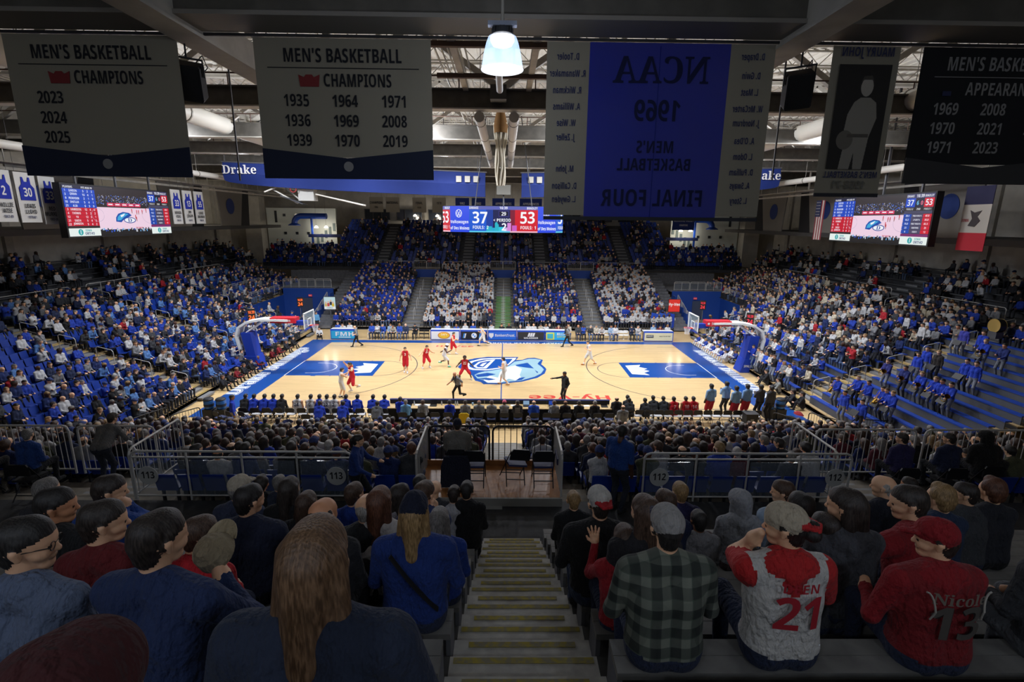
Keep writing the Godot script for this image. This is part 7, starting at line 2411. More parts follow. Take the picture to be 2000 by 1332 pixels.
func walkway_people() -> void:
	var stand := {"hip": 0.95, "lean": 0.05, "ar": Vector3(-0.1, 0.09, 0), "al": Vector3(0.1, 0.09, 0), "wr": Vector3(-0.24, 0.85, 0.08), "wl": Vector3(0.24, 0.85, 0.08)}
	# seated on the platform with a coat over the chair
	var cx := on_z(893, 900, 24.25).x
	tall("w1", {"hip": 0.55, "lean": 0.12, "bulk": 1.22}, "short", "cap", 0.1, Vector3(cx, 4.6, 24.22), PI, 1.02, outfit(0, col("6d6a64"), col("141b30"), "dark", col("141a30"), col("141a30")), "person in a grey sweater and navy cap seated on the wooden platform")
	folding_chair(Vector3(cx, 4.6, 24.25), PI, "navy", "wooden platform under the grey sweater")
	var coat := MB.new()
	coat.prism(PackedVector2Array([Vector2(-0.33, 0.02), Vector2(0.31, 0.02), Vector2(0.3, 0.5), Vector2(0.24, 0.72), Vector2(-0.24, 0.72), Vector2(-0.31, 0.5)]), Vector3(cx, 4.6, 24.5), Vector3.RIGHT, Vector3.UP, Vector3(0, 0, 0.07))
	solo("draped_coat", coat.mesh(), cloth(col("12182c")), "dark navy coat draped over the chair on the wooden platform", "coat")
	var p2 := stand.duplicate()
	p2.merge({"lean": 0.08, "wr": Vector3(-0.2, 0.98, 0.34), "wl": Vector3(0.2, 1.1, 0.42), "al": Vector3(0.1, 0.09, 0.22), "ar": Vector3(-0.1, 0.1, -0.15)}, true)
	tall("w2", p2, "pony", "", 0.15, Vector3(on_z(690, 860, 25.3).x, WALK, 25.25), PI * 0.5, 0.97, outfit(0, col("12306f"), col("12141a"), "black"), "person with a long black ponytail in a blue sweatshirt walking along the walkway")
	var p3 := stand.duplicate()
	p3.merge({"sleeve": "short", "bulk": 1.1, "nod": 0.3}, true)
	tall("w3", p3, "short", "", 0.3, Vector3(on_z(1212, 860, 25.2).x, WALK, 25.15), PI * 0.75, 1.06, outfit(3, col("123a7c"), col("1c2230"), "black"), "person in a blue polo shirt standing on the walkway by section 112")
	var sit := {"hip": 0.53, "lean": 0.15}
	var lean := stand.duplicate()
	lean.merge({"lean": 0.75, "wr": Vector3(-0.25, 1.0, 0.6), "wl": Vector3(0.25, 1.0, 0.6), "bulk": 1.1}, true)
	tall("w4", lean, "short", "cap", -0.2, Vector3(-8.35, WALK, 24.2), PI, 0.95, outfit(0, col("5c5a58"), col("1f2430"), "dark", col("4c443c"), col("4c443c")), "person in a grey top and cap bent over the corner rail by section 113")
	for q in [[-9.55, 24.6, "short", "", col("163a78"), "grey", "person in a blue jacket seated in the corner bay by section 113"], [-10.6, 24.6, "short", "", col("5d5f55"), "white", "person with white hair in a pale jacket seated at the corner bay's end"], [8.55, 24.6, "short", "", col("2a2550"), "dark", "person in a violet blue top seated beyond the 112 rail"], [9.55, 24.6, "short", "", col("1a2340"), "dark", "person in a navy top with pale collar seated beside the fur hood"], [10.4, 24.5, "short", "hood", col("131211"), "dark", "person in a big black coat with a fur hood seated in the corner bay"]]:
		var o := sit.duplicate()
		if q[3] == "hood": o["bulk"] = 1.3
		tall("w_" + str(q[0]), o, q[2], q[3], 0.2 if q[0] < 0 else 0.6, Vector3(q[0], WALK + 0.1, q[1]), PI, 1.02, outfit(0, q[4], col("14161c"), q[5]), q[6])
		folding_chair(Vector3(q[0], WALK, q[1] + 0.03), PI, "black", "corner bay of the near walkway by the " + ("leaning grey top" if q[0] < 0 else "fur hood"))
func tall(key: String, p: Dictionary, hair: String, hat: String, yaw: float, at: Vector3, turn: float, size: float, c: Dictionary, label: String) -> Node3D:
	p["yaw"] = yaw
	var b := fine_body(key, p, 0.02)
	figure(p)
	return person(meshes_of(joined(b, turned_net(fine_head(hair, hat), p.head))), at, turn, size, c, label)

# ---------- players, officials, coach ----------
func runner(key: String, p: Dictionary, foot: Vector2, turn: float, size: float, c: Dictionary, label: String, num := "", front := true) -> Node3D:
	var m := coarse(key, p, 0.021)
	var g := on_y(foot.x, foot.y, 0.02)
	var t := person(m, Vector3(g.x, 0.02, g.z), turn, size, c, label)
	if num:
		var ch: Vector3 = p.chest
		var s := 1.0 if front else -1.0
		part(t, "number", letters(num, ch + Vector3(0, -0.06, s * 0.135), Vector3(s, 0, 0), Vector3.UP, 0.17, font(), 0.8, 1.2).mesh(), mat("num_white", col("e8e8e8"), 0.8) if c[SHIRT] == cloth(col("c01526")) else mat("num_navy", col("14224e"), 0.8))
	return t
func players() -> void:
	var red := func(sk: int, hair: String) -> Dictionary: return outfit(sk, col("c01526"), col("c01526"), hair, Color.WHITE, col("e4e4e4"), col("d8d8dc"))
	var wht := func(sk: int, hair: String) -> Dictionary: return outfit(sk, col("d8d9dc"), col("d2d4d8"), hair, Color.WHITE, col("e0e0e0"), col("2b2b30"))
	var base := {"sleeve": "none", "legs": "shorts", "hip": 0.97, "lean": 0.05}
	var B := func(d: Dictionary) -> Dictionary:
		var o := base.duplicate()
		o.merge(d, true)
		return o
	runner("p4", B.call({"side": -0.18, "wr": Vector3(-0.3, 1.75, 0.3), "wl": Vector3(0.5, 1.5, 0.35), "ar": Vector3(-0.1, 0.15, 0.05), "al": Vector3(0.2, 0.42, -0.3)}), Vector2(690, 767), -0.9, 1.06, red.call(0, "black"), "player in red leaping with both arms raised against the ball holder", "4")
	runner("p21", B.call({"lean": 0.12, "wr": Vector3(-0.05, 1.45, 0.4), "wl": Vector3(0.2, 1.4, 0.42), "ar": Vector3(-0.12, 0.09, 0.08), "al": Vector3(0.12, 0.09, -0.1)}), Vector2(668, 777), 2.0, 1.02, wht.call(0, "black"), "player in white numbered 21 holding the ball up beside the lane", "21", false)
	runner("p3", B.call({"wr": Vector3(-0.36, 0.92, 0.1), "wl": Vector3(0.38, 0.95, 0.12), "ar": Vector3(-0.1, 0.09, -0.1), "al": Vector3(0.1, 0.09, 0.12)}), Vector2(793, 728), 0.1, 1.02, red.call(0, "dark"), "player in red numbered 3 standing at the top of the arc", "3")
	runner("p23", B.call({"hip": 0.9, "lean": 0.35, "wr": Vector3(-0.6, 1.05, 0.3), "wl": Vector3(0.4, 1.15, 0.5), "ar": Vector3(-0.25, 0.09, -0.05), "al": Vector3(0.25, 0.09, 0.05)}), Vector2(832, 719), 0.6, 1.02, red.call(0, "black"), "player in red crouching with a long arm out, marking the player in a headband", "23")
	runner("p5", B.call({"hip": 0.88, "lean": 0.3, "hat": "band", "wr": Vector3(-0.2, 1.2, 0.5), "wl": Vector3(0.2, 1.0, -0.25), "ar": Vector3(-0.1, 0.1, 0.32), "al": Vector3(0.1, 0.3, -0.4)}), Vector2(868, 716), 1.4, 1.02, outfit(3, col("d8d9dc"), col("d2d4d8"), "black", col("e8e8e8"), col("e0e0e0"), col("4ac49a")), "player in white with a headband and green shoes running past the arc", "5")
	runner("p12", B.call({"hip": 0.93, "lean": 0.15, "wr": Vector3(-0.15, 1.25, 0.35), "wl": Vector3(0.25, 1.1, 0.3), "ar": Vector3(-0.1, 0.12, -0.3), "al": Vector3(0.1, 0.09, 0.22)}), Vector2(884, 692), 1.3, 1.02, red.call(0, "dark"), "player in red jogging before the yellow oval advert", "12", false)
	runner("p22", B.call({"hip": 0.84, "lean": 0.2, "wr": Vector3(-0.5, 0.95, 0.15), "wl": Vector3(0.5, 0.95, 0.15), "ar": Vector3(-0.38, 0.09, 0.0), "al": Vector3(0.42, 0.09, 0.0), "hair": "curly"}), Vector2(908, 742), 0.1, 1.02, red.call(3, "black"), "player in red numbered 22 in a wide low stance by the emblem", "22")
	runner("p8", B.call({"hip": 0.92, "lean": 0.2, "wr": Vector3(-0.1, 1.2, 0.35), "wl": Vector3(0.2, 1.05, -0.15), "ar": Vector3(-0.1, 0.1, 0.3), "al": Vector3(0.1, 0.3, -0.45)}), Vector2(944, 676), -1.3, 1.02, wht.call(0, "dark"), "player in white striding along the far sideline")
	runner("p9", B.call({"hip": 0.93, "lean": 0.08, "wr": Vector3(-0.25, 1.1, 0.2), "wl": Vector3(0.2, 1.15, 0.25), "ar": Vector3(-0.1, 0.09, 0.3), "al": Vector3(0.1, 0.14, -0.3)}), Vector2(985, 752), -1.9, 1.05, outfit(0, col("d8d9dc"), col("d2d4d8"), "black", Color.WHITE, col("e0e0e0"), col("d08a3a")), "player in white crossing the half way line on the emblem", "0", false)
	runner("p10", B.call({"hip": 0.92, "lean": 0.15, "wr": Vector3(-0.2, 1.15, 0.25), "wl": Vector3(0.25, 1.2, 0.3), "ar": Vector3(-0.1, 0.09, 0.35), "al": Vector3(0.1, 0.16, -0.45)}), Vector2(1150, 713), -1.35, 1.05, outfit(0, col("d8d9dc"), col("d2d4d8"), "dark", Color.WHITE, col("e0e0e0"), col("b06a2a")), "player in white running alone at the band side arc", "10")
	var ball := MB.new()
	var pr := []
	for i in 13: pr.append(Vector2(0.121 * sin(PI * i / 12.0), -0.121 * cos(PI * i / 12.0)))
	ball.lathe(Vector3.ZERO, pr, 20)
	var bo := solo("basketball", ball.mesh(), mat("ball_orange", col("b3662c"), 0.7), "orange basketball held up between the two players in the lane", "ball")
	bo.position = on_z(686, 715, 4.0)
	var off := {"hip": 0.95, "sleeve": "short"}
	var oc := func(sk: int, h: String) -> Dictionary: return outfit(sk, col("77797c"), col("111215"), h)
	var o1 := off.duplicate()
	o1.merge({"lean": 0.12, "ar": Vector3(-0.1, 0.09, 0.35), "al": Vector3(0.1, 0.2, -0.4), "wr": Vector3(-0.2, 1.1, 0.2), "wl": Vector3(0.2, 1.05, 0.2), "hair": "none"})
	stripes(runner("ref1", o1, Vector2(698, 678), -1.3, 1.03, oc.call(0, "grey"), "official in grey shirt and black trousers striding at the far sideline by the teal advert"))
	stripes(runner("ref2", o1, Vector2(1108, 678), -1.4, 1.03, oc.call(3, "black"), "official running before the cyan advert at the far sideline"))
	var o3 := off.duplicate()
	o3.merge({"lean": 0.28, "hip": 0.9, "ar": Vector3(-0.1, 0.12, 0.25), "al": Vector3(0.12, 0.35, -0.4), "wr": Vector3(-0.3, 1.0, 0.45), "wl": Vector3(0.25, 0.95, -0.1), "hair": "none"})
	stripes(runner("ref3", o3, Vector2(895, 783), -0.9, 1.03, oc.call(1, "grey"), "bald official in a black and white striped shirt running by the scorer's table"))
	var co := {"hip": 0.97, "lean": 0.03, "ar": Vector3(-0.1, 0.09, 0), "al": Vector3(0.1, 0.09, 0.05), "wr": Vector3(-0.55, 1.32, 0.45), "wl": Vector3(0.2, 0.9, 0.05)}
	runner("coach", co, Vector2(1102, 787), -0.9, 1.06, outfit(2, col("22252a"), col("20242c"), "black"), "coach in a dark quarter zip pointing across the court")
func stripes(t: Node3D) -> void:
	for i in 5:
		for s in [-1.0, 1.0]: part(t, "stripe", bm(Vector3(-0.14 + i * 0.07, 1.28, s * 0.145 + 0.07), Vector3(0.03, 0.42, 0.01)), mat("stripe_black", col("131416"), 0.9))

# seated or standing background figures from shared poses
func proto(kind: String) -> Dictionary:
	var P := {
		"sit": {"wr": Vector3(-0.12, 0.62, 0.3), "wl": Vector3(0.12, 0.62, 0.3)},
		"sit_fwd": {"lean": 0.45, "wr": Vector3(-0.1, 0.62, 0.42), "wl": Vector3(0.1, 0.62, 0.42)},
		"sit_long": {"hair": "long", "wr": Vector3(-0.12, 0.62, 0.3), "wl": Vector3(0.12, 0.62, 0.3)},
		"sit_cross": {"hat": "cap", "wr": Vector3(0.12, 0.82, 0.22), "wl": Vector3(-0.12, 0.82, 0.22)},
		"sit_chin": {"lean": 0.2, "yaw": 0.3, "wr": Vector3(-0.06, 1.06, 0.2), "wl": Vector3(0.1, 0.62, 0.3)},
		"sit_bald": {"hair": "balding", "bulk": 1.1, "wr": Vector3(-0.12, 0.62, 0.3), "wl": Vector3(0.12, 0.62, 0.3)},
		"sit_turn": {"yaw": 0.6, "lean": 0.12},
		"sit_turn2": {"yaw": -0.6, "lean": 0.12, "hair": "long"},
		"sit_none": {"sleeve": "none", "legs": "shorts", "lean": 0.2},
		"floor": {"hip": 0.2, "lean": 0.1, "wr": Vector3(-0.15, 0.4, 0.45), "wl": Vector3(0.15, 0.4, 0.45), "ar": Vector3(-0.2, 0.06, 0.45), "al": Vector3(0.2, 0.06, 0.45), "hair": "pony", "kneepole": Vector3(0, 1, 0.2)},
		"stand": {"hip": 0.95, "ar": Vector3(-0.11, 0.09, 0), "al": Vector3(0.11, 0.09, 0), "wr": Vector3(-0.26, 0.85, 0.06), "wl": Vector3(0.26, 0.85, 0.06)},
		"stand_cross": {"hip": 0.95, "ar": Vector3(-0.11, 0.09, 0), "al": Vector3(0.11, 0.09, 0), "wr": Vector3(0.12, 1.2, 0.24), "wl": Vector3(-0.12, 1.2, 0.24)},
		"stand_long": {"hip": 0.92, "hair": "long", "ar": Vector3(-0.1, 0.09, 0), "al": Vector3(0.1, 0.09, 0), "wr": Vector3(-0.15, 1.0, 0.25), "wl": Vector3(0.15, 1.0, 0.25)},
		"stand_clap": {"hip": 0.95, "yaw": 0.3, "ar": Vector3(-0.11, 0.09, 0), "al": Vector3(0.11, 0.09, 0), "wr": Vector3(-0.05, 1.25, 0.32), "wl": Vector3(0.05, 1.25, 0.32)},
		"stand_shorts": {"hip": 0.97, "legs": "shorts", "sleeve": "short", "ar": Vector3(-0.11, 0.09, 0), "al": Vector3(0.11, 0.09, 0), "wr": Vector3(-0.2, 1.0, 0.25), "wl": Vector3(0.24, 0.9, 0.1)},
		"play": {"hip": 0.95, "ar": Vector3(-0.11, 0.09, 0), "al": Vector3(0.11, 0.09, 0), "wr": Vector3(-0.12, 1.15, 0.32), "wl": Vector3(0.1, 1.02, 0.34)},
	}
	var p: Dictionary = P[kind].duplicate()
	return coarse("proto_" + kind, p, 0.026 if kind in ["sit_none", "stand_shorts", "play", "stand", "stand_cross", "floor"] else 0.03)

func bench_people() -> void:
	var R := col("1436b0")
	var W := col("d4d6da")
	var K := col("1b1d22")
	# x of the head in the photo, clothing, number
	var home := [[469, K, ""], [486, R, ""], [507, R, ""], [525, R, ""], [542, K, ""], [576, W, "24"], [602, W, "0"], [617, R, ""], [634, W, "22"], [649, W, "2"], [670, R, ""], [693, R, ""], [724, R, ""], [747, R, ""]]
	for i in home.size():
		var q: Array = home[i]
		var t := person(proto("sit_none" if q[2] else "sit_fwd"), Vector3(on_y(q[0], 795, 0.85).x, 0.0, 9.6), PI, 1.05, outfit([0, 2, 3, 3, 2, 0, 0, 3, 2, 0, 2, 0, 2, 3][i], q[1], W if q[2] else K, "black"), "person in %s on the home bench, %s" % [("a white singlet numbered " + q[2]) if q[2] else ("a royal blue top" if q[1] == R else "a black top"), "%s place from the coolers" % nth(i)])
		if q[2]: part(t, "number", letters(q[2], Vector3(0, 0.78, -0.1), Vector3(-1, 0, 0), Vector3.UP, 0.18, font(), 0.8, 1.0).mesh(), mat("num_navy", col("14224e"), 0.8))
	for q in [[614, R, "in royal blue seated alone behind number 22"], [661, R, "in royal blue seated behind number 2"], [730, col("5c5f64"), "in grey bending aside behind the home bench"]]:
		person(proto("sit_fwd"), Vector3(on_y(q[0], 812, 0.85).x, 0, 10.55), PI, 1.05, outfit(2, q[1], K, "black"), "person " + q[2])
	var table := [[776, R, 9.0, "blue top at the home end"], [790, col("6fa8d8"), 0, "pale blue shirt"], [824, col("8c8f90"), 0, "grey vest and white sleeves"], [877, R, 0, "royal blue shirt"], [908, col("8b8e90"), 0, "grey sweater before the yellow jacket"], [935, col("7f8488"), 0, "grey shirt next to the yellow jacket"], [960, col("85888c"), 0, "grey shirt left of the pink cap"], [985, col("8a8d90"), 0, "grey top and pink cap"], [1011, col("2a2b2e"), 0, "striped official's shirt"], [1043, col("1f4fc0"), 0, "bright blue hooded top"], [1083, col("8c9094"), 0, "pale grey top by the blue monitor"], [1105, K, 0, "black top by the blue monitor"], [1132, col("202226"), 0, "black top with loose papers"], [1163, col("191b1f"), 0, "black top with a grey hood"]]
	for i in table.size():
		var q: Array = table[i]
		var t := person(proto("sit_bald" if i in [5, 9, 11] else "sit_cross" if i == 7 else "sit"), Vector3(on_y(q[0], 802, 0.9).x, 0, 10.1 if not q[2] else 9.7), PI, 1.02, outfit(i % 3, q[1], K, ["dark", "grey", "brown", "black"][i % 4], col("c25a70"), col("c25a70")), "person in a %s working at the scorer's table" % (q[3] as String).replace("left of", "beside"))
		if i == 8:
			for k in 5: part(t, "stripe", bm(Vector3(-0.1 + k * 0.05, 0.82, -0.13), Vector3(0.022, 0.34, 0.012)), mat("flag_white", col("b3aca4"), 0.9))
	var yj := MB.new()
	yj.prism(PackedVector2Array([Vector2(-0.27, 0.3), Vector2(0.27, 0.3), Vector2(0.25, 0.74), Vector2(0.14, 0.82), Vector2(-0.14, 0.82), Vector2(-0.25, 0.74)]), Vector3(0, 0, 0.24), Vector3.RIGHT, Vector3.UP, Vector3(0, 0, 0.06))
	var yo := solo("yellow_jacket", yj.mesh(), cloth(col("c8a818")), "yellow jacket hung on a chair back at the scorer's table", "jacket")
	yo.position = Vector3(on_y(908, 812, 0.45).x, 0, 10.25)
	var D := col("26292e")
	var vi := -1
	for q in [[1205, D, "", 9.6, 0], [1230, D, "", 9.45, 2], [1229, D, "", 9.9, 2], [1260, D, "", 9.9, 1], [1280, D, "", 9.5, 3], [1299, D, "", 9.6, 3], [1317, col("c01526"), "7", 9.65, 3], [1341, col("c01526"), "10", 9.6, 1], [1356, col("c01526"), "14", 9.6, 1], [1207, col("6a6c70"), "", 10.8, 0]]:
		vi += 1
		var t := person(proto("sit_none" if q[2] else "sit_bald" if q[4] == 0 else "sit_fwd"), Vector3(on_y(q[0], 796, 0.85).x, 0, q[3]), PI, 1.05, outfit(q[4], q[1], q[1] if q[2] else K, "black"), "person in %s on the visitor bench, %s" % [("a red singlet numbered " + q[2]) if q[2] else ("grey hooded top" if q[3] > 10.5 else "a dark pullover"), "%s place from the table" % nth(vi)])
		if q[2]: part(t, "number", letters(q[2], Vector3(0, 0.78, -0.1), Vector3(-1, 0, 0), Vector3.UP, 0.18, font(), 0.8, 1.0).mesh(), mat("num_white", col("e8e8e8"), 0.8))
	var LB := col("7fa4cc")
	for q in [[1371, 9.2, LB, "stand_shorts", 3, "pale blue shirt and red shorts with long locks, raising an arm"], [1407, 8.7, LB, "stand_clap", 3, "pale blue shirt clapping behind two team mates"], [1413, 9.5, LB, "stand_shorts", 3, "pale blue hooded shirt and red shorts with back turned"], [1438, 9.2, LB, "stand_shorts", 3, "pale blue shirt and red shorts standing tall by the baseline lettering"], [1463, 9.2, col("4a4a4d"), "stand_clap", 3, "grey polo and black trousers clapping"], [1479, 9.4, col("454548"), "stand", 2, "grey polo and black trousers beside the clapping one"]]:
		person(proto(q[3]), Vector3(on_y(q[0], 800, 0.2).x, 0, q[1]), PI + 0.3, 1.12, outfit(q[4], q[2], col("a81524") if "red" in q[5] else K, "black", Color.BLACK, W), "visitor in a " + q[5])
	person(proto("stand"), Vector3(-12.9, 0, 10.9), 2.0, 1.05, outfit(2, R, col("8a7f6a"), "black"), "person in a royal blue top and khaki trousers standing by the home coolers")

func far_side_people() -> void:
	var cs := [col("c9cacc"), col("2a4fae"), col("b9b2a4"), col("1d1f24"), col("24304c"), col("8fa8c4"), col("6a1c24"), col("3c3f44")]
	var w := ["white", "royal blue", "cream", "black", "navy", "pale blue", "maroon", "charcoal"]
	# [px, colour index, where]
	var q := [[661, 1, 1], [672, 0, 1], [684, 0, 1], [727, 1, 0], [738, 0, 0], [749, 1, 0], [763, 5, 0], [769, 2, 0], [781, 1, 0], [793, 4, 0], [811, 3, 0], [856, 1, 1], [874, 0, 1], [892, 1, 1], [909, 0, 1], [924, 1, 1], [960, 0, 1], [980, 3, 1], [994, 3, 1], [1016, 3, 1], [1032, 0, 1], [1042, 0, 1], [1056, 2, 1], [1066, 0, 1], [1073, 3, 1], [1090, 6, 1], [1110, 2, 1], [1129, 7, 0], [1139, 1, 0], [1153, 7, 0], [1164, 2, 0], [1174, 0, 0], [1193, 5, 0], [1201, 0, 0], [1233, 4, 0], [1245, 0, 0], [1275, 5, 1], [1287, 6, 1], [1303, 0, 1]]
	for i in q.size():
		var z := -9.3 if q[i][2] == 0 else -9.7
		var kind: String = ["sit", "sit_fwd", "sit_long", "sit_bald", "sit_cross", "sit_chin"][(i * 7) % 6]
		var tr: Color = [col("2b3550"), col("1b1d22"), col("5a6f92")][i % 3]
		var place := "%s %s" % ["at a table by" if q[i][2] else "on a chair by", ["the teal advert", "the empty white chair", "the oval advert", "the striped advert", "the shield advert", "the block mark advert", "the cyan advert", "the cream advert"][clampi(int((q[i][0] - 640) / 85.0), 0, 7)]]
		person(proto(kind), Vector3(on_z(q[i][0], 650, z).x, 0.02, z), 0.0, 1.0, outfit([0, 0, 1, 2, 4][i % 5], cs[q[i][1]], tr, ["grey", "brown", "dark", "blond", "white"][i % 5], col("2a2f3a"), col("2a2f3a")), "%s far row person in %s %s" % [nth(i), w[q[i][1]], place])
	# ushers and helpers about the far corners
	for e in [[600, 676, "floor", col("d0d2d4"), "crouching person in white with a pale blue cap by the teal advert"], [620, 645, "stand", col("5f9fd0"), "person in a pale blue shirt by the family advert tunnel"], [662, 632, "stand_cross", col("16171b"), "usher in black by the family advert tunnel"], [686, 640, "sit_fwd", col("c0c4bc"), "person in white bending at the tunnel mouth"], [1085, 640, "sit", col("1d1f24"), "person in black behind the press tables"], [1290, 637, "stand_chat", col("4f7fc0"), "person in a pale blue shirt and jeans standing at the red screen tunnel"], [1313, 640, "sit_fwd", col("b8b8b0"), "photographer crouching at the red screen tunnel"], [1250, 634, "stand_cross", col("17181c"), "usher in a black suit beside the standing flags"]]:
		var g := on_y(e[0], e[1], 0.0)
		person(proto("stand_clap" if e[2] == "stand_chat" else e[2]), Vector3(g.x, 0.0, clampf(g.z, -16.5, -9.2)), 0.3 if e[0] < 900 else -0.3, 1.0, outfit(0, e[3], col("1d2028") if "jeans" not in e[4] else col("4a6288"), "dark"), e[4])

func end_people() -> void:
	# cheerleaders and photographers sitting along the baselines
	for i in 11:
		var g := on_y(590 - i * 9.5, 680 + i * 8.2, 0.0)
		person(proto("floor"), Vector3(-16.75, 0.0, g.z), PI * 0.5, 0.95, outfit([0, 1, 2][i % 3], [col("16181e"), col("1a1c24"), col("7c1420")][i % 3 if i != 3 else 2], col("15161a"), ["dark", "brown", "blond"][i % 3]), "%s dance team member in %s sitting by the jersey side baseline" % [nth(i), "dark clothes" if i % 3 != 2 and i != 3 else "a dark red top"])
	for i in 8:
		for j in 2:
			var z: float = -7.6 + i * 0.78
			person(proto("floor"), Vector3(16.6 + j * 0.75, 0.0, z), -PI * 0.5, 0.95, outfit([0, 4, 1][(i + j) % 3], col("dcdde0") if (i + j) % 2 else col("1f3a94"), col("d0d2d6"), ["brown", "blond", "dark"][(i * 2 + j) % 3]), "cheerleader in %s, %s row by the band side baseline, %s place" % ["white" if (i + j) % 2 else "blue and white", ["front", "back"][j], nth(i)])
	for q in [[470, 742, col("1f3fae")], [486, 728, col("1a39a0")]]:
		var g := on_y(q[0], q[1], 0.0)
		person(proto("sit"), Vector3(-17.4, 0.0, g.z + 0.5), PI * 0.5, 1.0, outfit(2, q[2], col("1a1c22"), "black"), "person in royal blue on a chair behind the jersey side basket, by the %s pad" % ("foot" if q[0] > 480 else "trunk"))
		folding_chair(Vector3(-17.4, 0, g.z + 0.5), PI * 0.5, "navy", "floor behind the jersey side basket")
	person(proto("sit"), Vector3(17.6, 0.0, 2.7), -PI * 0.5, 1.0, outfit(0, col("1f3fb4"), col("15161a"), "dark"), "person in a blue top on a chair by the band side foot pad")
	for q in [[1497, 752, col("1b1d22"), "in black sitting on the floor at the blue apron"], [1520, 770, col("8a8c88"), "in grey with a camera sitting at the apron edge"], [1566, 800, col("1c1d22"), "in a black suit crouching beyond the visitor bench"], [1548, 795, col("202228"), "in a dark suit sitting beyond the visitor coolers"]]:
		var g := on_y(q[0], q[1], 0.0)
		person(proto("floor"), Vector3(g.x, 0, g.z), -PI * 0.6, 1.05, outfit(0, q[2], col("22242a"), "dark"), "person " + q[3])

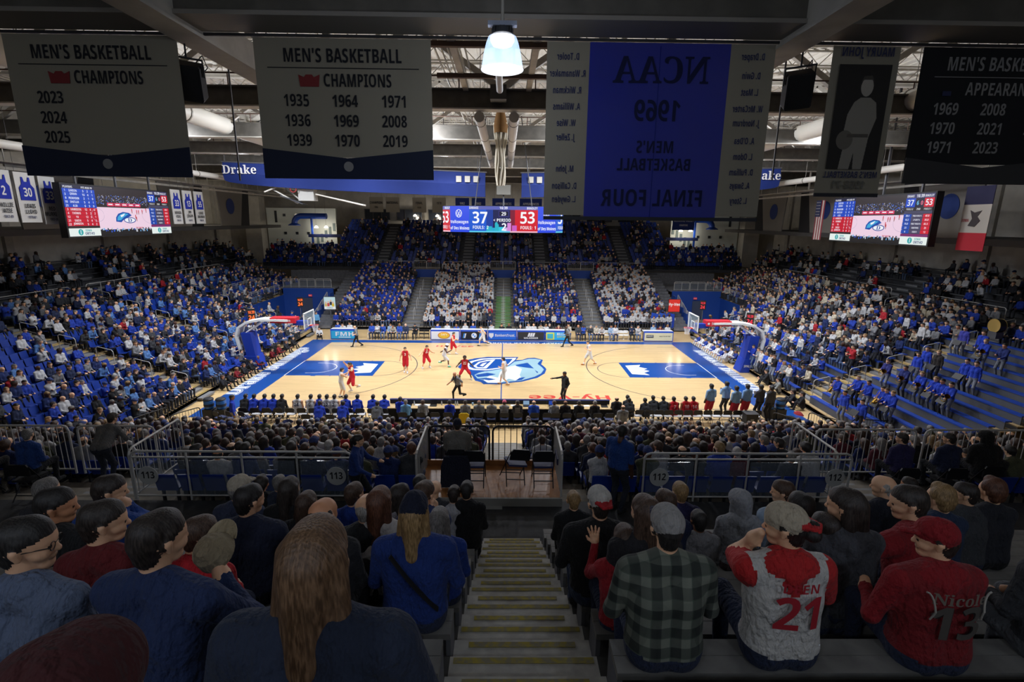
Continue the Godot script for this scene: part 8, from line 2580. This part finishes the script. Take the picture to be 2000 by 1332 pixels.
# ---------- band and standing students on the band side benches ----------
func band_people() -> void:
	var blue := mat("bench_blue", col("1a3f9c"), 0.5)
	var bank: Node3D = get_node("seating_bank_003")
	for r in ROWS:
		for seg in [[-19.0, -10.4], [-8.8, -3.0], [-1.4, 5.9], [7.3, 14.4]]:
			var a: float = maxf(seg[0], -11.0 if r < 9 else -19.0)
			if seg[1] - a < 0.6: continue
			var b := part(bank, "bench", slab(3, a, seg[1], r * RD + 0.2, r * RD + 0.5, Y0 + RR * r + 0.36, Y0 + RR * r + 0.42), blue)
			part(b, "kick_board", slab(3, a + 0.02, seg[1] - 0.02, r * RD + 0.22, r * RD + 0.26, Y0 + RR * r, Y0 + RR * r + 0.36), mat("kick_grey", col("4c4f58"), 0.7))
	var R := col("1a3bb0")
	var brass := mat("horn_brass", col("b08a3a"), 0.3, 0.9)
	var n := 0
	# photo pixel of the head, pose, colour, instrument
	var q := [[1648, 735, "play", R, "trombone"], [1674, 738, "play", R, "trumpet"], [1702, 745, "play", R, "trumpet"], [1720, 760, "play", R, "trombone"], [1738, 760, "play", R, "trumpet"], [1752, 765, "play", R, ""], [1623, 775, "stand", R, ""], [1648, 795, "stand", R, ""], [1735, 705, "play", col("2a2f74"), "horn"], [1800, 730, "play", R, "horn"], [1768, 718, "play", col("222c6c"), "horn"], [1800, 690, "stand", R, ""], [1815, 680, "stand", R, ""], [1843, 685, "stand", col("2a2522"), ""], [1865, 640, "stand_cross", col("6d6a66"), ""], [1890, 640, "stand", col("3a3f9c"), ""], [1915, 652, "stand", R, ""], [1944, 660, "play", R, "horn"], [1978, 670, "play", col("22306c"), ""], [1888, 705, "stand", R, ""], [1902, 712, "stand", R, ""], [1826, 740, "play", R, "trumpet"], [1848, 742, "play", R, ""], [1860, 750, "play", R, "horn"]]
	for e in q:
		n += 1
		# stand on the bench bank plane: head about 1.62 m above the tread
		var d := ray(e[0], e[1])
		var sl := RR / RD
		var t := (Y0 + 1.62 - sl * 17.1 + sl * CAM.x - CAM.y) / (d.y - sl * d.x)
		var h := CAM + d * t
		var row := clampi(int(round((h.x - 17.1 - 0.2) / RD)), 0, 17)
		var at := spot(3, h.z, row * RD + 0.08, Y0 + RR * row)
		var top: String = "royal blue" if e[3] == R else "dark"
		var o := person(proto(e[2]), at, -PI * 0.5 + 0.25, 1.0, outfit([0, 0, 4, 1][n % 4], e[3], [col("7d828c"), col("6a6f78"), col("2a2c34")][n % 3], ["dark", "brown", "blond", "black"][n % 4]), "%s band member in a %s top in the %s bench row%s" % [nth(n - 1), top, nth(row), " with a " + e[4] if e[4] else ""])
		if e[4]:
			var it := thing(e[4], "brass %s held by the %s band member in the %s row" % [e[4], nth(n - 1), nth(row)], e[4], at, -PI * 0.5 + 0.25)
			var m := MB.new()
			match e[4]:
				"trombone":
					m.path([Vector3(-0.05, 1.45, 0.15), Vector3(-0.05, 0.9, 0.6), Vector3(-0.02, 0.88, 0.62), Vector3(-0.02, 1.4, 0.16)], 0.01, 6)
					m.tube(Vector3(0.05, 1.2, 0.35), Vector3(0.05, 0.95, 0.55), 0.02, 0.09, 12, false)
				"trumpet":
					m.tube(Vector3(0, 1.3, 0.25), Vector3(0, 1.12, 0.5), 0.012, -1, 8)
					m.tube(Vector3(0, 1.12, 0.5), Vector3(0, 1.05, 0.6), 0.015, 0.06, 12, false)
					for k in 3: m.tube(Vector3(0, 1.24 - k * 0.03, 0.33 + k * 0.04), Vector3(0, 1.15 - k * 0.03, 0.31 + k * 0.04), 0.009, -1, 6)
				_:
					var pts := []
					for i in 15: pts.append(Vector3(0.14 * cos(i * 0.5), 1.0 + 0.14 * sin(i * 0.5), 0.33 + 0.006 * i))
					m.path(pts, 0.016, 7)
					m.tube(Vector3(0.1, 1.05, 0.42), Vector3(0.24, 1.18, 0.5), 0.02, 0.12, 14, false)
			part(it, "tubing", m.mesh(), brass)
		if n % 2 == 0:
			var sp := spot(3, h.z, row * RD - 0.3, Y0 + RR * maxi(row - 1, 0))
			var ms := thing("music_stand", "black music stand before the %s band member in the %s row" % [nth(n - 1), nth(row)], "music stand", sp)
			var m := MB.new()
			m.tube(Vector3(0, 0.0, 0), Vector3(0, 1.0, 0), 0.012, -1, 6)
			for k in 3: m.tube(Vector3(0, 0.12, 0), Vector3(cos(TAU * k / 3.0) * 0.22, 0.0, sin(TAU * k / 3.0) * 0.22), 0.01, -1, 5)
			part(ms, "pole", m.mesh(), mat("stand_black", col("141416"), 0.5))
			var dk := MB.new()
			dk.box(Vector3(0.03, 1.08, 0), Vector3(0.02, 0.3, 0.46), Basis(Vector3.BACK, -0.6))
			part(ms, "desk", dk.mesh(), mats["stand_black"])
			if n % 4 == 0:
				var pg := MB.new()
				pg.box(Vector3(0.045, 1.09, 0), Vector3(0.008, 0.24, 0.34), Basis(Vector3.BACK, -0.6))
				part(ms, "sheet_music", pg.mesh(), mat("paper", col("d5d6d4"), 0.9))
	# bass drum on its side by the walkway
	var dp := on_x(1948, 636, 26.6)
	var bd := thing("bass_drum", "tan skinned bass drum standing on edge at the top of the band", "drum", dp)
	var dm := MB.new()
	dm.lathe(Vector3(0, 0, 0), [Vector2(0.36, -0.18), Vector2(0.36, 0.18)], 26, Basis(Vector3.BACK, PI * 0.5))
	part(bd, "shell", dm.mesh(), mat("drum_black", col("1b1b1f"), 0.4))
	var sk := MB.new()
	for e in [-0.18, 0.18]: sk.lathe(Vector3(e, 0, 0), [Vector2(0, 0.0), Vector2(0.35, 0.0), Vector2(0.37, 0.012), Vector2(0.37, -0.012)], 26, Basis(Vector3.BACK, PI * 0.5))
	part(bd, "skins", sk.mesh(), mat("drum_skin", col("b99a52"), 0.7))
	part(bd, "cradle", bm(Vector3(0, -0.5, 0), Vector3(0.4, 0.35, 0.5)), mats["rod_grey"])
	# student standers, first three rows
	for i in 36:
		var r := int(i / 12)
		var z := -1.0 + (i % 12) * 0.56 + 0.1 * sin(i * 3.7) + r * 0.2
		if r > 0: z -= 4.0
		var kind: String = ["stand_cross", "stand", "stand_long", "stand_clap"][(i * 5 + r) % 4]
		var k := (i * 7 + r) % 6
		person(proto(kind), spot(3, z, r * RD * 2 + 0.1, Y0 + RR * r * 2), -PI * 0.5 + 0.15, 0.98 + 0.03 * sin(i), outfit([0, 4, 1, 0][i % 4], [col("2a55c4"), col("c6c5c2"), col("1c1d22"), R, col("85888c"), col("d0cec8")][k], [col("8a919c"), col("2a2f3c"), col("16181c"), col("55688a")][i % 4], ["brown", "dark", "blond", "black"][i % 4]), "%s student standing in the %s bench row in a %s top" % [nth(i), nth(r * 2), ["blue", "white", "black", "royal", "grey", "cream"][k]])

# ---------- the crowd in the seats ----------
func build_crowd() -> void:
	var r := RandomNumberGenerator.new()
	r.seed = 991
	var sit := ["sit", "sit_fwd", "sit_long", "sit_cross", "sit_chin", "sit_bald", "sit_turn", "sit_turn2"]
	var std := ["stand", "stand_cross", "stand_long", "stand_clap"]
	var pal := {
		"royal": col("1a389a"), "deep": col("152758"), "white": col("b4b5b7"), "grey": col("77797d"), "charcoal": col("33353a"), "black": col("17181b"), "navy": col("1a2544"), "red": col("a01c28"), "sky": col("5078b0"), "cream": col("b9b09c"), "maroon": col("57202c"), "olive": col("4a4c36"), "gold": col("a8842c")}
	var mix := {
		0: ["royal", "charcoal", "deep", "white", "navy", "charcoal", "navy", "grey", "black", "black"],
		1: ["charcoal", "grey", "black", "navy", "royal", "deep", "white", "maroon", "charcoal", "olive"],
		2: ["royal", "deep", "white", "white", "grey", "charcoal", "black", "navy", "royal", "sky"],
		3: ["royal", "white", "white", "black", "navy", "grey", "royal", "cream", "charcoal", "deep"]}
	var all := []
	var empty := []
	var taken := []
	for s in seats:
		var px := pixel_of(s.p + Vector3(0, 0.8, 0))
		if depth_of(s.p) < 1.0 or px.x < -60 or px.x > 2060 or px.y < 380 or px.y > 1000: continue
		var occ := 0.0
		var kind := "sit"
		match int(s.bank):
			0: occ = 0.9 if s.low else 0.46 - 0.012 * s.row
			1: occ = 0.82
			2: occ = 0.66 if s.low else 0.4
			3: occ = 0.9 if s.low else 0.28
		if s.bank == 2 and s.low and r.randf() < 0.16: occ = 0.0
		if s.bank == 3 and s.low:
			if s.s > 6.0 and s.row < 15: continue      # the band stands here
			if s.row in [0, 2, 4] and s.s > -6.0 and s.s < 6.5: continue
			if s.row in [1, 3]: occ = 0.35
			if s.row > 4 and s.s > -9 and s.row < 13 and r.randf() < 0.45: kind = "stand"
		if s.bank == 2 and s.low and s.s > 7.0 and s.row > 3: occ *= 0.8
		if r.randf() >= occ:
			if s.bank != 3 and (s.low or s.bank == 0): empty.append(s)
			continue
		var c: String = mix[int(s.bank)][r.randi() % 10]
		if s.bank == 0 and s.low and ((s.s < -0.8 and s.s > -8.0) or s.s > 9.2) and r.randf() < 0.5: c = "white"
		if s.bank == 0 and s.low and (s.s < -9.0 or (s.s > 0.8 and s.s < 8.0)) and r.randf() < 0.36: c = "royal"
		if r.randf() < 0.02: c = "red"
		all.append({"s": s, "k": (sit[r.randi() % sit.size()] if kind == "sit" else std[r.randi() % 4]), "c": c, "size": r.randf_range(0.9, 1.06), "turn": r.randf_range(-0.15, 0.15), "dx": r.randf_range(-0.06, 0.06), "d": depth_of(s.p), "sk": [0, 0, 0, 1, 4, 2, 3][r.randi() % 7], "h": ["brown", "dark", "grey", "black", "brown", "blond", "auburn", "dark", "white", "black"][r.randi() % 10], "t": ["3a4258", "23262e", "4c5f80", "6a655a", "17181b"][r.randi() % 5]})
		if s.bank != 3: taken.append(s)
	all.sort_custom(func(a, b): return a.d < b.d)
	var bankword := ["far lower bank", "bank behind the scorer's table", "jersey side bank", "band side bank"]
	var room := maxi(0, 322 - people)
	var rest := {}
	for i in all.size():
		var e: Dictionary = all[i]
		var s: Dictionary = e.s
		var at: Vector3 = s.p + Basis(Vector3.UP, s.turn) * Vector3(e.dx, 0, -0.04 if e.k.begins_with("sit") else 0.18)
		if i < room:
			var hairy: String = {"sit_cross": "a cap", "sit_bald": "thin %s hair" % e.h, "sit_long": "long %s hair" % e.h, "sit_turn2": "long %s hair" % e.h}.get(e.k, "%s hair" % e.h)
			person(proto(e.k), at, s.turn + e.turn, e.size, outfit(e.sk, pal[e.c], col(e.t), e.h, col("2a3a6c"), col("2a3a6c")), "spectator in %s with %s, %s row of the %s" % [e.c, hairy, nth(s.row), bankword[s.bank]], "spectators of the " + bankword[s.bank])
		else:
			var key := "%s|%d|%s|%s" % [e.k, 0 if e.sk in [0, 4, 1] else 3, {"auburn": "brown", "white": "grey", "black": "dark"}.get(e.h, e.h), "23262e" if e.h != "brown" else "4c5f80"]
			if not rest.has(key): rest[key] = []
			rest[key].append([Transform3D(Basis(Vector3.UP, s.turn + e.turn).scaled(Vector3.ONE * e.size), at), pal[e.c]])
	var crowd := Node3D.new()
	crowd.name = "crowd"
	add_child(crowd)
	tag(crowd, "dense crowd of spectators filling the seats of the stands", "crowd", "", "stuff")
	var tint := mat("crowd_cloth", Color.WHITE, 0.92)
	tint.vertex_color_use_as_albedo = true
	for key in rest:
		var f: PackedStringArray = key.split("|")
		var src := proto(f[0])
		var o := outfit(int(f[1]), Color.WHITE, col(f[3]), f[2], col("2a3a6c"), col("2a3a6c"))
		var am := ArrayMesh.new()
		for l in src:
			am.add_surface_from_arrays(Mesh.PRIMITIVE_TRIANGLES, (src[l] as ArrayMesh).surface_get_arrays(0))
			am.surface_set_material(am.get_surface_count() - 1, tint if l == SHIRT else o[BASE.get(l, l)])
		scatter(crowd, "spectators", am, rest[key], null, true)
	# seats: the 300 empty ones that show largest singly, the others as one mass
	empty.sort_custom(func(a, b): return depth_of(a.p) < depth_of(b.p))
	var sm := seat_mesh()
	var blue := mat("seat_blue", col("14348a"), 0.4)
	var leg := mat("seat_leg", col("1b1d24"), 0.6)
	var others := []
	for i in empty.size():
		var s: Dictionary = empty[i]
		if i < 300:
			var t := thing("stadium_seat", "empty royal blue plastic seat, %s row of the %s" % [nth(s.row), bankword[s.bank]], "seat", s.p, s.turn, "empty seats in row %d of the %s" % [s.row + 1, bankword[s.bank]])
			part(t, "seat_pan", sm[0], blue)
			part(t, "backrest", sm[1], blue)
			part(t, "bracket", sm[2], leg)
		else: others.append([Transform3D(Basis(Vector3.UP, s.turn), s.p), Color.WHITE])
	for s in taken:
		if s.low or s.bank == 0: others.append([Transform3D(Basis(Vector3.UP, s.turn), s.p), Color.WHITE])
	var mass := Node3D.new()
	mass.name = "seat_rows"
	add_child(mass)
	tag(mass, "rows of royal blue plastic seats throughout the stands", "seats", "", "stuff")
	scatter(mass, "seat_pans", sm[0], others, blue, false)
	scatter(mass, "backrests", sm[1], others, blue, false)
	scatter(mass, "brackets", sm[2], others, leg, false)
func scatter(parent: Node, called: String, m: Mesh, list: Array, mt: Material, tinted: bool) -> void:
	var mm := MultiMesh.new()
	mm.transform_format = MultiMesh.TRANSFORM_3D
	mm.use_colors = tinted
	mm.mesh = m
	mm.instance_count = list.size()
	for i in list.size():
		mm.set_instance_transform(i, list[i][0])
		if tinted: mm.set_instance_color(i, (list[i][1] as Color).srgb_to_linear())
	var o := MultiMeshInstance3D.new()
	o.name = called
	o.multimesh = mm
	if mt: o.material_override = mt
	parent.add_child(o, true)
	o.set_meta("kind", "stuff")
